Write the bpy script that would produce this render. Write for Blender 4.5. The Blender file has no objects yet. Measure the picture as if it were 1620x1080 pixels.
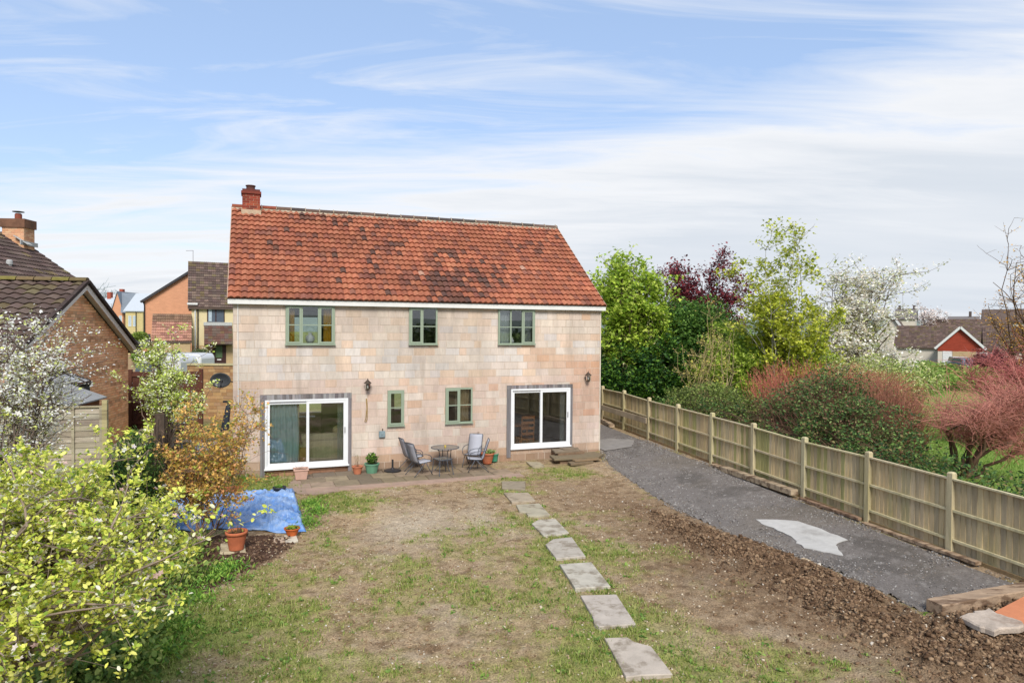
import bpy, bmesh, math, random
import numpy as np
from mathutils import Vector, Matrix, noise as mn
rng = np.random.default_rng(7); random.seed(7)
sc = bpy.context.scene
COL = sc.collection
R = math.radians

# ------------------------------------------------------------------ camera
CH = 4.16; FPX = 1075.0; PT = math.atan(18/FPX); RL = 0.007
cP, sP, cR, sR = math.cos(PT), math.sin(PT), math.cos(RL), math.sin(RL)
F0 = Vector((0, cP, -sP)); U0 = Vector((0, sP, cP)); R0 = Vector((1, 0, 0))
cam = bpy.data.cameras.new('camera'); camo = bpy.data.objects.new('camera', cam); COL.objects.link(camo)
X_ = R0*cR+U0*sR; Y_ = -R0*sR+U0*cR; Z_ = -F0
camo.matrix_world = Matrix(((X_.x, Y_.x, Z_.x, 0), (X_.y, Y_.y, Z_.y, 0), (X_.z, Y_.z, Z_.z, CH), (0, 0, 0, 1)))
cam.sensor_width = 36; cam.lens = FPX/1620*36; cam.clip_end = 5000; cam.clip_start = .05
sc.camera = camo

# ------------------------------------------------------------------ light
SUN_EL, SUN_AZ = 42, 172      # azimuth the light comes from, clockwise from +Y
wd = bpy.data.worlds.new('World'); sc.world = wd; wd.use_nodes = True
nt = wd.node_tree; nt.nodes.clear(); L = nt.links.new
def wn(t, **k):
    n = nt.nodes.new(t)
    for a, v in k.items(): setattr(n, a, v)
    return n
def wmath(op, a, b=None, c=None, clamp=False):
    n = wn('ShaderNodeMath', operation=op, use_clamp=clamp)
    for i, v in enumerate((a, b, c)):
        if v is None: continue
        if isinstance(v, (int, float)): n.inputs[i].default_value = v
        else: L(v, n.inputs[i])
    return n.outputs[0]
sky = wn('ShaderNodeTexSky', sky_type='NISHITA'); sky.sun_disc = False
sky.sun_elevation = R(SUN_EL); sky.sun_rotation = R(SUN_AZ); sky.air_density = 1.0; sky.dust_density = .4; sky.ozone_density = 1.6
tc = wn('ShaderNodeTexCoord'); sep = wn('ShaderNodeSeparateXYZ'); L(tc.outputs['Generated'], sep.inputs[0])
dx, dy, dz = sep.outputs
zz = wmath('ADD', wmath('ABSOLUTE', dz), .10)
cmb = wn('ShaderNodeCombineXYZ'); L(wmath('DIVIDE', dx, zz), cmb.inputs[0]); L(wmath('DIVIDE', dy, zz), cmb.inputs[1])
def cloud_noise(scale, rot, sx, sy, detail, dist, off=(0, 0, 0), rough=.55):
    mp = wn('ShaderNodeMapping'); mp.inputs['Rotation'].default_value = (0, 0, R(rot)); mp.inputs['Scale'].default_value = (sx, sy, 1)
    mp.inputs['Location'].default_value = off
    L(cmb.outputs[0], mp.inputs[0])
    n = wn('ShaderNodeTexNoise'); n.inputs['Scale'].default_value = scale; n.inputs['Detail'].default_value = detail
    n.inputs['Distortion'].default_value = dist; n.inputs['Roughness'].default_value = rough
    L(mp.outputs[0], n.inputs['Vector']); return n.outputs['Fac']
n1 = cloud_noise(1.0, 12, .30, 1.0, 7, .7, (3.1, 1.7, 0))        # long soft veils
n2 = cloud_noise(2.2, -20, .35, 1.3, 9, .9, (7, 2, 0), .6)       # cirrus streaks
n3 = cloud_noise(5.0, 20, .7, 1.2, 9, .3, (1, 9, 0), .62)         # small puffs
el = wmath('ARCSINE', dz)
# the veil thickens towards the horizon, its edge climbs to the right
edge = wmath('ADD', wmath('MULTIPLY', dx, .20), .285)
v = wmath('SUBTRACT', edge, el)
v = wmath('ADD', wmath('MULTIPLY', v, 7.5), wmath('MULTIPLY', wmath('SUBTRACT', n1, .5), 2.6))
v = wmath('ADD', v, wmath('MULTIPLY', wmath('SUBTRACT', n2, .5), 2.4))
veil = wmath('ADD', v, .30, clamp=True)
st = wmath('MULTIPLY', wmath('SUBTRACT', n2, .48), 4.2, clamp=True)
pf = wmath('MULTIPLY', wmath('MULTIPLY', wmath('SUBTRACT', n3, .52), 6.5, clamp=True), wmath('MULTIPLY', wmath('SUBTRACT', n1, .46), 6.0, clamp=True))
hi = wmath('MULTIPLY', wmath('SUBTRACT', el, .50), 1.6, clamp=True)  # extra cloud overhead, out of view, added to raise the ambient light
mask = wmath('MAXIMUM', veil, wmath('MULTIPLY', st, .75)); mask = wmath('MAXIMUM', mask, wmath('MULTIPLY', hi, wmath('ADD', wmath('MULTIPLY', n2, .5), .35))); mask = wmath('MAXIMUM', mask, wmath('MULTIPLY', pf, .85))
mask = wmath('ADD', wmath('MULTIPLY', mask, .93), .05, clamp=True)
# cloud tone: bright white, greyer near the horizon
gr = wmath('MULTIPLY', wmath('SUBTRACT', v, .55), .95, clamp=True)
gn = wmath('MULTIPLY', gr, wmath('ADD', wmath('MULTIPLY', n1, 1.5), -.05), clamp=True)
cmx = wn('ShaderNodeMix', data_type='RGBA'); L(gn, cmx.inputs[0])
CW = 5.2
cmx.inputs[6].default_value = (.985*CW, 1.0*CW, 1.03*CW, 1); cmx.inputs[7].default_value = (.74*CW, .80*CW, .88*CW, 1)
blue = wn('ShaderNodeMix', data_type='RGBA', blend_type='MULTIPLY'); blue.inputs[0].default_value = 1
L(sky.outputs[0], blue.inputs[6]); blue.inputs[7].default_value = (1.46, 1.3, 1.26, 1)
base_ = wn('ShaderNodeMix', data_type='RGBA'); base_.inputs[0].default_value = .62; L(blue.outputs[2], base_.inputs[6]); base_.inputs[7].default_value = (2.0, 3.0, 4.7, 1)
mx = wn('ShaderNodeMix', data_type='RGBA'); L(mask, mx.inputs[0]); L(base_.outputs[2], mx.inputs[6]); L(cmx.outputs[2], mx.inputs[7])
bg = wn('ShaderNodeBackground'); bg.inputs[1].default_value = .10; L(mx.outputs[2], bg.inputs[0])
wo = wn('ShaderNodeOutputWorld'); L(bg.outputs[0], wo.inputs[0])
sun = bpy.data.lights.new('sun', 'SUN'); sun.energy = 2.5; sun.angle = R(22); sun.color = (1, .95, .87)
suno = bpy.data.objects.new('sun', sun); COL.objects.link(suno)
sd = Vector((math.sin(R(SUN_AZ))*math.cos(R(SUN_EL)), math.cos(R(SUN_AZ))*math.cos(R(SUN_EL)), math.sin(R(SUN_EL))))
suno.rotation_euler = sd.to_track_quat('Z', 'Y').to_euler()
sc.view_settings.view_transform = 'Standard'; sc.view_settings.look = 'None'
sc.view_settings.exposure = .86; sc.view_settings.gamma = 1; sc.view_settings.use_curve_mapping = False
sc.render.engine = 'CYCLES'; sc.cycles.use_denoising = True; sc.cycles.max_bounces = 6
sc.cycles.transparent_max_bounces = 12; sc.cycles.diffuse_bounces = 4; sc.cycles.glossy_bounces = 3

# ------------------------------------------------------------------ measuring helpers (photo pixel -> place in the world)
def ray(px, py):
    x, y = px-810, py-540
    x0, y0 = cR*x+sR*y, -sR*x+cR*y
    return np.array([x0, FPX*cP-y0*sP, -FPX*sP-y0*cP])/FPX
def G(px, py, z=0.0):
    d = ray(px, py); t = (z-CH)/d[2]; return np.array([d[0]*t, d[1]*t, z])
def D(px, py, depth):
    d = ray(px, py); t = depth/d[1]; return np.array([d[0]*t, depth, CH+d[2]*t])
def proj(P):
    X, Y, Z = P[0], P[1], P[2]-CH
    yc = Y*cP-Z*sP; up = Y*sP+Z*cP
    if yc <= .05: return (-9999, -9999)
    x0, y0 = FPX*X/yc, -FPX*up/yc
    return (810+cR*x0-sR*y0, 540+sR*x0+cR*y0)
def inframe(P, m=30):
    x, y = proj(P); return -m < x < 1620+m and -m < y < 1080+m

# ------------------------------------------------------------------ colours and materials
def lin(c):
    return [((v/255)/12.92 if v/255 <= .04045 else ((v/255+.055)/1.055)**2.4) for v in c]
KA = .72
def C(r, g, b, k=1.0):
    return tuple(v*KA*k for v in lin((r, g, b)))+(1,)
def J(c, s=.08, hs=.03):
    f = 1+random.uniform(-s, s)
    return tuple(max(0, v*f*(1+random.uniform(-hs, hs))) for v in c[:3])+(1,)
MATS = {}
def mat(name, col=(.5, .5, .5, 1), rough=.7, src=None, var=.15, scale=8, fine=60, bump=.3, metal=0, spec=.3,
        trans=0, bscale=None, stretch=(1, 1, 1), stain=None, bdist=.01, coat=0, stain_scale=1.2, stain_lo=.52, stain_hi=.72, coords='Object', vfine=.5):
    if name in MATS: return MATS[name]
    m = bpy.data.materials.new(name); MATS[name] = m; m.use_nodes = True
    t = m.node_tree; t.nodes.clear(); l = t.links.new
    def N(ty, **k):
        n = t.nodes.new(ty)
        for a, v in k.items(): setattr(n, a, v)
        return n
    out = N('ShaderNodeOutputMaterial'); p = N('ShaderNodeBsdfPrincipled')
    p.inputs['Roughness'].default_value = rough; p.inputs['Metallic'].default_value = metal
    p.inputs['Specular IOR Level'].default_value = spec; p.inputs['Coat Weight'].default_value = coat
    tcn = N('ShaderNodeTexCoord'); mp = N('ShaderNodeMapping'); mp.inputs['Scale'].default_value = stretch
    if coords == 'World':
        ge = N('ShaderNodeNewGeometry'); l(ge.outputs['Position'], mp.inputs[0])
    else: l(tcn.outputs[coords], mp.inputs[0])
    def noi(s, d=4, r=.6):
        n = N('ShaderNodeTexNoise'); n.inputs['Scale'].default_value = s; n.inputs['Detail'].default_value = d; n.inputs['Roughness'].default_value = r
        l(mp.outputs[0], n.inputs['Vector']); return n.outputs['Fac']
    if src == 'obj': base = N('ShaderNodeObjectInfo').outputs['Color']
    elif src == 'attr': base = N('ShaderNodeAttribute', attribute_name='Col').outputs['Color']
    else:
        rg = N('ShaderNodeRGB'); rg.outputs[0].default_value = col; base = rg.outputs[0]
    if var > 0:
        def mul(b, fac, amp):
            mr = N('ShaderNodeMapRange'); mr.inputs[1].default_value = .3; mr.inputs[2].default_value = .7
            mr.inputs[3].default_value = 1-amp; mr.inputs[4].default_value = 1+amp; l(fac, mr.inputs[0])
            vm = N('ShaderNodeVectorMath', operation='SCALE'); l(b, vm.inputs[0]); l(mr.outputs[0], vm.inputs['Scale']); return vm.outputs[0]
        base = mul(base, noi(scale), var)
        if fine and vfine: base = mul(base, noi(fine, 3), var*vfine)
    if stain:
        rp = N('ShaderNodeMapRange', interpolation_type='SMOOTHSTEP'); rp.inputs[1].default_value = stain_lo; rp.inputs[2].default_value = stain_hi
        l(noi(stain_scale, 6, .65), rp.inputs[0])
        x = N('ShaderNodeMix', data_type='RGBA'); x.inputs[7].default_value = stain[:3]+(1,)
        mm = N('ShaderNodeMath', operation='MULTIPLY'); mm.inputs[1].default_value = stain[4] if len(stain) > 4 else .7
        l(rp.outputs[0], mm.inputs[0]); l(mm.outputs[0], x.inputs[0]); l(base, x.inputs[6]); base = x.outputs[2]
    l(base, p.inputs['Base Color'])
    if bump > 0:
        bp = N('ShaderNodeBump'); bp.inputs['Strength'].default_value = bump; bp.inputs['Distance'].default_value = bdist
        l(noi(bscale or fine, 5), bp.inputs['Height']); l(bp.outputs[0], p.inputs['Normal'])
    if trans > 0:
        tr = N('ShaderNodeBsdfTranslucent'); l(base, tr.inputs[0]); mxs = N('ShaderNodeMixShader'); mxs.inputs[0].default_value = trans
        l(p.outputs[0], mxs.inputs[1]); l(tr.outputs[0], mxs.inputs[2]); l(mxs.outputs[0], out.inputs[0])
    else: l(p.outputs[0], out.inputs[0])
    return m
def glass_mat(name, tint=(.86, .9, .88, 1), ior=1.5, rough=.0, boost=1.0):
    if name in MATS: return MATS[name]
    m = bpy.data.materials.new(name); MATS[name] = m; m.use_nodes = True
    t = m.node_tree; t.nodes.clear(); l = t.links.new
    o = t.nodes.new('ShaderNodeOutputMaterial'); a = t.nodes.new('ShaderNodeBsdfTransparent'); a.inputs[0].default_value = tint
    g = t.nodes.new('ShaderNodeBsdfGlossy'); g.inputs['Roughness'].default_value = rough
    f = t.nodes.new('ShaderNodeFresnel'); f.inputs[0].default_value = ior
    mu = t.nodes.new('ShaderNodeMath'); mu.operation = 'MULTIPLY_ADD'; mu.inputs[1].default_value = boost; mu.inputs[2].default_value = .05; mu.use_clamp = True; l(f.outputs[0], mu.inputs[0])
    x = t.nodes.new('ShaderNodeMixShader'); l(mu.outputs[0], x.inputs[0]); l(a.outputs[0], x.inputs[1]); l(g.outputs[0], x.inputs[2]); l(x.outputs[0], o.inputs[0])
    return m

# ------------------------------------------------------------------ object helpers
def tag(o, label=None, cat=None, group=None, kind=None):
    if label: o['label'] = label
    if cat: o['category'] = cat
    if group: o['group'] = group
    if kind: o['kind'] = kind
    return o
def thing(name, label, cat, loc=(0, 0, 0), rz=0, group=None):
    o = bpy.data.objects.new(name, None); COL.objects.link(o); o.empty_display_size = .2
    o.location = loc; o.rotation_euler = (0, 0, rz); return tag(o, label, cat, group)
def mesh(name, V, F, cols=None, smooth=False):
    me = bpy.data.meshes.new(name)
    if isinstance(V, np.ndarray) and isinstance(F, np.ndarray):
        n, k = F.shape
        me.vertices.add(len(V)); me.vertices.foreach_set('co', V.astype(np.float32).ravel())
        me.loops.add(n*k); me.loops.foreach_set('vertex_index', F.astype(np.int32).ravel())
        me.polygons.add(n); me.polygons.foreach_set('loop_start', np.arange(0, n*k, k, dtype=np.int32)); me.update(calc_edges=True)
    else:
        me.from_pydata([tuple(v) for v in V], [], [tuple(f) for f in F]); me.update()
    if cols is not None:
        a = me.attributes.new('Col', 'FLOAT_COLOR', 'POINT'); c = np.ones((len(V), 4), np.float32); cc = np.asarray(cols, np.float32); c[:, :cc.shape[1]] = cc
        a.data.foreach_set('color', c.ravel())
    if smooth: me.polygons.foreach_set('use_smooth', [True]*len(me.polygons))
    return me
def obj(name, me, m=None, parent=None, loc=None, rot=None, color=None):
    o = bpy.data.objects.new(name, me); COL.objects.link(o)
    if m is not None and not me.materials: me.materials.append(m)
    if parent is not None: o.parent = parent
    if loc is not None: o.location = loc
    if rot is not None: o.rotation_euler = rot
    if color is not None: o.color = color
    return o
BF = [(0, 3, 2, 1), (4, 5, 6, 7), (0, 1, 5, 4), (1, 2, 6, 5), (2, 3, 7, 6), (3, 0, 4, 7)]
def boxv(x0, x1, y0, y1, z0, z1):
    return [(x0, y0, z0), (x1, y0, z0), (x1, y1, z0), (x0, y1, z0), (x0, y0, z1), (x1, y0, z1), (x1, y1, z1), (x0, y1, z1)]
class MB:
    def __init__(s): s.V = []; s.F = []; s.C = []
    def add(s, V, F, col=None):
        b = len(s.V); s.V += [tuple(v) for v in V]; s.F += [tuple(i+b for i in f) for f in F]
        s.C += [tuple((col or (1, 1, 1, 1)))]*len(V); return s
    def box(s, x0, x1, y0, y1, z0, z1, col=None): return s.add(boxv(x0, x1, y0, y1, z0, z1), BF, col)
    def obox(s, p, q, w, h, col=None, up=(0, 0, 1)):
        p, q = Vector(p), Vector(q); d = (q-p).normalized(); u = Vector(up)
        a = d.cross(u)
        if a.length < 1e-4: a = d.cross(Vector((1, 0, 0)))
        a.normalize(); b = a.cross(d).normalized(); a = a*w/2; b = b*h/2
        return s.add([p-a-b, p+a-b, q+a-b, q-a-b, p-a+b, p+a+b, q+a+b, q-a+b], BF, col)
    def tube(s, pts, r, n=6, col=None, caps=True):
        pts = [Vector(p) for p in pts]; rs = r if isinstance(r, (list, tuple)) else [r]*len(pts)
        V = []; up = Vector((.13, .21, 1)).normalized()
        for i, p in enumerate(pts):
            d = (pts[min(i+1, len(pts)-1)]-pts[max(i-1, 0)])
            if d.length < 1e-9: d = Vector((0, 0, 1))
            d.normalize(); a = d.cross(up)
            if a.length < .05: a = d.cross(Vector((1, 0, 0)))
            a.normalize(); b = d.cross(a)
            for k in range(n):
                t = 2*math.pi*k/n; V.append(p+(a*math.cos(t)+b*math.sin(t))*rs[i])
        F = []
        for i in range(len(pts)-1):
            for k in range(n):
                F.append((i*n+k, i*n+(k+1) % n, (i+1)*n+(k+1) % n, (i+1)*n+k))
        if caps: F.append(tuple(range(n-1, -1, -1))); F.append(tuple((len(pts)-1)*n+k for k in range(n)))
        return s.add(V, F, col)
    def lathe(s, prof, n=20, c=(0, 0, 0), col=None, wob=0):
        V = []; F = []
        for (r, z) in prof:
            for k in range(n):
                t = 2*math.pi*k/n; rr = r*(1+(wob*math.sin(k*7.1) if wob else 0)); V.append((c[0]+rr*math.cos(t), c[1]+rr*math.sin(t), c[2]+z))
        for i in range(len(prof)-1):
            for k in range(n): F.append((i*n+k, i*n+(k+1) % n, (i+1)*n+(k+1) % n, (i+1)*n+k))
        return s.add(V, F, col)
    def prism(s, poly, z0, z1, col=None):
        n = len(poly); V = [(p[0], p[1], z0) for p in poly]+[(p[0], p[1], z1) for p in poly]
        F = [tuple(range(n-1, -1, -1)), tuple(range(n, 2*n))]+[(i, (i+1) % n, n+(i+1) % n, n+i) for i in range(n)]
        return s.add(V, F, col)
    def mesh(s, name, smooth=False, cols=False): return mesh(name, s.V, s.F, s.C if cols else None, smooth)
    def build(s, name, m, parent=None, smooth=False, cols=False, loc=None, rot=None, color=None, bevel=0):
        me = s.mesh(name, smooth, cols)
        if bevel:
            bm = bmesh.new(); bm.from_mesh(me); bmesh.ops.bevel(bm, geom=bm.edges[:], offset=bevel, segments=1, affect='EDGES'); bm.to_mesh(me); bm.free()
        return obj(name, me, m, parent, loc, rot, color)
class Pieces:
    """alike pieces of one thing: the up to N nearest in view become parts, the others one joined part"""
    def __init__(s, name, many, m_obj, m_attr, parent, N=290, minpx=7):
        s.__dict__.update(name=name, many=many, mo=m_obj, ma=m_attr, par=parent, N=N, L=[], cache={}, minpx=minpx)
    def add(s, V, F, col, M=None, key=None):
        s.L.append((V, F, col, M or Matrix(), key))
    def done(s):
        if isinstance(s.par, bpy.types.Object):
            pm = Matrix.Translation(s.par.location) @ Matrix.Rotation(s.par.rotation_euler.z, 4, 'Z')
            if s.par.parent: pm = Matrix.Translation(s.par.parent.location) @ Matrix.Rotation(s.par.parent.rotation_euler.z, 4, 'Z') @ pm
        else: pm = Matrix()
        ranked = []
        for i, (V, F, col, M, key) in enumerate(s.L):
            c = sum((Vector(v) for v in V), Vector())/len(V); w = pm @ M @ c
            d = (w-Vector((0, 0, CH))).length
            sz = max((Vector(a)-c).length for a in V)*2*FPX/max(d, .5)
            ok = inframe(w) and sz >= s.minpx
            ranked.append((0 if ok else 1, d, i))
        ranked.sort(); chosen = set(i for f, d, i in ranked[:s.N] if f == 0)
        mb = MB()
        for i, (V, F, col, M, key) in enumerate(s.L):
            if i in chosen:
                if key is not None and key in s.cache: me = s.cache[key]
                else:
                    me = mesh(s.name, V, F)
                    if key is not None: s.cache[key] = me
                o = obj(s.name, me, s.mo, s.par, color=col); o.matrix_local = M
            else: mb.add([M @ Vector(v) for v in V], F, col)
        if mb.V:
            o = mb.build(s.many, s.ma, s.par, cols=True); o['kind'] = 'stuff'

# ------------------------------------------------------------------ numpy noise
def vnoise(x, y, seed=0):
    x = np.asarray(x, float); y = np.asarray(y, float)
    xi = np.floor(x).astype(np.int64); yi = np.floor(y).astype(np.int64); fx = x-xi; fy = y-yi
    fx = fx*fx*(3-2*fx); fy = fy*fy*(3-2*fy)
    def h(a, b):
        v = (a*374761393+b*668265263+seed*1442695041) & 0x7fffffff
        v = (v ^ (v >> 13))*1274126177 & 0x7fffffff
        return ((v ^ (v >> 16)) & 0xffff)/65535.0
    return (h(xi, yi)*(1-fx)+h(xi+1, yi)*fx)*(1-fy)+(h(xi, yi+1)*(1-fx)+h(xi+1, yi+1)*fx)*fy
def fbm(x, y, o=4, seed=0, g=.5):
    r = 0; a = 1; t = 0
    for i in range(o): r = r+a*vnoise(x*2**i+i*17.3, y*2**i-i*9.1, seed+i); t += a; a *= g
    return r/t
def inpoly(x, y, poly):
    x = np.asarray(x); y = np.asarray(y); ins = np.zeros(x.shape, bool); n = len(poly); j = n-1
    for i in range(n):
        xi, yi = poly[i][:2]; xj, yj = poly[j][:2]
        c = ((yi > y) != (yj > y)) & (x < (xj-xi)*(y-yi)/(yj-yi+1e-12)+xi); ins ^= c; j = i
    return ins
def dist_poly(x, y, poly, closed=True):
    d = np.full(np.shape(x), 1e9); n = len(poly)
    for i in range(n if closed else n-1):
        a = np.array(poly[i][:2], float); b = np.array(poly[(i+1) % n][:2], float); ab = b-a; L2 = (ab**2).sum()+1e-12
        t = np.clip(((x-a[0])*ab[0]+(y-a[1])*ab[1])/L2, 0, 1); d = np.minimum(d, np.hypot(x-a[0]-t*ab[0], y-a[1]-t*ab[1]))
    return d
def sm(a, b, x):
    t = np.clip((x-a)/(b-a), 0, 1); return t*t*(3-2*t)
# ------------------------------------------------------------------ frame of the main house: x along its garden wall, y into the house
TH = .363; HA = Vector((-7.64, 18.6, 0)); HL = 11.3; HD = 3.8; ZE = 4.83; ZR = 8.08
hu = np.array([math.cos(TH), math.sin(TH)]); hn = np.array([-math.sin(TH), math.cos(TH)])
def WL(px, py, off=0.0):
    d = ray(px, py); a = np.array([HA.x, HA.y])+hn*off
    t = (a @ hn)/(d[:2] @ hn); p = d[:2]*t-a
    return float(p @ hu), float(CH+d[2]*t)
def HW(t, y, z=0.0): return np.array([HA.x+hu[0]*t+hn[0]*y, HA.y+hu[1]*t+hn[1]*y, z])
def toH(p): q = np.array([p[0]-HA.x, p[1]-HA.y]); return float(q @ hu), float(q @ hn)

# fence line (posts every 1.93 m), running back beside the drive
def post_xy(k):
    y = 12.45+1.85*k
    X = 8.10-.5545*k
    return X, y
def fence_base(y): return min(.5, max(-.05, .10+.026*(y-12.5)))
FA = np.array(post_xy(-9)); FB = np.array(post_xy(11)); FDIR = (FB-FA)/np.linalg.norm(FB-FA); FN = np.array([-FDIR[1], FDIR[0]])  # FN points to the garden side
def fdist(x, y): return (x-FA[0])*FN[0]+(y-FA[1])*FN[1]

berm_px = [(1018, 802), (1100, 828), (1200, 862), (1300, 898), (1400, 940), (1460, 975), (1540, 965), (1640, 935), (1700, 1100), (1500, 1110), (1400, 1040), (1290, 975), (1170, 912), (1090, 868), (1035, 835)]
berm = [G(*p)[:2] for p in berm_px]
drive_px = [(948, 722), (955, 738), (990, 762), (1034, 790), (1082, 816), (1155, 848), (1270, 888), (1370, 930), (1452, 972), (1500, 972), (1640, 935)]
drive = [tuple(HW(HL, 9)[:2]), tuple(HW(HL+.02, 0)[:2])]+[tuple(G(*p)[:2]) for p in drive_px[1:]]+[tuple(FA+FDIR*np.linalg.norm(FB-FA)*.32+FN*.1), tuple(FB+FN*.1)]
bed = [G(*p)[:2] for p in [(190, 880), (345, 846), (480, 848), (452, 878), (415, 897), (380, 915), (330, 940), (260, 960), (180, 960)]]
path_pts = [G(*p)[:2] for p in [(815, 766), (822, 785), (845, 805), (871, 832), (895, 866), (925, 912), (962, 965), (1010, 1040), (1060, 1120)]]
bound = [(-10.6, 27.0), (-9.75, 20.0), (-9.1, 17.0), (-8.0, 12.0), (-7.2, 8.0), (-6.6, 5.0)]      # stone wall / hedge line on the left
def bx(y):
    ys = [p[1] for p in bound][::-1]; xs = [p[0] for p in bound][::-1]; return np.interp(y, ys, xs)
def gbase(x, y):
    x = np.asarray(x, float); y = np.asarray(y, float)
    h = .55*(1-sm(-.5, .1, x-bx(y)))*(y < 60)*(1-sm(22, 30, y))
    fd = fdist(x, y); hf = np.clip(.10+.026*(y-12.5), -.05, .5)
    h = h+hf*(1-sm(.3, 3.6, fd))*sm(-14, -3, fd)*(y < 60)*sm(2, 9, y)
    return h
def gheight(x, y):
    near = sm(-16, -9, x)*(1-sm(12, 20, x))*sm(1, 4, y)*(1-sm(26, 36, y))
    h = gbase(x, y)+near*(.05*(fbm(x*.7, y*.7, 3, 5)-.5)+.035*(fbm(x*4, y*4, 3, 9)-.5)+.035*(fbm(x*11, y*11, 3, 12, .7)-.5))
    inb = inpoly(x, y, berm); e = dist_poly(x, y, berm); w = np.where(inb, sm(0, .35, e), 0)
    cl = np.abs(fbm(x*5, y*5, 4, 21, .6)-.5)*2
    h = h+w*(.03+.15*(fbm(x*2.2, y*2.2, 3, 31))**1.5+.15*cl)
    wb = np.where(inpoly(x, y, bed), sm(0, .2, dist_poly(x, y, bed)), 0)
    h = h+wb*(.02+.07*np.abs(fbm(x*7, y*7, 3, 41, .6)-.5)*2)
    ind = inpoly(x, y, drive); k_ = np.where(ind, sm(.0, .3, dist_poly(x, y, drive)), 0); h = h*(1-k_)+(gbase(x, y)-.035)*k_
    return h
def gz(x, y): return float(gheight(np.array([float(x)]), np.array([float(y)]))[0])

# ---- grass cover map used by both the ground colour and the blades
def grass_map(x, y):
    n = fbm(x*1.1, y*1.1, 4, 51, .6); n2 = fbm(x*5, y*5, 3, 61, .6)
    w = .41
    dp = dist_poly(x, y, path_pts, closed=False)
    w = w+.22*np.exp(-(dp/.9)**2)+.16*sm(12, 8.3, y)*(x < 3.5)
    w = w+.30*np.exp(-((x+5.2)/.8)**2)*sm(15, 13, y)*sm(7, 9, y)*.4
    for (px, py, r, a) in [(500, 790, .8, .4), (870, 752, 1.0, .10), (900, 748, .8, .25), (560, 790, .9, .1), (330, 780, 1.6, .6), (430, 768, .8, .6), (410, 735, 1.0, .5), (280, 1000, 1.3, .45), (380, 905, .5, .5), (700, 900, 1.2, .12), (600, 860, 1.2, .06), (810, 940, 1.3, .10), (1000, 890, .8, .2), (1010, 1000, 1.0, .2), (1230, 1040, .8, .15)]:
        g = G(px, py); w = w+a*np.exp(-((x-g[0])**2+(y-g[1])**2)/r**2)
    for (px, py, r, a) in [(650, 830, .9, .35), (930, 780, 1.3, .28), (1120, 960, 1.5, .2), (560, 1000, 1.2, .05), (760, 980, 1.0, .08), (720, 800, 1, .1), (1020, 830, 1.2, .2)]:
        g = G(px, py); w = w-a*np.exp(-((x-g[0])**2+(y-g[1])**2)/r**2)
    v = w+.95*(n-.5)+.55*(n2-.5)
    v = np.where(inpoly(x, y, berm) | inpoly(x, y, bed), v-.45, v)
    return np.clip(v, 0, 1)

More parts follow.
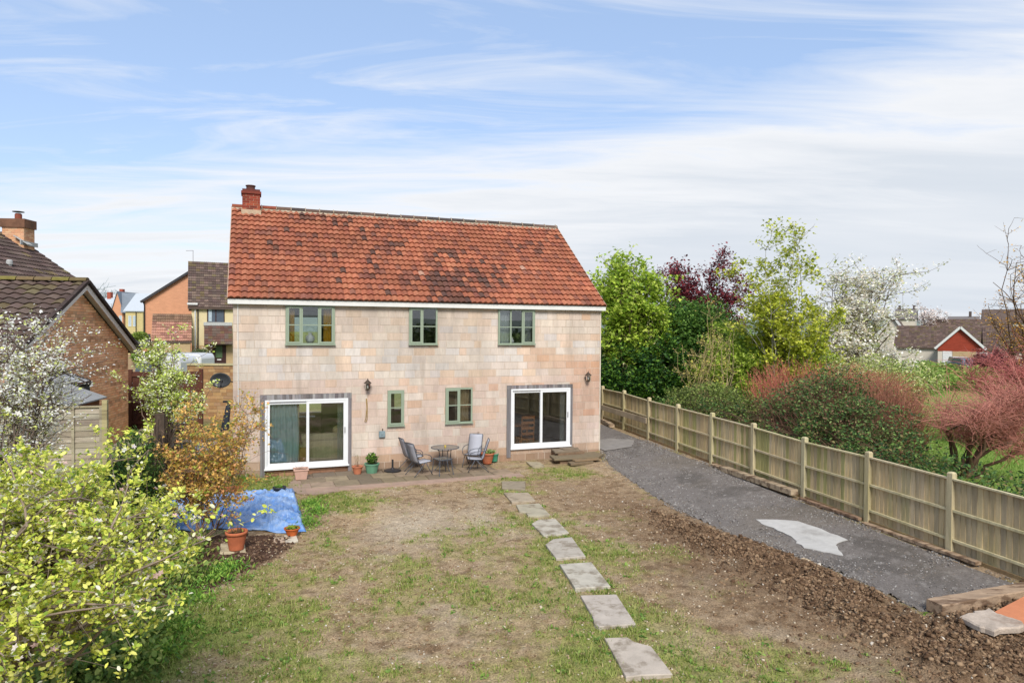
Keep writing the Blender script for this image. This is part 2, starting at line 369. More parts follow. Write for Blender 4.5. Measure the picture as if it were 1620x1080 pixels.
def mixc(a, b, t): return a*(1-t)[..., None]+np.array(b)*t[..., None]
def cc(r, g, b, k=1): return np.array(C(r, g, b, k)[:3])
def build_ground():
    def axis(a, b, s, far):
        c = list(np.arange(a, b+s/2, s)); st = s; v = a; lo = []
        while v > -far: st *= 1.22; v -= st; lo.append(v)
        st = s; v = c[-1]; hi = []
        while v < far: st *= 1.22; v += st; hi.append(v)
        return np.array(lo[::-1]+c+hi)
    xs = axis(-8.6, 8.2, .045, 1800); ys = axis(7.0, 21.0, .05, 1800)
    Xg, Yg = np.meshgrid(xs, ys); x, y = Xg.ravel(), Yg.ravel(); z = gheight(x, y)
    n1 = fbm(x*1.3, y*1.3, 4, 71); n2 = fbm(x*6, y*6, 4, 72, .65); n3 = fbm(x*16, y*16, 3, 73, .7)
    col = np.tile(cc(178, 154, 124), (len(x), 1))
    col = mixc(col, cc(136, 112, 86), sm(.48, .72, n2)); col = mixc(col, cc(190, 172, 146), sm(.55, .75, n1)*.6)
    col = mixc(col, cc(196, 178, 152), sm(.62, .8, n3)*.6)
    for (px, py, r, c, a) in [(655, 832, .9, (205, 190, 168), .7), (575, 815, .5, (210, 180, 140), .5), (760, 825, .4, (205, 192, 170), .7), (1120, 900, 1.6, (120, 96, 74), .5), (960, 790, 1.2, (136, 110, 86), .6), (860, 765, 1, (150, 126, 100), .4), (480, 792, .7, (150, 118, 98), .4)]:
        g = G(px, py); col = mixc(col, cc(*c), np.clip(a*np.exp(-((x-g[0])**2+((y-g[1])*.6)**2)/r**2)*(.4+1.2*n2), 0, 1))
    g = grass_map(x, y); col = mixc(col, cc(160, 156, 92), sm(.30, .72, g)*.65); col = mixc(col, cc(130, 148, 66), sm(.6, .95, g)*.65)
    inb = inpoly(x, y, berm); w = np.where(inb, sm(-.02, .45, dist_poly(x, y, berm)+(n2-.5)*.7), 0)*(.65+.35*sm(.35,.6,n1))
    wide = np.exp(-(np.where(inb, 0, dist_poly(x, y, berm))/.8)**2)*.45
    col = mixc(col, cc(118, 92, 70), wide); bc = mixc(np.tile(cc(106, 84, 64), (len(x), 1)), cc(138, 112, 88), sm(.5, .75, n3)); col = col*(1-w)[:, None]+bc*w[:, None]
    wb = np.where(inpoly(x, y, bed), sm(0, .15, dist_poly(x, y, bed)), 0); bc = mixc(np.tile(cc(88, 66, 54), (len(x), 1)), cc(128, 104, 86), sm(.55, .75, n3)); col = col*(1-wb)[:, None]+bc*wb[:, None]
    fd = fdist(x, y); lawn = sm(-.2, -.8, fd)*(x > -5)*(y < 70); lc = mixc(np.tile(cc(120, 150, 66), (len(x), 1)), cc(146, 168, 84), n2); col = col*(1-lawn)[:, None]+lc*lawn[:, None]
    lf = sm(0, -.5, x-bx(y))*(y < 30)*(y > -10); col = mixc(col, cc(104, 122, 56), lf*.8)
    far = np.where((y > 34) | (np.abs(x) > 45) | (y < 2), 1.0, 0.0)*(1-lawn); col = mixc(col, cc(118, 132, 74), far*.8)
    nx, ny = len(xs), len(ys); i = np.arange(nx*ny).reshape(ny, nx)
    F = np.stack([i[:-1, :-1].ravel(), i[:-1, 1:].ravel(), i[1:, 1:].ravel(), i[1:, :-1].ravel()], 1)
    m = mat('soil', src='attr', rough=.95, var=.22, scale=7, fine=38, bump=1.0, spec=.1, coords='World', bdist=.03, vfine=2.0)
    o = obj('ground', mesh('ground', np.stack([x, y, z], 1), F, col, True), m); tag(o, kind='structure')
build_ground()

# hills on the horizon
def hills():
    n = 220; V = []; F = []
    for i in range(n):
        a = 2*math.pi*i/n; nz = float(fbm(np.array([math.cos(a)*3+9]), np.array([math.sin(a)*3+9]), 4, 3)[0])
        h = 12+26*nz
        for (r, z) in ((900, -2), (1050, h*.6), (1250, h), (1500, -4)): V.append((r*math.sin(a), r*math.cos(a), z))
    for i in range(n):
        j = (i+1) % n
        for k in range(3): F.append((i*4+k, j*4+k, j*4+k+1, i*4+k+1))
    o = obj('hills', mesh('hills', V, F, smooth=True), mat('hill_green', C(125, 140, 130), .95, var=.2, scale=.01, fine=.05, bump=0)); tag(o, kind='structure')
hills()

# ------------------------------------------------------------------ drive
def build_drive():
    P = np.array(drive); x0, y0 = P.min(0); x1, y1 = P.max(0); s = .08
    xs = np.arange(x0, x1+s, s); ys = np.arange(y0, y1+s, s); X, Y = np.meshgrid(xs, ys); x, y = X.ravel(), Y.ravel()
    d = dist_poly(x, y, drive); ins = inpoly(x, y, drive)
    keep = ins & (d > .02+.12*fbm(x*3, y*3, 2, 5)); z = gbase(x, y)+.012+.03*(fbm(x*1.5, y*1.5, 3, 81)-.5)-.09*(1-sm(.0, .2, d))
    nx, ny = len(xs), len(ys); i = np.arange(nx*ny).reshape(ny, nx); k = keep.reshape(ny, nx)
    q = k[:-1, :-1] & k[:-1, 1:] & k[1:, 1:] & k[1:, :-1]
    F = np.stack([i[:-1, :-1][q], i[:-1, 1:][q], i[1:, 1:][q], i[1:, :-1][q]], 1)
    n = fbm(x*1.0, y*1.0, 4, 83, .6); n2 = fbm(x*9, y*9, 3, 84, .7)
    col = np.tile(cc(128, 121, 116), (len(x), 1)); col = mixc(col, cc(108, 102, 97), sm(.5, .7, n)); col = mixc(col, cc(166, 160, 154), sm(.58, .8, n2)*.7); col = mixc(col, cc(132, 122, 110), sm(.55, .75, fbm(x*.6, y*.6, 3, 85))*.5)
    used = np.zeros(len(x), bool); used[F.ravel()] = True; idx = -np.ones(len(x), int); idx[used] = np.arange(used.sum())
    o = obj('drive', mesh('drive', np.stack([x, y, z], 1)[used], idx[F], col[used], True), mat('drive_grit', src='attr', rough=.9, var=.30, scale=30, fine=140, bump=.8, spec=.2, coords='World', bdist=.015, vfine=1.1)); tag(o, kind='structure')
    # loose stones
    pts = []; 
    while len(pts) < 14000:
        a = rng.uniform([x0, 8], [x1, 24], (20000, 2)); e = dist_poly(a[:, 0], a[:, 1], drive); w = .25+.75*np.exp(-(e/.5)**2)
        w *= .35+1.3*sm(.42, .62, fbm(a[:, 0]*1.3, a[:, 1]*1.3, 3, 87)); ok = inpoly(a[:, 0], a[:, 1], drive) & (rng.random(len(a)) < w*.6); pts += list(a[ok])
    scatter_stones('gravel', np.array(pts[:14000]), (.006, .018), [(162, 157, 152), (140, 134, 128), (108, 103, 100), (184, 180, 176), (150, 138, 126)], lambda x, y: gbase(x, y)+.012, 'gravel_stone')
def scatter_stones(name, P, sr, cols, zf, mname, flat=.6, wts=None, sub=False):
    """many small faceted stones joined into one mesh"""
    t = (1+5**.5)/2; ico = np.array([(-1, t, 0), (1, t, 0), (-1, -t, 0), (1, -t, 0), (0, -1, t), (0, 1, t), (0, -1, -t), (0, 1, -t), (t, 0, -1), (t, 0, 1), (-t, 0, -1), (-t, 0, 1)])/1.9
    fi = np.array([(0, 11, 5), (0, 5, 1), (0, 1, 7), (0, 7, 10), (0, 10, 11), (1, 5, 9), (5, 11, 4), (11, 10, 2), (10, 7, 6), (7, 1, 8), (3, 9, 4), (3, 4, 2), (3, 2, 6), (3, 6, 8), (3, 8, 9), (4, 9, 5), (2, 4, 11), (6, 2, 10), (8, 6, 7), (9, 8, 1)])
    n = len(P); s = sr[0]+(sr[1]-sr[0])*rng.random(n)**2.2; V = ico[None]*(1+.7*(rng.random((n, 12, 1))-.5)*2)
    V = V*s[:, None, None]*np.stack([rng.uniform(.7, 1.3, n), rng.uniform(.7, 1.3, n), rng.uniform(flat*.7, flat*1.3, n)], 1)[:, None]
    a = rng.uniform(0, 6.28, n); ca, sa = np.cos(a)[:, None], np.sin(a)[:, None]; tl = rng.normal(0, .35, (n, 1))
    x = V[..., 0]; y = V[..., 1]; z = V[..., 2]; y, z = y*np.cos(tl)-z*np.sin(tl), y*np.sin(tl)+z*np.cos(tl)
    X = x*ca-y*sa+P[:, :1]; Y = x*sa+y*ca+P[:, 1:2]; Z = z+(zf(P[:, 0], P[:, 1])+s*flat*.25)[:, None]
    pal = np.array([cc(*c) for c in cols]); c = pal[rng.choice(len(pal), n, p=wts)]*(1+.3*(rng.random((n, 1))-.5))
    V = np.stack([X, Y, Z], 2).reshape(-1, 3); F = (fi[None]+(np.arange(n)*12)[:, None, None]).reshape(-1, 3)
    return tag(obj(name, mesh(name, V, F, np.repeat(c, 12, 0)), mat(mname, src='attr', rough=.9, var=.15, scale=30, fine=120, bump=.4, spec=.15, coords='World')), kind='stuff')
build_drive()

# pale concrete left showing in the drive
def flat_patch(name, pts, m, th=.01, z=None, wob=.03, kind='structure', off=.03):
    P = []
    for i in range(len(pts)):
        a = np.array(pts[i]); b = np.array(pts[(i+1) % len(pts)]); k = max(1, int(np.linalg.norm(b-a)/.12))
        for j in range(k):
            q = a+(b-a)*j/k
            if j: q = q+rng.normal(0, wob, 2)*.6
            P.append(q)
    zz = [gbase(p[0], p[1])+off for p in P]
    V = [(p[0], p[1], h) for p, h in zip(P, zz)]; n = len(V); V2 = [(p[0], p[1], h-.05) for p, h in zip(P, zz)]
    bm = bmesh.new(); vs = [bm.verts.new(v) for v in V]; f = bm.faces.new(vs); r = bmesh.ops.extrude_face_region(bm, geom=[f])
    for g in r['geom']:
        if isinstance(g, bmesh.types.BMVert): g.co.z += th
    bmesh.ops.recalc_face_normals(bm, faces=bm.faces); bmesh.ops.triangulate(bm, faces=bm.faces)
    me = bpy.data.meshes.new(name); bm.to_mesh(me); bm.free(); return obj(name, me, m)
concrete = mat('pale_concrete', C(200, 197, 192), .85, var=.10, scale=6, fine=70, bump=.3, coords='World', stain=C(150, 145, 138)[:3]+(1, .6))
tag(flat_patch('concrete_patch', [G(*p, .1)[:2] for p in [(1196, 821), (1228, 823), (1263, 827), (1300, 839), (1341, 855), (1322, 861), (1334, 876), (1300, 869), (1272, 863), (1256, 850), (1238, 840), (1212, 830)]], concrete, .012, off=.016), kind='structure')
tag(flat_patch('concrete_patch', [HW(HL+.05, -.3)[:2], HW(HL+.9, -.6)[:2], HW(HL+1.5, .2)[:2], HW(HL+1.0, 1.0)[:2], HW(HL+.05, 1.2)[:2]], mat('dull_concrete', C(150, 144, 138), .9, var=.15, scale=4, fine=60, bump=.4, coords='World'), .012, off=.03), kind='structure')

# soil clods on the dug bank and round the bed
def clods():
    pts = []
    B = np.array(berm); lo, hi = B.min(0), B.max(0)
    while len(pts) < 22000:
        a = rng.uniform(lo-.4, hi+.3, (8000, 2)); dp_ = dist_poly(a[:, 0], a[:, 1], berm); ok = ((inpoly(a[:, 0], a[:, 1], berm) & (rng.random(len(a)) < .12+.9*sm(0, .5, dp_)*sm(.25, .6, fbm(a[:, 0]*2, a[:, 1]*2, 3, 5)))) | (rng.random(len(a)) < .05*np.exp(-dp_/.5))) & ~inpoly(a[:, 0], a[:, 1], drive); pts += list(a[ok])
    scatter_stones('soil_clods', np.array(pts[:22000]), (.005, .034), [(118, 94, 72), (136, 110, 86), (96, 74, 56), (160, 134, 106), (215, 205, 190)], lambda x, y: gheight(x, y), 'clod', .75, wts=[.33, .3, .2, .165, .005])
    pts = []; B = np.array(bed); lo, hi = B.min(0), B.max(0)
    while len(pts) < 1500:
        a = rng.uniform(lo, hi, (3000, 2)); ok = inpoly(a[:, 0], a[:, 1], bed); pts += list(a[ok])
    scatter_stones('bed_clods', np.array(pts[:1500]), (.01, .04), [(92, 70, 56), (112, 88, 70), (74, 56, 46), (140, 116, 96)], lambda x, y: gheight(x, y), 'clod', .75)
    a = rng.uniform([-6.2, 7.0], [6.5, 20], (26000, 2)); w = sm(.3, .8, fbm(a[:, 0]*2, a[:, 1]*2, 3, 91)); ok = (rng.random(len(a)) < w*.42) & ~inpoly(a[:, 0], a[:, 1], drive)
    h = np.array([toH(p) for p in a]); ok &= h[:, 1] < -.05
    scatter_stones('pebbles', a[ok], (.005, .018), [(214, 204, 186), (190, 172, 150), (226, 220, 208), (134, 112, 88), (120, 98, 76)], lambda x, y: gheight(x, y), 'pebble_stone', .6, wts=[.2, .25, .1, .25, .2])
clods()
def crumbs():
    a = rng.uniform([-6.6, 6.8], [7.5, 20], (60000, 2)); near = sm(22, 8, a[:, 1]); w = (.25+.75*sm(.4, .65, fbm(a[:, 0]*1.4, a[:, 1]*1.4, 3, 191)))*(.35+.65*near); h = hn @ np.stack([a[:, 0]-HA.x, a[:, 1]-HA.y]); ok = (rng.random(len(a)) < w*.75) & ~inpoly(a[:, 0], a[:, 1], drive) & (h < -.05)
    scatter_stones('soil_crumbs', a[ok], (.004, .022), [(168, 142, 112), (150, 124, 96), (186, 162, 132), (136, 110, 84), (212, 196, 172)], lambda x, y: gheight(x, y), 'clod', .6)
crumbs()

# ------------------------------------------------------------------ patio of stone slabs along the wall
stone_o = mat('slab_stone', src='obj', rough=.85, var=.12, scale=5, fine=70, bump=.35, coords='World', stain=C(128, 114, 94)[:3]+(1, .75), stain_scale=3.2, stain_lo=.48, stain_hi=.66)
stone_a = mat('slab_stone_joined', src='attr', rough=.85, var=.12, scale=5, fine=70, bump=.35, coords='World', stain=C(128, 114, 94)[:3]+(1, .75), stain_scale=3.2, stain_lo=.48, stain_hi=.66)
def slab_poly(poly, z0, z1, jit=.006, ch=.012):
    """thick slab with a worn chamfered rim"""
    c = np.mean(poly, 0); n = len(poly); P = [np.array(p)+rng.normal(0, jit, 2) for p in poly]
    V = [(p[0], p[1], z0) for p in P]+[(p[0], p[1], z1-ch) for p in P]
    for p in P: q = p+(c-p)*(ch/max(np.linalg.norm(c-p), .01)); V.append((q[0], q[1], z1))
    F = [tuple(range(2*n, 3*n)), tuple(range(n-1, -1, -1))]
    for r in (0, 1):
        for i in range(n): F.append((r*n+i, r*n+(i+1) % n, (r+1)*n+(i+1) % n, (r+1)*n+i))
    return V, F
t_l = toH(G(492, 772))[0]; t_r = toH(G(828, 757))[0]; y_f = toH(G(655, 762))[1]
patio = bpy.data.objects.new('patio', None); COL.objects.link(patio); tag(patio, kind='structure'); patio.location = HA; patio.rotation_euler = (0, 0, TH)
PF = y_f    # local y of the front edge of the slab rows
pal = [(150, 134, 112), (138, 122, 102), (160, 142, 120), (128, 114, 98), (146, 130, 104)]
bedm = MB(); bedm.box(t_l-.1, t_r-.35, PF-.03, -.02, -.1, .022); bedm.build('bedding', mat('bedding_mortar', C(128, 112, 94), .95, bump=.4), patio)
row_y = np.linspace(PF, -.03, 4)
for r in range(3):
    t = t_l+[0, -.2, -.35][r]+(.5 if r == 2 else 0)
    while t < t_r-.2:
        w = .62+rng.uniform(-.03, .05); t2 = min(t+w, t_r+(.1 if r == 0 else -.45+.0*r))
        if t2-t < .15: break
        V, F = slab_poly([(t, row_y[r]), (t2-.012, row_y[r]), (t2-.012, row_y[r+1]-.012), (t, row_y[r+1]-.012)], 0, .045+rng.uniform(-.006, .008))
        obj('slab', mesh('slab', V, F), stone_o, patio, color=J(C(*random.choice(pal)), .1)); t = t2
# pinkish concrete kerb strip in front
strip = MB(); k = 24; top = []; 
tt = np.linspace(t_l-.15, t_r+.12, k); fr = [PF-.36+.05*math.sin(i*1.3)+rng.uniform(-.03, .03)-(.12 if i < 4 else 0) for i in range(k)]
V = [(t, PF-.012, .035) for t in tt]+[(t, f, .03) for t, f in zip(tt, fr)]+[(t, f-.01, -.06) for t, f in zip(tt, fr)]
F = [(k+i, k+i+1, i+1, i) for i in range(k-1)]+[(2*k+i, 2*k+i+1, k+i+1, k+i) for i in range(k-1)]+[(0, k, 2*k), (k-1, 3*k-1, 2*k-1)]
obj('edging', mesh('edging', V, F), mat('edging_concrete', C(176, 150, 134), .9, var=.14, scale=3, fine=50, bump=.5, coords='World', stain=C(140, 124, 108)), patio)
# ragged concrete at the left door
flat = flat_patch('apron', [G(*p)[:2] for p in [(452, 772), (470, 752), (500, 757), (560, 753), (575, 765), (545, 776), (500, 783), (470, 781)]], mat('apron_concrete', C(168, 146, 130), .9, var=.15, scale=3, fine=50, bump=.5, coords='World', stain=C(130, 112, 96)), .03, off=.0)
tag(flat, kind='structure')

# stepping stones across the grass
steps = [[(794, 760.6), (831.7, 760.6), (831, 774), (794.5, 771.5)], [(797, 778.6), (835.6, 778), (847.7, 791), (809.7, 793.7)],
 [(816, 797), (853, 794.6), (869.7, 812.7), (852, 815), (836.5, 815), (832, 810), (822, 808)], [(841.6, 827), (851.6, 821), (878.8, 819.6), (901, 842), (880, 845), (860, 846.4)],
 [(863, 860), (875, 851.6), (904.7, 848), (926, 878.8), (879.7, 883)], [(884.9, 892.7), (935, 889), (965, 927), (910, 931)],
 [(918.6, 939.8), (975.6, 938.5), (1005.9, 985.6), (948.8, 990), (940, 985), (937, 974)], [(955.7, 1007.6), (992, 1006), (1003, 1013), (1030, 1020), (1040, 1032), (1063, 1064.7), (1015, 1067), (989.9, 1070)]]
slabs_lab = ['small square flagstone touching the front edge of the patio', 'second flagstone out from the patio, pale and squarish', 'third flagstone from the patio, with a broken left corner',
 'fourth flagstone from the patio, its far left corner cut off', 'fifth flagstone from the patio, with a long slanted far left edge', 'clean rectangular flagstone, third one up from the bottom of the picture', 'large flagstone with a crumbled soil-covered left edge', 'nearest and largest flagstone, its right edge broken in a curve']
step_polys = [[G(px, py, .05)[:2] for px, py in P] for P in steps]
for i, (P, lb) in enumerate(zip(steps, slabs_lab)):
    W = [G(px, py, .05)[:2] for px, py in P][::-1]; c = np.mean(W, 0); z = gz(*c)
    V, F = slab_poly([w-c for w in W], -.04, .045, .004, .01)
    o = obj('stepping_stone', mesh('stepping_stone', V, F), stone_o, loc=(c[0], c[1], max(z, 0)+.0), rot=(R(rng.uniform(-.6, .6)), R(rng.uniform(-.6, .6)), 0), color=J(C(*[(160, 146, 126), (176, 164, 142), (182, 172, 152), (196, 186, 168), (190, 182, 166), (196, 188, 174), (194, 186, 172), (196, 186, 170)][i]), .03))
    tag(o, lb, 'stepping stone', 'flagstones laid as a path across the garden')
W = [G(px, py, .03)[:2] for px, py in [(832, 730.7), (853.7, 731.4), (861.8, 737.4), (842.6, 739.3)]][::-1]; c = np.mean(W, 0)
V, F = slab_poly([w-c for w in W], -.03, .05, .004, .01)
tag(obj('paving_slab', mesh('paving_slab', V, F), stone_o, loc=(c[0], c[1], 0), color=C(176, 164, 138)), 'small loose slab on the soil between the patio and the door steps', 'paving slab')
# ------------------------------------------------------------------ main house
house = thing('house', 'two storey house of pale reconstituted stone blocks under a red pantile roof', 'house', HA, TH)
hp = lambda name, mb, m, parent=house, **k: mb.build(name, m, parent, **k)
WIN = {}   # measured openings in wall coordinates
def rect(px0, py0, px1, py1):
    a = WL(px0, py0); b = WL(px1, py1); c = WL(px0, py1); d = WL(px1, py0)
    return [(a[0]+c[0])/2, (b[0]+d[0])/2, (b[1]+c[1])/2, (a[1]+d[1])/2]   # t0 t1 z0 z1
W1 = rect(451.7, 482.5, 529.6, 548.6); W2 = rect(646.8, 486, 691.5, 547); W3 = rect(787.8, 490, 845.6, 546.2)
print('raw', [[round(v, 2) for v in w] for w in (W1, W2, W3)])
for w in (W1, W2, W3): w[3] = ZE-.004; w[2] = 3.70
W4 = rect(613, 617.1, 638.9, 673.4); W5 = rect(704.4, 614.5, 746.8, 672.8); W5[3] = W4[3]+.03; W5[2] = W4[2]
D1 = rect(411.5, 623, 556, 750); D2 = rect(801.5, 608.5, 905.5, 722)
FR1 = rect(419, 631, 550.5, 739); FR2 = rect(808, 614, 901.5, 707.5)
D1[2] = -.1; D2[2] = FR2[2]-.02; dtop = (FR1[3]+FR2[3])/2
print('W', [[round(v, 2) for v in w] for w in (W1, W2, W3, W4, W5, D1, D2, FR1, FR2)])
openings = [W1, W2, W3, W4, W5, D1, D2]
def subtract(r, holes):
    out = [r]
    for (a0, a1, b0, b1) in holes:
        nxt = []
        for (x0, x1, z0, z1) in out:
            if x1 <= a0 or x0 >= a1 or z1 <= b0 or z0 >= b1: nxt.append((x0, x1, z0, z1)); continue
            if x0 < a0: nxt.append((x0, a0, z0, z1))
            if x1 > a1: nxt.append((a1, x1, z0, z1))
            m0, m1 = max(x0, a0), min(x1, a1)
            if z0 < b0: nxt.append((m0, m1, z0, b0))
            if z1 > b1: nxt.append((m0, m1, b1, z1))
        out = nxt
    return out
# mortar backing of the wall with its openings
wallmb = MB()
for (x0, x1, z0, z1) in subtract((0, HL, -.5, ZE+.1), openings): wallmb.box(x0, x1, .008, .28, z0, z1)
ts = HD*2
wallmb.box(HL-.28, HL, .28, ts, -.5, ZE+.1); wallmb.box(0, .28, .28, ts, -.5, ZE+.1); [wallmb.box(a, b, ts-.28, ts, c, d) for a, b, c, d in subtract((.28, HL-.28, -.5, ZE+.1), [(1.2, 3.4, .9, 2.2), (5.0, 6.6, .9, 2.2), (8.0, 10.4, .4, 2.2), (1.4, 3, 3.6, 4.6), (5, 6.6, 3.6, 4.6), (8.4, 10, 3.6, 4.6)])]  # unseen rear openings, added to let daylight into the rooms
for x in (0, HL-.28):
    V = [(x, .02, ZE+.1), (x, ts-.02, ZE+.1), (x, HD, ZR-.22), (x+.28, .02, ZE+.1), (x+.28, ts-.02, ZE+.1), (x+.28, HD, ZR-.22)]
    wallmb.add(V, [(0, 1, 2), (5, 4, 3), (0, 2, 5, 3), (1, 4, 5, 2), (0, 3, 4, 1)])
hp('wall', wallmb, mat('mortar', C(222, 206, 188), .95, var=.08, scale=3, fine=90, bump=.3, coords='World', stain=C(176, 150, 124)[:3]+(1, .5)))
# stone blocks
blk = dict(rough=.92, var=.14, scale=2.6, fine=30, bump=.35, coords='World', stain=C(158, 144, 130)[:3]+(1, .42), stretch=(1, 1, .22), stain_scale=2.4, stain_lo=.5, stain_hi=.74, spec=.12)
bo = mat('block_stone', src='obj', **blk); ba = mat('block_stone_joined', src='attr', **blk)
def block_col(t, z):
    q = random.random(); n = float(fbm(np.array([t*.8+3]), np.array([z*1.3]), 3, 5)[0]); m = float(fbm(np.array([t*.6+9]), np.array([z*.9]), 3, 15)[0])
    if z > 3.75: c = (216, 200, 185) if q < .72 else ((218, 196, 176) if q < .93 else (208, 198, 190))
    elif z > 2.75: c = (216, 203, 190) if q < .55 else ((214, 205, 197) if q < .78 else (220, 196, 174))
    else: c = (216, 195, 181) if q < .58 else ((218, 204, 190) if q < .8 else ((216, 188, 168) if q < .95 else (208, 176, 154)))
    c = np.array(c, float)
    if t > 8.6 and z > 1.6: c = c*(1-.5*sm(.45, .7, n))+np.array((200, 152, 118))*.5*sm(.45, .7, n)
    if t > 10.2 and 1.3 < z < 3.2: c = .65*c+.35*np.array((204, 150, 120))
    if z < 1.2 and t > 8: c = .6*c+.4*np.array((224, 206, 194))
    if z < .5: c = .5*c+.5*np.array((176, 142, 112))
    if z < .26: c = .6*c+.4*np.array((128, 102, 80))
    k = 1+(m-.5)*.22
    return tuple(min(255, v*k*1.01) for v in c)
pcs = Pieces('block', 'blocks_joined', bo, ba, house, 295)
CO = .225
for r in range(-2, 22):
    z0 = r*CO+.004; z1 = min((r+1)*CO-.004, ZE-.002)
    if z1-z0 < .03: continue
    t = -.25*(r % 2)-random.choice([0, .0, .08, .12]); 
    while t < HL:
        w = .45*random.choice([1, 1, 1, 1, 1, 1, .72, 1.0, .5]); a, b = max(t+.004, 0), min(t+w-.004, HL)
        if b-a > .02:
            col = J(C(*block_col((a+b)/2, (z0+z1)/2)), .035, .01)
            for (x0, x1, y0, y1) in subtract((a, b, z0, z1), [(o[0]-.0, o[1]+.0, o[2]-.0, o[3]+.0) for o in openings]):
                if x1-x0 < .012 or y1-y0 < .012: continue
                d = .0+random.uniform(-.0025, .0025); wv, hv = round(x1-x0, 3), round(y1-y0, 3); e = .005
                V = [(0, d, 0), (wv, d, 0), (wv, .05, 0), (0, .05, 0), (0, d, hv), (wv, d, hv), (wv, .05, hv), (0, .05, hv)]
                V = [(0, .014, 0), (wv, .014, 0), (wv, .014, hv), (0, .014, hv), (e, 0, e), (wv-e, 0, e), (wv-e, 0, hv-e), (e, 0, hv-e)]
                F = [(4, 5, 6, 7), (0, 1, 5, 4), (1, 2, 6, 5), (2, 3, 7, 6), (3, 0, 4, 7)]
                pcs.add(V, F, col, Matrix.Translation((x0, d, y0)), key=(wv, hv))
        t += w
# gable end return blocks, seen only from the side
pcs.done()
# fascia, soffit, gutter shadow
white = mat('white_upvc', C(236, 238, 240, 1.12), .35, var=.03, scale=3, bump=0, spec=.5)
whitep = mat('white_paint', C(232, 232, 228, 1.1), .5, var=.05, scale=4, fine=40, bump=.1, coords='World')
fm = MB(); fm.box(-.13, HL+.13, -.15, -.12, ZE-.01, ZE+.135); hp('fascia', fm, whitep)
fm = MB(); fm.box(-.13, HL+.13, -.12, .0, ZE+.0, ZE+.02); hp('soffit', fm, whitep)
fm = MB()
fm.box(-.14, HL+.13, -.165, -.10, ZE+.128, ZE+.143); hp('gutter_shadow_strip', fm, mat('gutter_shadow_black', C(52, 50, 50), .8, bump=0))  # black strip put in as the shadow line between tiles and fascia
fm = MB(); fm.tube([(.13, -.02, .2), (.135, -.02, 2.4), (.125, -.02, ZE)], .012, 6); hp('cable_conduit', fm, whitep)
fm = MB(); fm.box(HL-.002, HL+.035, -.012, .012, 0.05, ZE); hp('corner_bead', fm, mat('corner_mortar', C(226, 214, 196), .9, coords='World', fine=60, bump=.3))

# ------------------------------------------------------------------ roof tiles
def tile_mesh(w, l, amp=.022, rolls=2, n=6, lip=.03):
    """roll-profiled tile; local x across, y up the slope, z out of the slope; lower edge stands proud by lip"""
    N_ = n*rolls; V = []; F = []
    prof = [(w*i/N_, amp*(.5-.5*math.cos(2*math.pi*((i/n) % 1.0)))**.8) for i in range(N_+1)]
    for (x, z) in prof: V.append((x, 0, z+lip))
    for (x, z) in prof: V.append((x, l, z+.004))
    for (x, z) in prof: V.append((x, .03, z*.5-.01))
    m = N_+1
    for i in range(N_): F.append((i, i+1, m+i+1, m+i)); F.append((2*m+i, 2*m+i+1, i+1, i))
    F.append((0, m, 2*m)); F.append((m-1, 3*m-1, 2*m-1))
    return V, F
tl = dict(rough=.85, var=.16, scale=9, fine=60, bump=.25, coords='World', spec=.15)
tile_o = mat('tile_clay', src='obj', **tl); tile_a = mat('tile_clay_joined', src='attr', **tl)
def slope_frame(o, xdir, up): x = Vector(xdir).normalized(); y = Vector(up).normalized(); z = x.cross(y).normalized(); return Matrix(((x.x, y.x, z.x, o[0]), (x.y, y.y, z.y, o[1]), (x.z, y.z, z.z, o[2]), (0, 0, 0, 1)))
def lay_tiles(par, M, width, length, tw, gauge, colf, N=290, rolls=2, amp=.022, name='roof_tile', clip=None, minpx=7, jit=.004, lip=.03, n=6):
    P = Pieces(name, 'roof_tiles_joined', tile_o, tile_a, par, N, minpx); rows = int(round(length/gauge)); g = length/rows; cols = int(round(width/tw)); w = width/cols
    V, F = tile_mesh(w*.995, g*1.12, amp, rolls, lip=lip, n=n)
    for r in range(rows):
        for c in range(cols):
            if clip and not clip((c+.5)*w, (r+.5)*g): continue
            dz = random.uniform(0, jit); rz = random.gauss(0, .006)
            P.add(V, F, colf(c*w, r*g, r, c), M @ Matrix.Translation((c*w, r*g+random.uniform(-jit, jit), dz)) @ Matrix.Rotation(rz, 4, 'Z'), key='t')
    P.done(); return rows, cols
EY = -.19; EZ = ZE+.125
slope = Vector((0, HD-EY, ZR-EZ)); SLn = slope.length; VG = .13
rm = MB()   # roof body under the tiles, both slopes
nrm = Vector((1, 0, 0)).cross(slope.normalized())
def under(x0, x1, s0, s1): 
    a = Vector((x0, EY+.05, EZ-.0)); b = Vector((x0, HD, ZR-.03)); c = Vector((x0, 2*HD-EY, EZ-.02)); th = Vector((0, 0, -.02))
    V = [a, b, c, a+th, b+th, c+th]; V2 = [v+Vector((x1-x0, 0, 0)) for v in V]
    return V+V2
V = under(-VG, HL+VG, 0, 0); rm.add(V, [(0, 6, 7, 1), (1, 7, 8, 2), (3, 4, 10, 9), (4, 5, 11, 10), (0, 1, 4, 3), (1, 2, 5, 4), (7, 6, 9, 10), (8, 7, 10, 11), (6, 0, 3, 9), (2, 8, 11, 5)])
roofp = hp('roof', rm, mat('roof_underlay', C(96, 60, 46), .9, bump=.2))
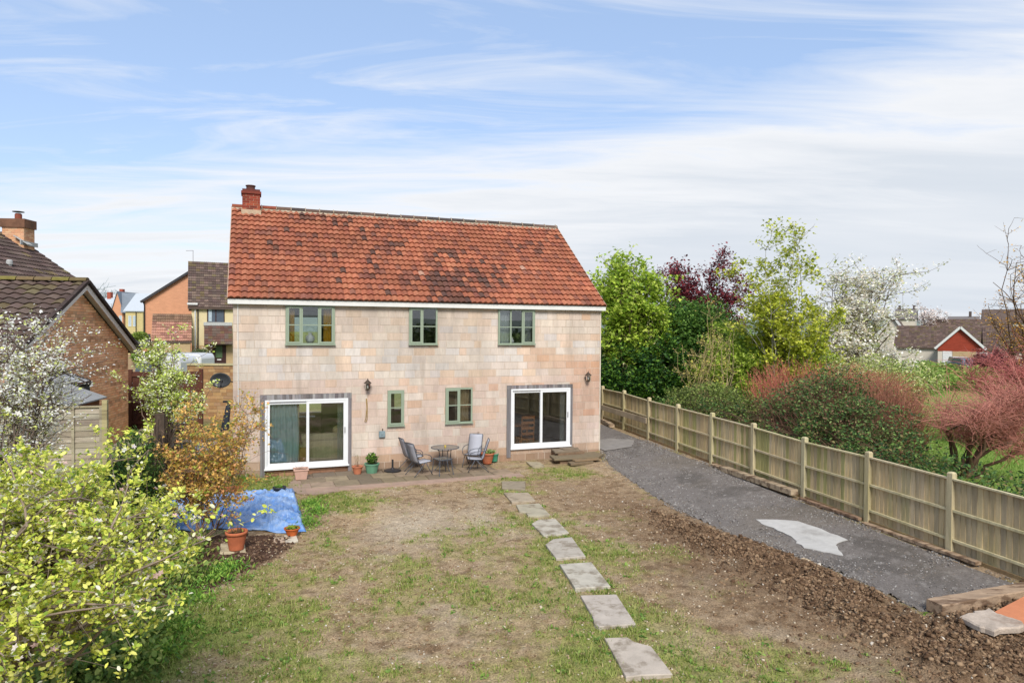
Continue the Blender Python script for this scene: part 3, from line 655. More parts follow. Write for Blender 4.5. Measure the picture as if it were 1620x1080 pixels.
dark_spots = [(575, 432, 30, 2), (690, 455, 40, 3), (735, 437, 30, 3), (720, 475, 38, 3), (742, 415, 24, 2), (840, 392, 22, 2), (500, 350, 30, 2.5), (580, 366, 14, 1.4), (870, 385, 20, 1.5), (895, 447, 14, 1), (610, 395, 26, 1.6), (540, 345, 24, 1.6), (470, 385, 16, 1.2), (800, 452, 16, 1.4), (640, 355, 20, 1.3), (425, 405, 20, 1.2), (715, 418, 20, 2)]
vn = lambda x, y: float(fbm(np.array([x*.9]), np.array([y*1.2]), 3, 77)[0])
def main_tile(x, y, r, c):
    P = Vector((x-VG, EY, EZ))+slope.normalized()*y; w = HW(P.x, P.y, P.z); px, py = proj(w)
    q = random.random(); base = (172, 107, 82) if q < .55 else ((182, 117, 90) if q < .75 else ((160, 99, 78) if q < .92 else (146, 94, 78)))
    base = np.array(base, float)
    for (sx, sy, rad, k) in dark_spots:
        e = math.exp(-((px-sx)/(rad*1.2))**2-((py-sy)/(rad*.55))**2)*k*.2
        if random.random() < e: base = np.array(random.choice([(116, 80, 68), (104, 78, 70), (134, 86, 72)]), float)
    if r > 16 and random.random() < .25: base = .75*base+.25*np.array((206, 184, 160))
    if random.random() < .004: base = np.array((190, 150, 130), float)
    base = base*(.9+.2*vn(x, y)); 
    if random.random() < .07: base = .5*base+.5*np.array((122, 86, 78))
    return J(C(*base), .08, .03)
MR = slope_frame((-VG, EY, EZ), (1, 0, 0), slope)
rows, cols = lay_tiles(roofp, MR, HL+2*VG, SLn-.06, .172, .272, main_tile, 295, lip=.055, amp=.04, rolls=1, n=7, minpx=4)
# ridge
ridge = Pieces('ridge_tile', 'ridge_tiles_joined', tile_o, tile_a, roofp, 60, 4)
seg = .46; t = -VG; i = 0
while t < HL+VG-.05:
    w = min(seg, HL+VG-t); mb = MB(); pts = []
    for k in range(9):
        a = math.pi*k/8; pts.append((-math.cos(a)*.125, math.sin(a)*.11-.02))
    V = [(0, y, z) for y, z in pts]+[(w-.02, y, z) for y, z in pts]; F = [(k, k+1, 10+k, 9+k) for k in range(8)]+[tuple(range(8, -1, -1)), tuple(range(9, 18))]
    c = (150, 84, 64) if i < 3 else random.choice([(96, 82, 76), (82, 74, 70), (110, 90, 80), (90, 76, 68)])
    ridge.add(V, F, J(C(*c), .1), Matrix.Translation((t, HD, ZR+.02+random.uniform(-.006, .008))), key='r' if w == seg else None); t += seg; i += 1
ridge.done()
mm = MB()
for t in np.arange(-VG, HL+VG-.1, .115):
    h = .03+random.uniform(0, .035); o = random.uniform(-.01, .01)
    mm.add([(t, HD-.15+o, ZR-.11), (t+.112, HD-.15, ZR-.11), (t+.112, HD-.09, ZR+.015), (t, HD-.09, ZR+.015), (t, HD-.16+o, ZR-.10+h), (t+.112, HD-.16, ZR-.10+h*.6)], [(0, 1, 5, 4), (4, 5, 2, 3)], None)
for t in np.arange(-VG+seg-.02, HL+VG, seg):
    mm.tube([(t, HD-.13, ZR), (t, HD-.07, ZR+.1), (t, HD, ZR+.125)], .016, 5)
hp('ridge_mortar', mm, mat('ridge_mortar', C(190, 172, 150), .95, var=.2, scale=8, fine=50, bump=.5, coords='World', stain=C(110, 88, 74)), roofp)
mm = MB()
for x in (-VG-.02, HL+VG):
    mm.obox(Vector((x+.01, EY+.02, EZ+.005)), Vector((x+.01, HD, ZR+.0)), .02, .07)
hp('verge', mm, mat('verge_cement', C(196, 170, 150), .95, bump=.4, coords='World', stain=C(130, 90, 70)), roofp)

# ------------------------------------------------------------------ chimney
def brick_stack(par, x0, x1, y0, y1, z0, z1, palette, name='brick', N=150, mortar=C(190, 168, 148), bl=.215, bh=.065, j=.01, minpx=4, faces='fblr', jit=.08, many='bricks_joined', proud=.006):
    """running-bond bricks proud of a mortar core"""
    mb = MB(); mb.box(x0+proud, x1-proud, y0+proud, y1-proud, z0, z1); mb.build('mortar_core', mat('brick_mortar', C(196, 170, 144), .95, var=.1, fine=60, bump=.3, coords='World'), par)
    P = Pieces(name, many, brick_o, brick_a, par, N, minpx); n = int(round((z1-z0)/(bh+j))); ch = (z1-z0)/n
    def face(o, xd, nd, L):
        for r in range(n):
            t = -(bl+j)/2*(r % 2)
            while t < L:
                a, b = max(t, 0)+j/2, min(t+bl+j, L)-j/2
                if b-a > .02:
                    w = round(b-a, 3); h = ch-j; V = [(0, 0, 0), (w, 0, 0), (w, 0, h), (0, 0, h), (0, -proud, 0), (w, -proud, 0), (w, -proud, h), (0, -proud, h)]
                    M = Matrix(((xd[0], -nd[0], 0, o[0]+xd[0]*a), (xd[1], -nd[1], 0, o[1]+xd[1]*a), (0, 0, 1, z0+r*ch+j/2), (0, 0, 0, 1)))
                    P.add(V, [(4, 5, 6, 7), (0, 1, 5, 4), (1, 2, 6, 5), (2, 3, 7, 6), (3, 0, 4, 7)], J(C(*random.choice(palette)), jit), M, key=(w,))
                t += bl+j
    if 'f' in faces: face((x0, y0+proud), (1, 0), (0, -1), x1-x0)
    if 'b' in faces: face((x1, y1-proud), (-1, 0), (0, 1), x1-x0)
    if 'l' in faces: face((x0+proud, y1), (0, -1), (-1, 0), y1-y0)
    if 'r' in faces: face((x1-proud, y0), (0, 1), (1, 0), y1-y0)
    P.done()
bk = dict(rough=.9, var=.12, scale=5, fine=50, bump=.25, coords='World', spec=.15)
brick_o = mat('brick', src='obj', **bk); brick_a = mat('brick_joined', src='attr', **bk)
a = np.array(toH(D(384.5, 330, 22.2))); CX = WL(397.5, 320, 3.5)[0]; cy0 = 3.45; cz0 = ZR-.35
chim = bpy.data.objects.new('chimney', None); COL.objects.link(chim); chim.parent = house
ctop = WL(397, 299, cy0)[1]; cw = .27
RED = [(158, 74, 58), (140, 66, 54), (170, 86, 64), (128, 60, 50)]
brick_stack(chim, CX-cw, CX+cw, cy0, cy0+.56, cz0, ctop-.15, RED, N=60)
cm = MB(); cm.box(CX-cw-.035, CX+cw+.035, cy0-.035, cy0+.595, ctop-.15, ctop-.07, None); cm.build('corbel_course', mat('corbel_brick', C(132, 66, 54), .9, bump=.3, coords='World'), chim)
cm = MB(); cm.box(CX-cw+.0, CX+cw, cy0, cy0+.56, ctop-.07, ctop); cm.build('cap_course', mat('cap_brick', C(112, 60, 52), .9, bump=.3, coords='World'), chim)
cm = MB(); cm.lathe([(.01, 0), (.15, 0), (.14, .05), (.13, .12), (.155, .14), (.155, .17), (.12, .17), (.11, .05)], 14, (CX-.02, cy0+.28, ctop-.01)); cm.build('chimney_pot', mat('pot_dark', C(96, 62, 56), .9, bump=.3), chim, smooth=False)
cm = MB(); cm.box(CX-cw-.03, CX+cw+.03, cy0-.04, cy0+.0, ZR-.36, ZR-.10); cm.build('flashing', mat('mortar_flaunch', C(200, 176, 150), .95, bump=.4, coords='World'), chim)

# ------------------------------------------------------------------ windows
green = mat('green_paint', C(158, 172, 150, 1.0), .45, var=.05, scale=5, fine=40, bump=.08, coords='World', spec=.4)
glass = glass_mat('window_glass', (.95, .97, .96, 1), boost=1.6)
def window(w, splits, bar, sash, label=None, proud=.05, fw=.05):
    t0, t1, z0, z1 = w; win = MB()
    y0, y1 = -proud, .06
    win.box(t0, t1, y0, y1, z0, z0+fw); win.box(t0, t1, y0, y1, z1-fw, z1); win.box(t0, t0+fw, y0+.001, y1, z0+fw, z1-fw); win.box(t1-fw, t1, y0+.001, y1, z0+fw, z1-fw)
    xs = [t0+fw]+[t0+(t1-t0)*s for s in splits]+[t1-fw]
    for s in xs[1:-1]: win.box(s-fw/2, s+fw/2, y0+.001, y1, z0+fw, z1-fw)
    wo_ = win.build('window', green, house)
    sl = MB(); sl.box(t0-.02, t1+.02, -proud-.035, -proud+.002, z0-.012, z0+.03); sl.build('sill', green, wo_)
    for i in range(len(xs)-1):
        a = xs[i]+(fw/2 if i else 0); b = xs[i+1]-(fw/2 if i < len(xs)-2 else 0); q = z0+fw; r = z1-fw
        if sash[i]:
            s = MB(); k = .042; yy = y0-.012; s.box(a-.008, b+.008, yy, yy+.04, q-.008, q+k); s.box(a-.008, b+.008, yy, yy+.04, r-k, r+.008); s.box(a-.008, a+k, yy, yy+.0395, q+k, r-k); s.box(b-k, b+.008, yy, yy+.0395, q+k, r-k)
            s.build('casement', green, wo_); a += k; b -= k; q += k; r -= k; gy = yy+.02
        else: gy = y0+.02
        zb = z0+(z1-z0)*bar; g = MB(); g.box(a, b, gy-.012, gy+.012, zb-.014, zb+.014); g.build('glazing_bar', green, wo_)
        for (u, v) in ((q, zb-.014), (zb+.014, r)):
            g = MB(); g.box(a, b, gy-.002, gy+.002, u, v); g.build('pane', glass, wo_)
    return wo_
window(W1, [(477.5-451.7)/78*.985, .668], .50, [1, 0, 1]); window(W2, [.47], .49, [1, 0]); window(W3, [.335, .655], .49, [0, 0, 1])
window(W4, [], .515, [1]); window(W5, [.51], .51, [1, 0])
# flaking cement over and under the two small windows
sm_ = MB()
for w in (W4, W5): sm_.box(w[0]-.04, w[1]+.04, -.006, .003, w[2]-.07, w[2]-.013)
sm_.build('cement_fillet', mat('cement_fillet', C(226, 214, 198), .95, bump=.4, coords='World'), house)

# ------------------------------------------------------------------ sliding patio doors in weathered timber surrounds
grey_wood_o = mat('grey_timber', src='obj', rough=.85, var=.22, scale=3, fine=40, bump=.4, stretch=(6, 6, .8), coords='World')
grey_wood_a = mat('grey_timber_joined', src='attr', rough=.85, var=.22, scale=3, fine=40, bump=.4, stretch=(6, 6, .8), coords='World')
def patio_door(name, O, Fm, jamb_z, handle_right=True):
    t0, t1, _, zt = O; f0, f1, fz0, fz1 = Fm
    sur = bpy.data.objects.new('door_surround', None); COL.objects.link(sur); sur.parent = house
    P = Pieces('surround_board', 'surround_boards', grey_wood_o, grey_wood_a, sur, 80, 2)
    for (a, b) in ((t0, (t0+f0)/2), ((t0+f0)/2, f0), (f1, (f1+t1)/2+.02), ((f1+t1)/2+.02, t1)):
        P.add(boxv(a+.002, b-.002, -.022, .02, jamb_z, zt-.12), BF, J(C(134, 130, 132), .12))
    t = t0
    while t < t1-.01:
        w = random.uniform(.055, .095); P.add(boxv(t+.002, min(t+w, t1)-.002, -.026, .02, fz1-.01, zt+random.uniform(-.008, .004)), BF, J(C(*random.choice([(150, 146, 148), (122, 116, 116), (164, 160, 160), (138, 132, 132)])), .1)); t += w
    P.done()
    door = bpy.data.objects.new('sliding_door', None); COL.objects.link(door); door.parent = house
    e = .055; mb = MB(); mb.box(f0, f1, -.03, .1, fz0, fz0+e+.03); mb.box(f0, f1, -.03, .1, fz1-e, fz1); mb.box(f0, f0+e, -.029, .1, fz0+e+.03, fz1-e); mb.box(f1-e, f1, -.029, .1, fz0+e+.03, fz1-e)
    mb.box(f0-.02, f1+.03, -.075, -.031, fz0-.01, fz0+.035); mb.build('frame', white, door)
    mid = (f0+f1)/2+.01; s = .075
    for (a, b, y) in ((f0+e, mid+.04, .02), (mid-.035, f1-e, -.022)):
        z0, z1 = fz0+e+.03, fz1-e; mb = MB(); mb.box(a, b, y, y+.035, z0, z0+s); mb.box(a, b, y, y+.035, z1-s, z1); mb.box(a, a+s, y+.0005, y+.0345, z0+s, z1-s); mb.box(b-s, b, y+.0005, y+.0345, z0+s, z1-s)
        mb.build('sash', white, door); g = MB(); g.box(a+s, b-s, y+.014, y+.02, z0+s, z1-s); g.build('pane', glass, door)
    mb = MB(); mb.box(f1-e-.05, f1-e-.025, -.05, -.023, fz0+.95, fz0+1.12); mb.build('handle', mat('handle_grey', C(190, 192, 196), .3, metal=.6, bump=0), door)
    return door
patio_door('left', D1, FR1, .0); patio_door('right', D2, FR2, .12)
# under the left door: cut blocks and dark opening below the threshold
mb = MB(); mb.box(D1[0], D1[1], .02, .28, -.3, FR1[2]+.0); mb.build('threshold', mat('threshold_brick', C(128, 98, 76), .95, var=.2, bump=.5, coords='World'), house)
P = Pieces('threshold_brick', 'threshold_bricks', bo, ba, house, 20, 3); t = FR1[0]+.0
P.add(boxv(FR1[0], FR1[0]+.01, 0, .02, .01, .02), BF, C(140, 110, 90))
for zz0, hh in ((.0, .10), (.11, max(FR1[2]-.125, .04))):
    t = FR1[0]+random.uniform(0, .1)
    while t < FR1[1]-.1:
        w = random.uniform(.3, .45); P.add(boxv(t, min(t+w-.012, FR1[1]), .004, .03, zz0+.01, zz0+hh), BF, J(C(*random.choice([(168, 130, 100), (150, 112, 88), (134, 104, 82)])), .08)); t += w
P.done()

# rooms behind the glass
room = mat('room_wall', C(196, 186, 168), .9, var=.03, bump=0); roomd = mat('room_dark', C(112, 96, 80), .9, bump=0); carpet = mat('carpet', C(150, 132, 110), 1, bump=0)
mb = MB()
for (z0, z1) in ((.16, 2.45), (2.66, ZE)):
    for (xa, xb) in ((.28, 1.6), (2.7, 5.2), (6.3, 8.3), (9.6, HL-.28)): mb.box(xa, xb, 3.9, 4.0, z0, z1)  # gaps left so the added rear daylight reaches the front rooms
for x in (3.55, 6.4, 8.1): mb.box(x, x+.1, .28, 3.9, .16, 2.45)
for x in (3.3, 6.9): mb.box(x, x+.1, .28, 3.9, 2.66, ZE)
mb.build('interior_wall', room, house)
mb = MB(); mb.box(.28, HL-.28, .28, ts-.28, .02, .16); mb.box(.28, HL-.28, .28, ts-.28, 2.45, 2.66); mb.box(.28, HL-.28, .28, ts-.28, ZE+.04, ZE+.09); mb.build('interior_floor', carpet, house)

# ------------------------------------------------------------------ steps up to the right door
def hthing(name, label, cat, t, y, z=0, rz=0, group=None):
    p = HW(t, y, z); return thing(name, label, cat, p, TH+rz, group)
sx = WL(893, 715)[0]; st_ = hthing('door_steps', 'rough stone slab steps up to the right sliding door', 'steps', sx, 0, 0)
zt0 = FR2[2]-.06; st_.scale = (1.12, 1.25, 1.0)
print('door sill', FR1[2], FR2[2], 'sx', sx)
mm = MB(); mm.box(-.42, .42, -.42, -.005, -.05, zt0-.06); mm.box(-.52, .75, -.75, -.425, -.05, zt0*.5-.01); mm.build('rubble_base', mat('rubble_base', C(134, 110, 88), .95, var=.25, scale=4, fine=30, bump=.9, coords='World'), st_)
for (poly, z0, z1, c) in (([(-.50, -.44), (.30, -.40), (.36, -.28), (.42, -.02), (-.42, -.02)], zt0-.06, zt0, (140, 124, 104)), ([(-.18, -.3), (.2, -.3), (.24, -.05), (-.18, -.05)], zt0+.002, zt0+.035, (128, 114, 96)),
                        ([(-.72, -.78), (.62, -.82), (1.0, -.55), (.85, -.2), (-.6, -.3)], zt0*.5-.03, zt0*.5+.03, (132, 116, 94)), ([(-.38, -1.12), (.34, -1.1), (.42, -.84), (-.34, -.84)], .03, .10, (128, 110, 84)), ([(-.2, -1.0), (.62, -1.02), (.55, -.8), (-.2, -.8)], .11, .15, (146, 124, 92)), ([(.55, -.7), (1.2, -.62), (1.15, -.3), (.6, -.3)], -.02, .08, (138, 118, 92))):
    V, F = slab_poly(poly, z0, z1, .015, .012); obj('step_slab', mesh('step_slab', V, F), stone_o, st_, color=J(C(*c), .05))
# ------------------------------------------------------------------ close-board fence beside the drive
fwo = dict(rough=.88, var=.20, scale=2.2, fine=45, bump=.35, coords='World', spec=.12, stretch=(5, 5, .9), stain=C(176, 168, 104)[:3]+(1, .42), stain_scale=.5, stain_lo=.48, stain_hi=.66)
fo = mat('fence_wood', src='obj', **fwo); fa_ = mat('fence_wood_joined', src='attr', **fwo)
fence = thing('garden_fence', 'weathered close board fence with wooden posts and rails along the gravel drive', 'fence', (0, 0, 0))
PB = Pieces('board', 'boards_joined', fo, fa_, fence, 290, 3)
def postpt(k): X, y = post_xy(k); b = fence_base(y); return Vector((X, y, b))
fdx = Vector((FDIR[0], FDIR[1], 0)); fnn = Vector((FN[0], FN[1], 0))
toph = {k: 1.36+.0*k+random.uniform(-.02, .03) for k in range(-9, 12)}
WC = [(230, 206, 160), (216, 194, 152), (236, 214, 166), (202, 184, 150), (224, 204, 166)]
for k in range(-8, 11):
    p = postpt(k); h = toph[k]+.10
    mb = MB(); w = .055; V = []
    q = [p+fdx*a*w+fnn*b*w for a, b in ((-1, -1), (1, -1), (1, 1), (-1, 1))]
    V = [v+Vector((0, 0, -.3)) for v in q]+[v+Vector((0, 0, h)) for v in q]+[p+(v-p)*.6+Vector((0, 0, h+.025)) for v in q]
    mb.add([v-p for v in V], [(0, 3, 2, 1), (0, 1, 5, 4), (1, 2, 6, 5), (2, 3, 7, 6), (3, 0, 4, 7), (4, 5, 9, 8), (5, 6, 10, 9), (6, 7, 11, 10), (7, 4, 8, 11), (8, 9, 10, 11)])
    if -3 <= k or True: mb.build('post', fo, fence, loc=p, color=J(C(212, 198, 160), .07), rot=(R(random.uniform(-.6, .6)), R(random.uniform(-.6, .6)), 0))
    if k == 10: continue
    p2 = postpt(k+1); hp_ = toph[k+1]; n = 17; L_ = (p2-p).length
    dirv = (p2-p).normalized(); a0 = .06; step = (L_-.12)/n; green_t = random.uniform(0, 1)
    for i in range(n):
        s = a0+i*step; c = p+dirv*s; z1 = toph[k]*(1-s/L_)+hp_*(s/L_)-.02+random.uniform(-.012, .004)
        o = c-fnn*.022; b1 = o+dirv*(step+.018)-fnn*.012; th = .016
        f = random.random(); col = C(*random.choice(WC)); 
        if k >= 1 and k <= 5 and f < .25: col = C(190, 184, 126)
        zb = -.12
        V = [o+Vector((0, 0, zb)), b1+Vector((0, 0, zb)), b1-fnn*th*.4+Vector((0, 0, zb)), o-fnn*th+Vector((0, 0, zb))]
        V += [v+Vector((0, 0, z1-zb)) for v in V]; base = o.copy()
        PB.add([v-base for v in V], BF, J(col, .12, .02), Matrix.Translation(base))
    for (zf, wz, tk) in ((.0, .035, .05), (.40, .045, .05), (.79, .045, .05)):
        a = p+Vector((0, 0, toph[k]*(1-zf)-.02))+dirv*.055; b = p2+Vector((0, 0, hp_*(1-zf)-.02))-dirv*.055; a = a+fnn*.006; b = b+fnn*.006
        if zf == 0: mb = MB().obox(a+Vector((0, 0, .02)), b+Vector((0, 0, .02)), .07, .03); mb.build('capping', fo, fence, color=J(C(214, 200, 162), .06))
        else: mb = MB().obox(a, b, .045, .045); mb.build('rail', fo, fence, color=J(C(222, 208, 168), .06))
    g = MB().obox(p+Vector((0, 0, .02))+dirv*.055+fnn*.02, p2+Vector((0, 0, .02))-dirv*.055+fnn*.02, .03, .1); g.build('gravel_board', fo, fence, color=J(C(150, 124, 92), .08))
PB.done()
plk = mat('pale_plank', C(204, 184, 156), .85, var=.14, scale=3, fine=50, bump=.3, coords='World', stain=C(150, 130, 106))
p = postpt(6)+fnn*.1; q = postpt(8)+fnn*.1
tag(MB().obox(p+Vector((0, 0, .66)), q+fdx*.15+Vector((0, 0, .62)), .03, .20).build('fence_plank', plk, bevel=.004), 'long pale board fixed across the far fence panels beside the house corner', 'plank')
# timbers lying about
def beam(p, q, w, h, label, c, name='timber_beam', cat='timber beam', z=None, grp=None):
    a = Vector((p[0], p[1], (gbase(p[0], p[1]) if z is None else z)+.02+h/2)); b = Vector((q[0], q[1], (gbase(q[0], q[1]) if z is None else z)+.02+h/2))
    mid = (a+b)/2; d = b-a; n = 14; V = []; F = []; side = d.normalized().cross(Vector((0, 0, 1))).normalized()
    for i in range(n+1):
        c_ = a+d*i/n-mid; ww = w/2+random.uniform(-.006, .006); hh = h/2+random.uniform(-.006, .006); ch = .012
        for (u, v) in ((-1, -1), (1, -1), (1, .8), (.92, 1), (-.92, 1), (-1, .8)): V.append(c_+side*ww*u+Vector((0, 0, hh*v)))
    for i in range(n):
        for k in range(6): F.append((i*6+k, i*6+(k+1) % 6, (i+1)*6+(k+1) % 6, (i+1)*6+k))
    F.append((5, 4, 3, 2, 1, 0)); F.append(tuple(n*6+k for k in range(6)))
    return tag(obj(name, mesh(name, V, F), mat('beam_'+str(c), C(*c), .85, var=.25, scale=4, fine=40, bump=.6, coords='World', stain=C(104, 78, 58)[:3]+(1, .8), stain_scale=3.5, stain_lo=.46, stain_hi=.6, bdist=.02, stretch=(.6, 2.2, 2)), loc=mid), label, cat, grp)
a = G(1478, 962, .1); b = G(1632, 928, .2)
beam(a[:2], b[:2], .27, .17, 'heavy weathered oak beam lying across the near end of the gravel drive', (182, 156, 130))
def fbeam(k0, k1, off, w, h, dz, *r, **kw):
    p, q = postpt(k0)+fnn*off, postpt(k1)+fnn*off; beam((p.x, p.y), (q.x, q.y), w, h, *r, z=(gbase(p.x, p.y)+gbase(q.x, q.y))/2+dz, **kw)
fbeam(2.02, 3.55, .24, .2, .13, .03, 'long grey timber sleeper lying along the foot of the fence', (190, 170, 142))
beam(G(950, 673, .3)[:2], G(968, 683, .3)[:2], .2, .14, 'short pale log end by the fence beyond the house corner', (200, 176, 146))
beam(G(1130, 742, .2)[:2], G(1160, 754, .2)[:2], .18, .06, 'short thin board by the fence behind the long sleeper', (186, 162, 134))
fbeam(1.03, 1.97, .15, .1, .06, .0, 'narrow edging board at the foot of the fence beyond the concrete patch', (166, 136, 112), 'edging_board', 'edging board', grp='boards edging the drive')
fbeam(-.35, .97, .16, .13, .06, .0, 'narrow edging board at the foot of the nearest fence post', (186, 160, 132), 'edging_board', 'edging board', grp='boards edging the drive')
beam(G(1270, 884, .05)[:2], G(1296, 896, .05)[:2], .07, .04, 'broken strip of pale wood half buried between drive and dug soil', (210, 188, 156), 'wood_strip', 'wood strip')
# terracotta board and broken slab bottom right
P = [G(*p, .12)[:2] for p in [(1572, 979), (1622, 952), (1700, 990), (1640, 1010)]]; c = np.mean(P, 0)
V, F = slab_poly([p-c for p in P][::-1], 0, .03, .001); tag(obj('clay_board', mesh('clay_board', V, F), mat('terracotta_board', C(214, 138, 98), .8, var=.1, scale=5, fine=60, bump=.15, coords='World'), loc=(c[0], c[1], gz(c[0], c[1])+.12), rot=(R(1), R(1), 0)), 'flat terracotta coloured board lying on dug soil at the right edge', 'board')
P = [G(*p, .1)[:2] for p in [(1520, 992), (1534, 985), (1560, 978), (1582, 990), (1618, 1000), (1612, 1012), (1570, 1014), (1548, 1008)]]; c = np.mean(P, 0)
P = [p+(q-p)*f for p, q in zip(P, P[1:]+P[:1]) for f in (0, .35, .7)]; V, F = slab_poly([p-c for p in P][::-1], -.04, .04, .022, .02); tag(obj('broken_slab', mesh('broken_slab', V, F), mat('broken_concrete', C(196, 180, 164), .95, var=.25, scale=4, fine=40, bump=.9, coords='World', stain=C(140, 110, 90)[:3]+(1, .8)), loc=(c[0], c[1], gz(c[0], c[1])+.05)), 'broken piece of pale concrete on the dug soil next to the terracotta board', 'rubble')

# ------------------------------------------------------------------ tarpaulin
def tarp():
    q = [G(*p)[:2] for p in [(236, 838), (258, 794), (467, 778.5), (484, 842)]]   # BL TL TR BR
    nu, nv = 170, 90; u, v = np.meshgrid(np.linspace(0, 1, nu), np.linspace(0, 1, nv)); u = u.ravel(); v = v.ravel()
    BL, TL, TR, BR = [np.array(a) for a in q]
    P = (BL[None]*((1-u)*(1-v))[:, None]+BR[None]*(u*(1-v))[:, None]+TL[None]*((1-u)*v)[:, None]+TR[None]*(u*v)[:, None])
    ed = (.07*np.sin(u*9)+.05*np.sin(u*23+1)+.12*(fbm(u*9, v*0+3, 3, 5)-.5)); P[:, 1] += ed*np.where(v < .5, -(1-v*2)**2, .4*(v*2-1)**2); P[:, 0] += .12*(fbm(v*7, u*0+1, 3, 6)-.5)*(np.abs(u-.5)*2)**2
    x, y = P[:, 0], P[:, 1]
    a = np.arctan2(y-BL[1]-.15, x-BL[0]-.1)
    fan = np.abs(np.sin(a*15+2*fbm(x, y, 2, 7)))**.6*.055*np.exp(-np.hypot(x-BL[0], y-BL[1])/1.3)
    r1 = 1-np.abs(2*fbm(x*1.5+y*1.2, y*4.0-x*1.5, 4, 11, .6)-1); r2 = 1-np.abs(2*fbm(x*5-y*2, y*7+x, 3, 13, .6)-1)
    e = np.minimum(np.minimum(u, 1-u)*4.3, np.minimum(v, 1-v)*1.6)
    z = .03+.13*sm(0, .5, e)*fbm(x*1.1, y*1.1, 2, 3)+.13*r1**5+.065*r2**4+fan*1.3+.03*sm(.9, 1, 1-v)*np.sin(u*60)
    z = z*sm(-.03, .14, e)+.015; z = z+gbase(x, y)
    i = np.arange(nu*nv).reshape(nv, nu); F = np.stack([i[:-1, :-1].ravel(), i[:-1, 1:].ravel(), i[1:, 1:].ravel(), i[1:, :-1].ravel()], 1)
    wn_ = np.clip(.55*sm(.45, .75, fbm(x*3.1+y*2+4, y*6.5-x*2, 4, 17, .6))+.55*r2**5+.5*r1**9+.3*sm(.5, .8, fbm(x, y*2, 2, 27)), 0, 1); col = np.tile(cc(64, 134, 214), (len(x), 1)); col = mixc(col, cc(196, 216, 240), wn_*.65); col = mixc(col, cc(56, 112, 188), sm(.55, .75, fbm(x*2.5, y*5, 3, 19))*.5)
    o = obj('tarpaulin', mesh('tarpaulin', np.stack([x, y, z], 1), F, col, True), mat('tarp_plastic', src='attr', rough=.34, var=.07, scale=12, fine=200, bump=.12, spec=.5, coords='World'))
    md = o.modifiers.new('s', 'SOLIDIFY'); md.thickness = .004; md.offset = -1
    tag(o, 'large crumpled blue tarpaulin spread on the ground behind the orange leaved shrub', 'tarpaulin')
tarp()

# ------------------------------------------------------------------ pots and planters
terra = mat('terracotta', C(196, 112, 76), .85, var=.14, scale=9, fine=60, bump=.2, coords='World', stain=C(206, 160, 130)[:3]+(1, .4))
soilm = mat('potting_soil', C(70, 52, 40), 1, var=.3, scale=30, bump=.9, coords='World')
def leafblob(name, par, c, r, h, n, ls, cols, m='leaf_pot', up=.3):
    P = rng.normal(0, 1, (n, 3)); P /= np.linalg.norm(P, axis=1)[:, None]; P *= (rng.random((n, 1))**.45); P = P*np.array([r, r, h/2])+np.array(c)+np.array([0, 0, h/2])
    return leaves_obj(name, par, P, ls, cols, m, up)
LK = 1.7
def leaves_mesh_arrays(P, ls, cols, up=.3, shape='leaf', wts=None, droop=0, dirs=None, cj=.25):
    n = len(P); s = ls*rng.uniform(.55, 1.25, n); th = rng.uniform(0, 2*np.pi, n)
    ax = np.stack([np.cos(th), np.sin(th), rng.normal(up, .55, n)-droop], 1)
    if dirs is not None: ax = ax*.8+dirs
    ax /= np.linalg.norm(ax, axis=1)[:, None]
    nr = rng.normal(0, 1, (n, 3))*.7+np.array([0, 0, 1.0]); sd = np.cross(ax, nr); sd /= np.linalg.norm(sd, axis=1)[:, None]+1e-9; nn = np.cross(sd, ax)
    if shape == 'leaf':
        T = np.array([(0, 0, 0), (.45, .30, .07), (1, 0, -.06), (.45, -.30, .07)]); FF = np.array([(0, 1, 2), (0, 2, 3)])
    elif shape == 'long':
        T = np.array([(0, 0, 0), (.45, .13, .03), (1, 0, -.1), (.45, -.13, .03)]); FF = np.array([(0, 1, 2), (0, 2, 3)])
    elif shape == 'maple':
        T = np.array([(0, 0, 0), (.25, .5, .0), (.5, .16, .05), (1, 0, -.08), (.5, -.16, .05), (.25, -.5, 0)]); FF = np.array([(0, 1, 2), (0, 2, 3), (0, 3, 4), (0, 4, 5)])
    else:   # broad six-sided leaf
        T = np.array([(0, 0, 0), (.25, .24, .06), (.65, .27, .05), (1, 0, -.08), (.65, -.27, .05), (.25, -.24, .06)]); FF = np.array([(0, 1, 2), (0, 2, 3), (0, 3, 4), (0, 4, 5)])
    k = len(T); V = P[:, None]+s[:, None, None]*(T[None, :, :1]*ax[:, None]+T[None, :, 1:2]*sd[:, None]+T[None, :, 2:]*nn[:, None])
    F = (FF[None]+(np.arange(n)*k)[:, None, None]).reshape(-1, 3)
    pal = np.array([cc(*c) for c in cols]); c = np.minimum(pal[rng.choice(len(pal), n, p=wts)]*LK*(1+cj*(rng.random((n, 1))-.5)*2), .9)
    return V.reshape(-1, 3), F, np.repeat(c, k, 0)
def leafmat(m, tr=.35, rough=.55): return mat(m, src='attr', rough=rough, var=0, bump=0, spec=.25, trans=tr)
def leaves_obj(name, par, P, ls, cols, m='leaf_pot', up=.3, shape='leaf', stuff=True, **k):
    V, F, c = leaves_mesh_arrays(np.asarray(P), ls, cols, up, shape, **k); o = obj(name, mesh(name, V, F, c), leafmat(m), par)
    if stuff: o['kind'] = 'stuff'
    return o
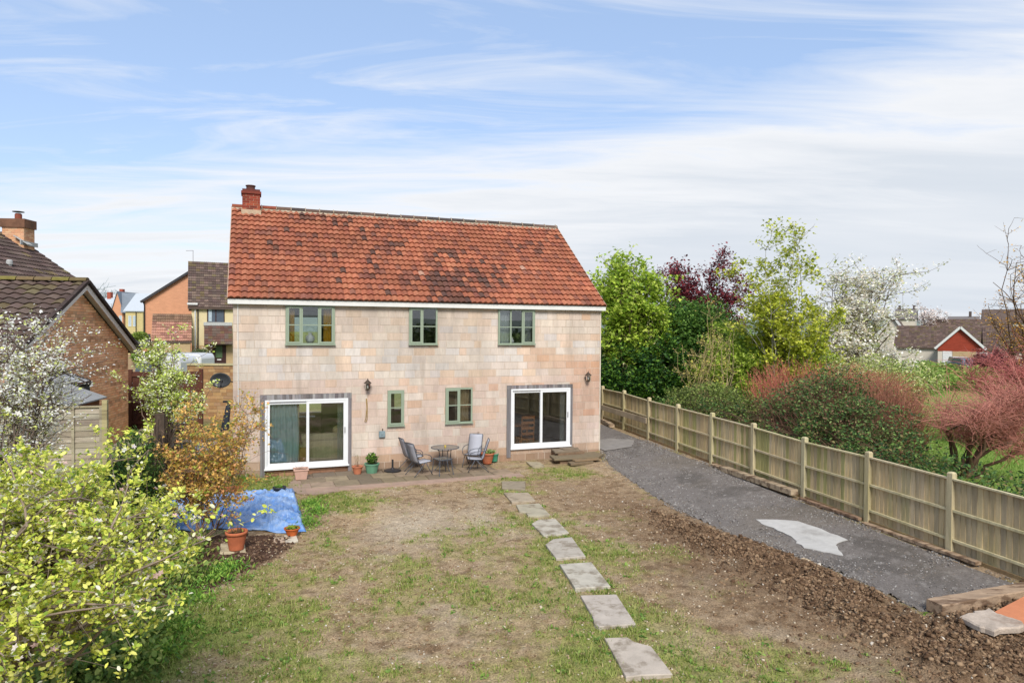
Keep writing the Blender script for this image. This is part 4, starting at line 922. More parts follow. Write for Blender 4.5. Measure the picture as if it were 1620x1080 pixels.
def pot(name, label, pos, r0, r1, h, m, cat='plant pot', plant=None, rim=True, fluted=0, rot=0, seg=22):
    t = thing(name, label, cat, pos, rot); b = MB(); rr = r1
    prof = [(.001, 0), (r0, 0), (r0*1.0, .01), (r1*.94, h*.8)]
    if rim: prof += [(r1*.95, h*.82), (r1*1.03, h*.83), (r1*1.05, h), (r1*.95, h), (r1*.9, h*.85)]
    else: prof += [(r1, h), (r1*.95, h), (r1*.9, h*.85)]
    b.lathe(prof, seg, wob=fluted); b.build('pot_body', m, t, smooth=not fluted)
    b = MB(); b.lathe([(.001, h*.88), (r1*.92, h*.86)], seg); b.build('soil', soilm, t)
    if plant: plant(t, h*.88, r1)
    return t
G2 = lambda x, y, z=0: tuple(G(x, y, z))
greens = [(86, 120, 44), (64, 98, 38), (120, 146, 62), (50, 78, 34)]
def twigs(par, h, r, n=7, hh=.3, c=(120, 96, 74), name='stem'):
    b = MB()
    for i in range(n):
        a = random.uniform(0, 6.28); q = Vector((math.cos(a)*r*random.uniform(0, .5), math.sin(a)*r*random.uniform(0, .5), h)); e = q+Vector((random.uniform(-.1, .1), random.uniform(-.1, .1), hh*random.uniform(.6, 1)))
        b.tube([q, (q+e)/2+Vector((random.uniform(-.02, .02), 0, 0)), e], [.005, .004, .002], 4)
    o = b.build(name, mat('twig_'+str(c), C(*c), .9, bump=0), par); return o
PZ = .045
def pw(px, py, yl=None):
    """point on the patio: pixel of the base"""
    return tuple(G(px, py, PZ))
pot('flower_pot', 'large terracotta pot of dry stems on a pale slab in front of the blue tarpaulin', G2(374, 868, .07), .13, .19, .34, terra, plant=lambda t, h, r: (twigs(t, h, r, 9, .22), leafblob('foliage', t, (0, .02, h), r*.7, .06, 60, .05, [(120, 90, 62), (140, 110, 70)])))
P = [G(*p)[:2] for p in [(348, 868), (352, 880), (389, 879), (388, 858), (352, 862)]]
P = [G(*p)[:2] for p in [(347, 879), (349, 864), (387, 862), (389, 877)]]; c = np.mean(P, 0); V, F = slab_poly([p-c for p in P][::-1], 0, .05, .002)
tag(obj('paving_slab', mesh('paving_slab', V, F), stone_o, loc=(c[0], c[1], .01), color=C(206, 192, 160)), 'cream square slab under the large terracotta pot', 'paving slab')
pot('flower_bowl', 'shallow orange terracotta bowl with low green plant on the near right corner of the tarpaulin', G2(462, 846, .05), .09, .15, .15, mat('terracotta_orange', C(206, 108, 56), .85, var=.12, bump=.2), plant=lambda t, h, r: leafblob('foliage', t, (0, 0, h-.01), r*.9, .08, 160, .04, [(140, 160, 60), (116, 140, 54)]))
for i, (cx, lb, col) in enumerate([(450, 'brown stained slab beside the corner of the tarpaulin', (196, 172, 150)), (464, 'clean cream slab beside the corner of the tarpaulin', (222, 212, 194))]):
    P = [G(*p)[:2] for p in ([(433, 861), (433, 853), (448, 852), (452, 862)] if i == 0 else [(452, 863), (449, 850), (468, 848), (471, 858)])]; c = np.mean(P, 0); V, F = slab_poly([p-c for p in P][::-1], 0, .04, .004)
    tag(obj('paving_slab', mesh('paving_slab', V, F), stone_o, loc=(c[0], c[1], .01), color=C(*col)), lb, 'paving slab')
pot('plant_pot', 'round black plastic pot with seedlings on the far right corner of the tarpaulin', G2(442, 785, .06), .11, .15, .24, mat('black_plastic', C(48, 52, 62), .5, var=.05, bump=0, spec=.4), plant=lambda t, h, r: leafblob('foliage', t, (0, 0, h), r*.7, .07, 120, .04, [(120, 150, 60), (90, 128, 50)]))
pot('plant_pot', 'small terracotta pot with a bare twig next to the left sliding door', pw(565.5, 749), .10, .15, .22, mat('terracotta_pink', C(204, 128, 94), .85, var=.1, bump=.2), plant=lambda t, h, r: (twigs(t, h, r, 5, .45), leafblob('foliage', t, (0, 0, h+.1), .1, .3, 40, .03, [(170, 160, 120), (120, 130, 80)])))
gpot = mat('green_glaze', C(112, 164, 134), .4, var=.06, bump=.05, spec=.5)
pot('plant_pot', 'fluted pale green glazed pot with a leafy plant', pw(588, 747), .15, .21, .27, gpot, fluted=.03, seg=40, plant=lambda t, h, r: leafblob('foliage', t, (0, 0, h), r*.8, .3, 420, .07, greens, up=.7))
pot('plant_pot', 'terracotta pot with trailing green plant to the right of the garden chairs', pw(771, 732.5), .13, .21, .33, terra, plant=lambda t, h, r: leafblob('foliage', t, (.08, 0, h-.02), r*.9, .16, 300, .05, [(120, 146, 80), (90, 124, 60), (140, 160, 110)]))
pot('plant_pot', 'empty turquoise green pot tucked behind the terracotta pot near the right sliding door', pw(781, 729), .12, .15, .24, mat('turquoise_glaze', C(74, 152, 122), .4, bump=0), plant=None)
pot('plant_pot', 'old terracotta pot half hidden at the left edge of the tarpaulin', G2(232, 866, .0), .14, .2, .3, terra, plant=lambda t, h, r: leafblob('foliage', t, (0, 0, h), r*.8, .06, 80, .04, greens))
# square pink planter by the left door
t = thing('square_planter', 'square pink plastic planter with dead stems in front of the left sliding door', 'planter', pw(476, 757), TH); b = MB()
b.add([(-.14, -.14, 0), (.14, -.14, 0), (.14, .14, 0), (-.14, .14, 0), (-.18, -.18, .25), (.18, -.18, .25), (.18, .18, .25), (-.18, .18, .25), (-.2, -.2, .25), (.2, -.2, .25), (.2, .2, .25), (-.2, .2, .25), (-.2, -.2, .29), (.2, -.2, .29), (.2, .2, .29), (-.2, .2, .29), (-.16, -.16, .29), (.16, -.16, .29), (.16, .16, .29), (-.16, .16, .29), (-.155, -.155, .24), (.155, -.155, .24), (.155, .155, .24), (-.155, .155, .24)],
      [(3, 2, 1, 0)]+[(r*4+i, r*4+(i+1) % 4, r*4+4+(i+1) % 4, r*4+4+i) for r in range(5) for i in range(4)]); b.build('planter_body', mat('pink_plastic', C(216, 176, 158), .6, var=.08, bump=.05), t, bevel=.004)
MB().box(-.155, .155, -.155, .155, .2, .245).build('soil', soilm, t); twigs(t, .24, .2, 8, .16)
# terracotta trough behind the shrub, and split logs
t = thing('trough', 'pale terracotta box planter standing behind the tarpaulin', 'planter', G2(366, 789), .3)
MB().add([(-.2, -.14, 0), (.2, -.14, 0), (.2, .14, 0), (-.2, .14, 0), (-.24, -.18, .26), (.24, -.18, .26), (.24, .18, .26), (-.24, .18, .26)], BF).build('planter_body', terra, t); MB().box(-.25, .25, -.19, .19, .24, .27).build('rim', terra, t)
lg = MB().tube([(0, 0, .07), (.25, .03, .075), (.5, 0, .07)], [.06, .07, .055], 9); tag(lg.build('log', mat('pale_log', C(196, 160, 124), .9, bump=.5), loc=G2(318, 796), rot=(0, 0, .2)), 'cut pale log lying at the back edge of the tarpaulin', 'log')

# ------------------------------------------------------------------ garden furniture
metal = mat('grey_metal', C(92, 98, 108), .45, var=.04, metal=.2, bump=0, spec=.4)
sling = mat('grey_textilene', C(184, 186, 196), .75, var=.05, scale=40, fine=300, bump=.2)
def chair_proto(name, label, cat, grp):
    t = thing(name, label, cat, (0, 0, 0), 0, grp)      # faces +x
    def sheet(pts, w, nm):   # curved sling
        V = []; 
        for (x, z) in pts: V += [(x, -w/2, z), (x, 0, z-.012), (x, w/2, z)]
        n = len(pts); F = [(i*3+k, i*3+3+k, i*3+4+k, i*3+1+k) for i in range(n-1) for k in (0, 1)]
        o = obj(nm, mesh(nm, V, F, smooth=True), sling, t); md = o.modifiers.new('s', 'SOLIDIFY'); md.thickness = .012; return o
    seat = [(.26, .44), (.2, .425), (.0, .41), (-.2, .40)]; back = [(-.2, .40), (-.25, .47), (-.33, .72), (-.40, .94), (-.44, 1.04)]
    sheet(seat, .44, 'seat'); sheet(back, .44, 'backrest')
    b = MB()
    for s in (-.235, .235): b.tube([(x, s, z) for x, z in back[::-1]+seat[::-1]], .013, 6)
    b.tube([(-.44, -.235, 1.04), (-.45, 0, 1.05), (-.44, .235, 1.04)], .012, 6); b.tube([(.26, -.235, .44), (.26, .235, .44)], .012, 6); b.tube([(-.2, -.235, .39), (-.2, .235, .39)], .012, 6); b.build('frame', metal, t, smooth=True)
    for s in (-1, 1):
        MB().tube([(.02, s*.25, .42), (.14, s*.26, .2), (.26, s*.27, 0)], .012, 6).build('leg', metal, t, smooth=True)
        MB().tube([(.0, s*.25, .42), (-.2, s*.26, .2), (-.42, s*.27, 0)], .012, 6).build('leg', metal, t, smooth=True)
        MB().tube([(-.32, s*.245, .68), (-.22, s*.27, .69), (.0, s*.285, .68), (.14, s*.285, .64), (.22, s*.28, .56), (.2, s*.26, .45)], .012, 6).build('armrest', metal, t, smooth=True)
    return t
def copy_tree(o):
    c = o.copy(); COL.objects.link(c)
    for ch in list(o.children):
        d = ch.copy(); COL.objects.link(d); d.parent = c
        for g in list(ch.children):
            e = g.copy(); COL.objects.link(e); e.parent = d
    return c
grp = 'grey sling chairs round the glass table'
ch0 = chair_proto('garden_chair', 'grey sling garden chair furthest left, standing against the house wall', 'chair', grp)
specs = [((654, 741), .15, None), ((666, 750), .35, 'grey sling garden chair seen from behind, in front of the leftmost chair'),
         ((747, 737.5), -2.2, 'grey reclining garden chair turned to the camera, right behind the round table'), ((752, 744.5), 2.9, 'grey sling garden chair on the right, facing left in front of the reclining chair')]
for (p, a, lb) in specs:
    c = ch0 if lb is None else copy_tree(ch0)
    if lb: c['label'] = lb
    q = G(p[0], p[1], PZ); c.location = q; c.rotation_euler = (0, 0, TH+a); c.scale = (.89, .89, .89)
smoke = glass_mat('smoked_glass', (.45, .47, .47, 1), boost=1.6); tabm = mat('dark_table_glass', C(104, 104, 98), .15, var=.12, scale=30, fine=90, bump=.1, spec=.6)
t = thing('round_table', 'round dark glass garden table between the grey chairs', 'table', tuple(G(704, 742, PZ))); t.scale = (.95, .95, .92); r = .43
b = MB(); b.lathe([(.001, .70), (r-.02, .70), (r-.02, .712), (.001, .712)], 36); b.build('tabletop', tabm, t)
b = MB(); b.tube([(math.cos(a)*r, math.sin(a)*r, .705) for a in np.linspace(0, 2*math.pi, 33)], .014, 6, caps=False); b.tube([(math.cos(a)*.2, math.sin(a)*.2, .62) for a in np.linspace(0, 2*math.pi, 21)], .008, 5, caps=False); b.tube([(math.cos(a)*.17, math.sin(a)*.17, .3) for a in np.linspace(0, 2*math.pi, 21)], .008, 5, caps=False); b.build('rim', metal, t)
for k in range(4):
    a = .5+k*math.pi/2; c_, s_ = math.cos(a), math.sin(a); MB().tube([(c_*.3, s_*.3, .70), (c_*.2, s_*.2, .6), (c_*.17, s_*.17, .3), (c_*.24, s_*.24, .1), (c_*.36, s_*.36, 0)], .012, 6).build('leg', metal, t)
    MB().tube([(c_*.2, s_*.2, .62), (c_*.2, s_*.2, .3)], .006, 5).build('spindle', metal, t)
cn = G(704, 742, PZ); b = MB(); b.lathe([(.001, 0), (.03, 0), (.035, .05), (.001, .05)], 12); t2 = b.build('candle', mat('yellow_wax', C(226, 196, 96), .5, bump=0), loc=(cn[0], cn[1]+.02, PZ+.657)); tag(t2, 'small yellow candle on the round table', 'candle')
t = thing('side_table', 'low square grey side table in front of the round table', 'side table', tuple(G(700, 749.5, PZ)), TH+.25)
MB().box(-.2, .2, -.2, .2, .43, .445).build('tabletop', tabm, t); b = MB(); b.tube([(-.2, -.2, .437), (.2, -.2, .437), (.2, .2, .437), (-.2, .2, .437), (-.2, -.2, .437)], .013, 6); b.build('rim', metal, t)
for sx_ in (-1, 1):
    for sy_ in (-1, 1): MB().tube([(sx_*.19, sy_*.19, .43), (sx_*.2, sy_*.2, .2), (sx_*.23, sy_*.23, 0)], .012, 6).build('leg', metal, t)
blk_ = mat('black_iron', C(44, 44, 48), .55, var=.05, bump=0, spec=.4)
t = thing('parasol_base', 'round black parasol base left of the garden chairs', 'parasol base', pw(621, 745)); b = MB(); b.lathe([(.001, 0), (.24, 0), (.25, .03), (.2, .05), (.06, .07), (.045, .1), (.001, .1)], 24); b.build('base', blk_, t, smooth=False); MB().tube([(0, 0, .08), (0, 0, .34)], .028, 10).build('tube', blk_, t)

# ------------------------------------------------------------------ things on the house wall
bronze = mat('bronze_lamp', C(88, 76, 66), .5, var=.1, metal=.4, bump=.1)
def lantern(px, py, label, cord=True):
    tt, z = WL(px, py); t = thing('wall_lantern', label, 'wall lantern', tuple(HW(tt, 0, z)), TH, 'bronze lanterns on the garden wall of the house')
    b = MB(); b.tube([(0, -.0, -.02), (0, -.06, .0), (0, -.14, .1), (0, -.14, .2)], .012, 6); b.lathe([(.001, 0), (.05, 0), (.05, .02), (.001, .02)], 10, (0, -.012, -.03)); b.build('bracket', bronze, t)
    b = MB(); b.lathe([(.001, .26), (.012, .22), (.02, .2), (.05, .17), (.10, .12), (.115, .10), (.10, .095), (.001, .095)], 12, (0, -.14, .0)); b.build('hood', bronze, t)
    b = MB(); b.lathe([(.07, .095), (.075, .0), (.055, -.08)], 10, (0, -.14, 0)); b.build('glass', glass_mat('lamp_glass', (.8, .8, .75, 1)), t)
    b = MB(); b.lathe([(.001, -.13), (.02, -.11), (.06, -.09), (.062, -.075), (.001, -.075)], 10, (0, -.14, 0)); b.build('base_cap', bronze, t)
    for k in range(5): a = 6.28*k/5; MB().tube([(.072*math.cos(a), -.14+.072*math.sin(a), .095), (.06*math.cos(a), -.14+.06*math.sin(a), -.08)], .006, 4).build('bar', bronze, t)
    b = MB(); b.lathe([(.001, -.05), (.02, -.03), (.02, .03), (.001, .05)], 8, (0, -.14, 0)); b.build('bulb', white, t)
lantern(580.5, 611, 'bronze wall lantern left of the narrow window with a cord hanging below')
lantern(927.5, 598, 'bronze wall lantern right of the right sliding door, near the house corner')
tt, z = WL(580, 630); tb, zb = WL(579, 667); b = MB(); b.tube([(0, -.03, z-zb), (.02, -.03, .4), (-.01, -.03, .12), (-.04, -.03, .02), (0, -.03, 0), (.03, -.03, .1), (.03, -.03, .5), (.01, -.03, z-zb)], .011, 5)
tag(b.build('hanging_cord', mat('tan_cord', C(170, 140, 84), .9, bump=0), loc=tuple(HW(tb, 0, zb)), rot=(0, 0, TH)), 'loop of tan electric cord hanging on the wall below the left lantern', 'cord')
tt, z = WL(604, 686); t = thing('junction_box', 'small grey blue outdoor socket box on the wall under the narrow window', 'socket box', tuple(HW(tt, 0, z)), TH)
gb = mat('socket_grey', C(140, 158, 164), .5, bump=0); MB().box(-.09, .09, -.07, -.002, -.10, .09).build('body', gb, t, bevel=.012); MB().box(-.03, .02, -.085, -.072, -.03, .04).build('cover', gb, t, bevel=.005); MB().tube([(0.02, -.03, .08), (.02, -.03, .16)], .014, 6).build('conduit', bronze, t)
tt, z = WL(756, 686); t = thing('garden_tap', 'dark garden tap with short hose on the wall behind the right hand chairs', 'tap', tuple(HW(tt, 0, z)), TH); MB().tube([(0, 0, 0), (0, -.08, 0), (0, -.11, -.03), (0, -.11, -.07)], .014, 6).build('spout', bronze, t); MB().tube([(-.035, -.05, .05), (.035, -.05, .05)], .01, 6).build('handle', bronze, t); MB().tube([(0, -.11, -.07), (.02, -.1, -.2), (.08, -.09, -.4), (.1, -.08, -.55), (.05, -.08, -.6)], .012, 5).build('hose', mat('hose_pale', C(196, 170, 150), .6, bump=0), t)
# satellite dish on the far side wall
dp = Vector(tuple(D(350.5, 601, 19.6))); t = thing('satellite_dish', 'dark grey satellite dish beside the left corner of the house', 'satellite dish', tuple(dp), .1)
b = MB(); V = []; F = []; 
for i in range(6):
    for k in range(20): a = 2*math.pi*k/20; rr = i/5; V.append((math.cos(a)*rr*.29, -.03+.07*rr*rr*-1, math.sin(a)*rr*.22))
for i in range(5):
    for k in range(20): F.append((i*20+k, i*20+(k+1) % 20, (i+1)*20+(k+1) % 20, (i+1)*20+k))
o = obj('reflector', mesh('reflector', V, F, smooth=True), mat('dish_grey', C(62, 66, 70), .6, bump=0), t); md = o.modifiers.new('s', 'SOLIDIFY'); md.thickness = .012
MB().tube([(0, .0, -.1), (.05, -.3, -.22), (.1, -.34, -.05)], .01, 5).build('arm', blk_, t); MB().box(.07, .13, -.36, -.3, -.06, .02).build('receiver', blk_, t); MB().tube([(0, 0, 0), (.25, .1, -.05), (.5, .12, -.1), (.64, .15, -.1)], .018, 6).build('wall_mount', blk_, t)

# ------------------------------------------------------------------ furnishings seen through the glass
def curtain(label, t0, t1, z0, z1, y, c, folds=7, amp=.03, taper=0.0, name='curtain'):
    n = folds*6; V = []; F = []
    for j in range(7):
        f = j/6; z = z1+(z0-z1)*f
        for i in range(n+1):
            s = i/n; x = t0+(t1-t0)*s*(1-taper*math.sin(f*2.6)); V.append((x-t0, amp*math.sin(s*folds*2*math.pi+.6*math.sin(f*3)), z-z0))
    for j in range(6):
        for i in range(n): F.append((j*(n+1)+i, j*(n+1)+i+1, (j+1)*(n+1)+i+1, (j+1)*(n+1)+i))
    return tag(obj(name, mesh(name, V, F, smooth=True), mat('cloth_'+str(c), C(*c, 1.5), .95, var=.06, scale=6, bump=0, trans=.35), loc=tuple(HW(t0, y, z0)), rot=(0, 0, TH)), label, 'curtain')
f0, f1, z0, z1 = FR1; zt = z1-.1
curtain('pale blue curtain hanging inside the left sliding door', f0+.10, f0+.85, z0+.15, zt, .16, (178, 206, 210), 5, .04, -.1)
curtain('narrow patterned curtain edge next to the pale blue curtain', f0+.80, f0+.93, z0+.15, zt, .19, (196, 186, 156), 2, .02)
curtain('grey green curtain at the right side of the left sliding door', f1-.28, f1-.12, z0+.15, zt, .16, (150, 160, 148), 3, .03)
w = W1; curtain('mustard yellow curtain inside the left of the wide upstairs window', w[0]+.09, w[0]+.25, w[2]+.05, w[3]-.05, .13, (226, 178, 44), 3, .03); curtain('mustard yellow curtain inside the right of the wide upstairs window', w[1]-.30, w[1]-.08, w[2]+.05, w[3]-.05, .13, (226, 178, 44), 3, .03)
w = W3; curtain('white net curtain inside the left of the right hand upstairs window', w[0]+.07, w[0]+.44, w[2]+.05, w[3]-.03, .12, (214, 220, 222), 4, .012); curtain('pale curtain inside the right of the right hand upstairs window', w[1]-.32, w[1]-.07, w[2]+.05, w[3]-.03, .13, (168, 172, 176), 4, .02)
w = W5; curtain('cream floral curtain inside the right of the ground floor kitchen window', w[1]-.42, w[1]-.06, w[2]+.05, w[3]-.05, .14, (200, 178, 140), 4, .03)
# sofa
sofam = mat('sofa_stripe', C(196, 190, 152), .9, var=.12, scale=3, fine=20, bump=0, stretch=(8, .3, .3)); sc_ = hthing('sofa', 'cream striped sofa standing with its back to the left sliding door', 'sofa', (FR1[0]+FR1[1])/2+.62, .62, .16)
MB().box(-.72, .55, -.12, .12, .12, .78).build('back', sofam, sc_, bevel=.04); MB().tube([(-.74, -.03, .80), (.57, -.03, .80)], .13, 10).build('back_roll', sofam, sc_, smooth=True); MB().box(-.72, .55, .14, .8, .12, .45).build('seat', sofam, sc_, bevel=.03)
for s in (-.8, .6): MB().box(s-.08, s+.1, -.1, .8, .12, .62).build('arm', sofam, sc_, bevel=.04)
b = MB(); b.lathe([(.001, -.14), (.14, -.09), (.19, .0), (.14, .09), (.001, .14)], 10); tag(b.build('cushion', mat('cushion_olive', C(190, 180, 130), .9, bump=.1), loc=tuple(HW((FR1[0]+FR1[1])/2+.95, .75, 1.13)), rot=(.5, .3, 0), smooth=True), 'olive cushion on top of the sofa back', 'cushion')
tag(MB().box(-.15, .15, -.12, .12, 0, .55).build('cardboard_box', mat('cardboard', C(190, 152, 88), .9, bump=.05), loc=tuple(HW(FR1[0]+1.05, .45, .16)), rot=(0, 0, TH+.3)), 'tall tan cardboard box on the floor inside the left sliding door', 'box')
tag(MB().box(-.45, .45, -.15, .15, 0, .02).build('wall_shelf', white, loc=tuple(HW((FR1[0]+FR1[1])/2+.05, 3.6, 1.2)), rot=(0, 0, TH)), 'white shelf at the back of the left room', 'shelf')
# ladder back chair inside the right door
wd_ = mat('pine_chair', C(178, 116, 66), .6, var=.15, scale=4, bump=.1)
t = hthing('ladder_back_chair', 'wooden ladder back chair inside the right sliding door', 'chair', FR2[0]+.70, .50, .16, math.pi)
for s in (-.21, .21): MB().tube([(s, .2, 0), (s, .2, .45), (s*1.02, .26, 1.22)], .02, 8).build('rear_leg', wd_, t); MB().tube([(s, -.2, 0), (s, -.2, .45)], .02, 8).build('front_leg', wd_, t); MB().tube([(s, -.2, .2), (s, .2, .2)], .012, 6).build('side_stretcher', wd_, t)
MB().box(-.24, .24, -.23, .22, .44, .48).build('seat', wd_, t)
for i, z in enumerate((.6, .78, .96, 1.13)): MB().box(-.2, .2, .21+i*.015, .235+i*.015, z, z+.09).build('slat', wd_, t)
MB().tube([(-.21, .2, .16), (.21, .2, .16)], .012, 6).build('stretcher', wd_, t)
t = hthing('dining_table', 'wooden dining table behind the ladder back chair', 'table', FR2[0]+.6, 1.75, .16); MB().box(-.6, .6, -.4, .4, .72, .76).build('tabletop', wd_, t)
for a in (-.55, .5):
    for c in (-.35, .3): MB().box(a, a+.06, c, c+.06, 0, .72).build('leg', wd_, t)
curtain('pale grey curtain inside the right end of the right sliding door', FR2[1]-.28, FR2[1]-.12, FR2[2]+.12, FR2[3]-.1, .16, (150, 156, 156), 3, .03)
# vase and ornament in upstairs windows
tt = W1[0]+(W1[1]-W1[0])*.5; b = MB(); b.lathe([(.001, 0), (.08, 0), (.12, .07), (.13, .14), (.10, .2), (.05, .24), (.045, .26), (.07, .29), (.06, .29), (.03, .26)], 16); tag(b.build('vase', mat('white_china', C(240, 242, 244, 1.3), .5, bump=0, var=.02), loc=tuple(HW(tt, .12, W1[2]+.055)), smooth=True), 'white china jug on the sill of the wide upstairs window', 'vase')
tt = W3[0]+(W3[1]-W3[0])*.42; b = MB(); b.lathe([(.001, 0), (.05, 0), (.07, .05), (.05, .1), (.02, .13), (.03, .16), (.001, .18)], 10); tag(b.build('ornament', mat('white_china', C(236, 238, 240)), loc=tuple(HW(tt, .12, W3[2]+.055)), smooth=True), 'small white ornament on the sill of the right hand upstairs window', 'ornament')
# ------------------------------------------------------------------ neighbouring buildings
ORG = [(236, 184, 142), (230, 174, 132), (240, 192, 152), (224, 166, 126), (236, 186, 148)]
bargew = mat('barge_white', C(236, 228, 222, 1.25), .55, var=.04, bump=0)
def child(name, par):
    o = bpy.data.objects.new(name, None); COL.objects.link(o); o.parent = par; return o
def brown_tile(base=(92, 76, 70), moss=.0, hi=(112, 96, 88)):
    def f(x, y, r, c):
        b = np.array(base, float) if random.random() < .6 else np.array(hi, float)
        if moss and random.random() < moss*(1.6 if (r > 14) else 1)*float(fbm(np.array([x]), np.array([y]), 2, 5)[0])*1.6: b = .5*b+.5*np.array((122, 112, 70))
        return J(C(*b), .14, .04)
    return f
# garage with the orange brick gable
gd = math.atan2(.982, -.187); gar = thing('garage', 'orange brick garage gable with white barge boards and dark mossy tiles, left edge', 'garage', (-10.93, 14.6, 0), gd)
W_ = 7.3; ge = 3.45; gp = 5.22; mx_ = W_/2
b = MB(); b.add([(0, .012, 0), (W_, .012, 0), (W_, .012, ge), (mx_, .012, gp-.02), (0, .012, ge), (0, 7, 0), (W_, 7, 0), (W_, 7, ge), (mx_, 7, gp-.02), (0, 7, ge)], [(0, 1, 2, 3, 4), (9, 8, 7, 6, 5), (0, 5, 6, 1), (1, 6, 7, 2), (4, 9, 5, 0)]); b.build('wall', mat('brick_mortar', C(196, 170, 144)), gar)
P = Pieces('brick', 'bricks_joined', brick_o, brick_a, gar, 200, 6); ch = .075
for r in range(1, int(gp/ch)):
    z0 = r*ch; 
    ins = 0 if z0+ch < ge else (z0+ch-ge)/(gp-ge)*mx_
    a0, b0 = ins, W_-ins; t = a0-random.choice([0, .1125])-(.1125 if r % 2 else 0)
    t = (int(a0/.225)-1)*.225+(.1125 if r % 2 else 0)
    while t < b0:
        a, b_ = max(t, a0)+.005, min(t+.225, b0)-.005
        if b_-a > .03:
            w = round(b_-a, 3); c = random.choice(ORG); n = float(fbm(np.array([t*.5]), np.array([z0*5]), 2, 8)[0])
            c = np.array(c, float)*(1.08-.22*(n > .55)*random.random())
            P.add([(0, .012, 0), (w, .012, 0), (w, .012, .065), (0, .012, .065), (0, .004, 0), (w, .004, 0), (w, .004, .065), (0, .004, .065)], [(4, 5, 6, 7), (0, 1, 5, 4), (1, 2, 6, 5), (2, 3, 7, 6), (3, 0, 4, 7)], J(C(*c, 1.4), .07), Matrix.Translation((a, 0, z0)), key=w)
        t += .225
P.done()
sl_a = math.atan2(gp-ge, mx_); ov = .34; drop = ov*math.tan(sl_a)
gr_ = child('roof', gar)
for s in (0, 1):
    e = Vector((-ov if s == 0 else W_+ov, 0, ge-drop+.10)); tp = Vector((mx_, 0, gp+.12)); up = tp-e; 
    if s == 0: M = slope_frame((e.x, 7.2, e.z), (0, -1, 0), up)
    else: M = slope_frame((e.x, -.22, e.z), (0, 1, 0), up)
    if s == 0: lay_tiles(gr_, M, 7.42, up.length, .3, .29, brown_tile((100, 84, 78), .22), 200, rolls=1, amp=.05, name='roof_tile', lip=.045, n=5)
    else: lay_tiles(gr_, M, 7.42, up.length, .3, .29, brown_tile((84, 68, 62), .1), 40, rolls=1, amp=.05, lip=.045, n=4)
    V = [e+Vector((0, y, z)) for y in (-.2, 7.2) for z in (-.06, .0)]+[tp+Vector((0, y, z)) for y in (-.2, 7.2) for z in (-.06, .0)]
    MB().add(V, [(0, 1, 5, 4), (2, 6, 7, 3), (1, 3, 7, 5), (0, 4, 6, 2), (0, 2, 3, 1)]).build('roof_deck', mat('deck_dark', C(80, 66, 60), .9, bump=0), gr_)
    q = Vector((0, -.21, -.10)); MB().obox(e+q, tp+q, .022, .15, up=(0, -1, 0) if False else (0, 0, 1)).build('barge_board', bargew, gar)
    MB().add([e+Vector((0, -.2, -.07)), tp+Vector((0, -.2, -.07)), tp+Vector((0, .02, -.07)), e+Vector((0, .02, -.07))], [(0, 1, 2, 3)]).build('soffit', bargew, gar)
P = Pieces('verge_tile', 'verge_tiles', tile_o, tile_a, gr_, 60, 4)
for s in (0, 1):
    e = Vector((-ov if s == 0 else W_+ov, -.24, ge-drop+.13)); tp = Vector((mx_, -.24, gp+.15)); n = 13
    for i in range(n):
        a = e+(tp-e)*i/n; b_ = e+(tp-e)*(i+.93)/n; mb = MB().obox(a-a, b_-a, .1, .09); P.add(mb.V, mb.F, J(C(78, 66, 62), .15), Matrix.Translation(a+Vector((0, 0, .02))))
P.done()
P = Pieces('ridge_tile', 'ridge_tiles', tile_o, tile_a, gr_, 60, 4)
for i in range(18):
    y = -.24+i*.42; pts = [(-math.cos(math.pi*k/6)*.14, math.sin(math.pi*k/6)*.1) for k in range(7)]; V = [(x, 0, z) for x, z in pts]+[(x, .40, z) for x, z in pts]; F = [(k, 7+k, 8+k, k+1) for k in range(6)]+[tuple(range(7)), tuple(range(13, 6, -1))]
    P.add(V, F, J(C(*random.choice([(120, 104, 74), (130, 122, 66), (104, 88, 76)])), .12), Matrix.Translation((mx_, y, gp+.17)), key='r')
P.done()
# left house
lh = thing('house', 'left neighbour house with dark brown tiled roof and orange brick chimney', 'house', (-15.9, 17.0, 0), math.radians(94)); Lx = 10.1
b = MB(); b.box(0, Lx-.15, .35, 5.8, 0, 5.35); b.add([(Lx-.15, .35, 5.35), (Lx-.15, 5.8, 5.35), (Lx-.15, 3.1, 7.5), (Lx-.3, .35, 5.35), (Lx-.3, 5.8, 5.35), (Lx-.3, 3.1, 7.5)], [(0, 1, 2), (5, 4, 3), (0, 2, 5, 3), (1, 4, 5, 2)]); b.build('wall', mat('brick_far', C(204, 134, 94), .9, var=.12, scale=3, fine=30, coords='World'), lh)
lr = child('roof', lh); up = Vector((0, 3.1, 2.2)); lay_tiles(lr, slope_frame((0, 0, 5.56), (1, 0, 0), up), Lx, up.length, .3, .30, brown_tile((92, 78, 74), .12, (110, 94, 88)), 290, rolls=2, amp=.03, n=4, minpx=5, lip=.04)
V = [(0, .02, 5.5), (Lx, .02, 5.5), (Lx, 3.1, 7.73), (0, 3.1, 7.73), (0, 6.1, 5.5), (Lx, 6.1, 5.5)]; MB().add(V+[(x, y, z-.09) for x, y, z in V], [(0, 1, 2, 3), (3, 2, 5, 4), (6, 9, 8, 7), (9, 10, 11, 8), (0, 6, 7, 1), (1, 7, 8, 2), (2, 8, 11, 5), (4, 5, 11, 10), (0, 3, 9, 6), (3, 4, 10, 9)]).build('roof_deck', mat('deck_dark', C(80, 66, 60)), lr)
MB().box(0, Lx, -.06, .0, 5.40, 5.50).build('gutter', mat('gutter_black', C(46, 42, 42), .5, bump=0), lh); MB().box(0, Lx, .0, .03, 5.3, 5.40).build('fascia', bargew, lh)
lc = child('chimney', lh)
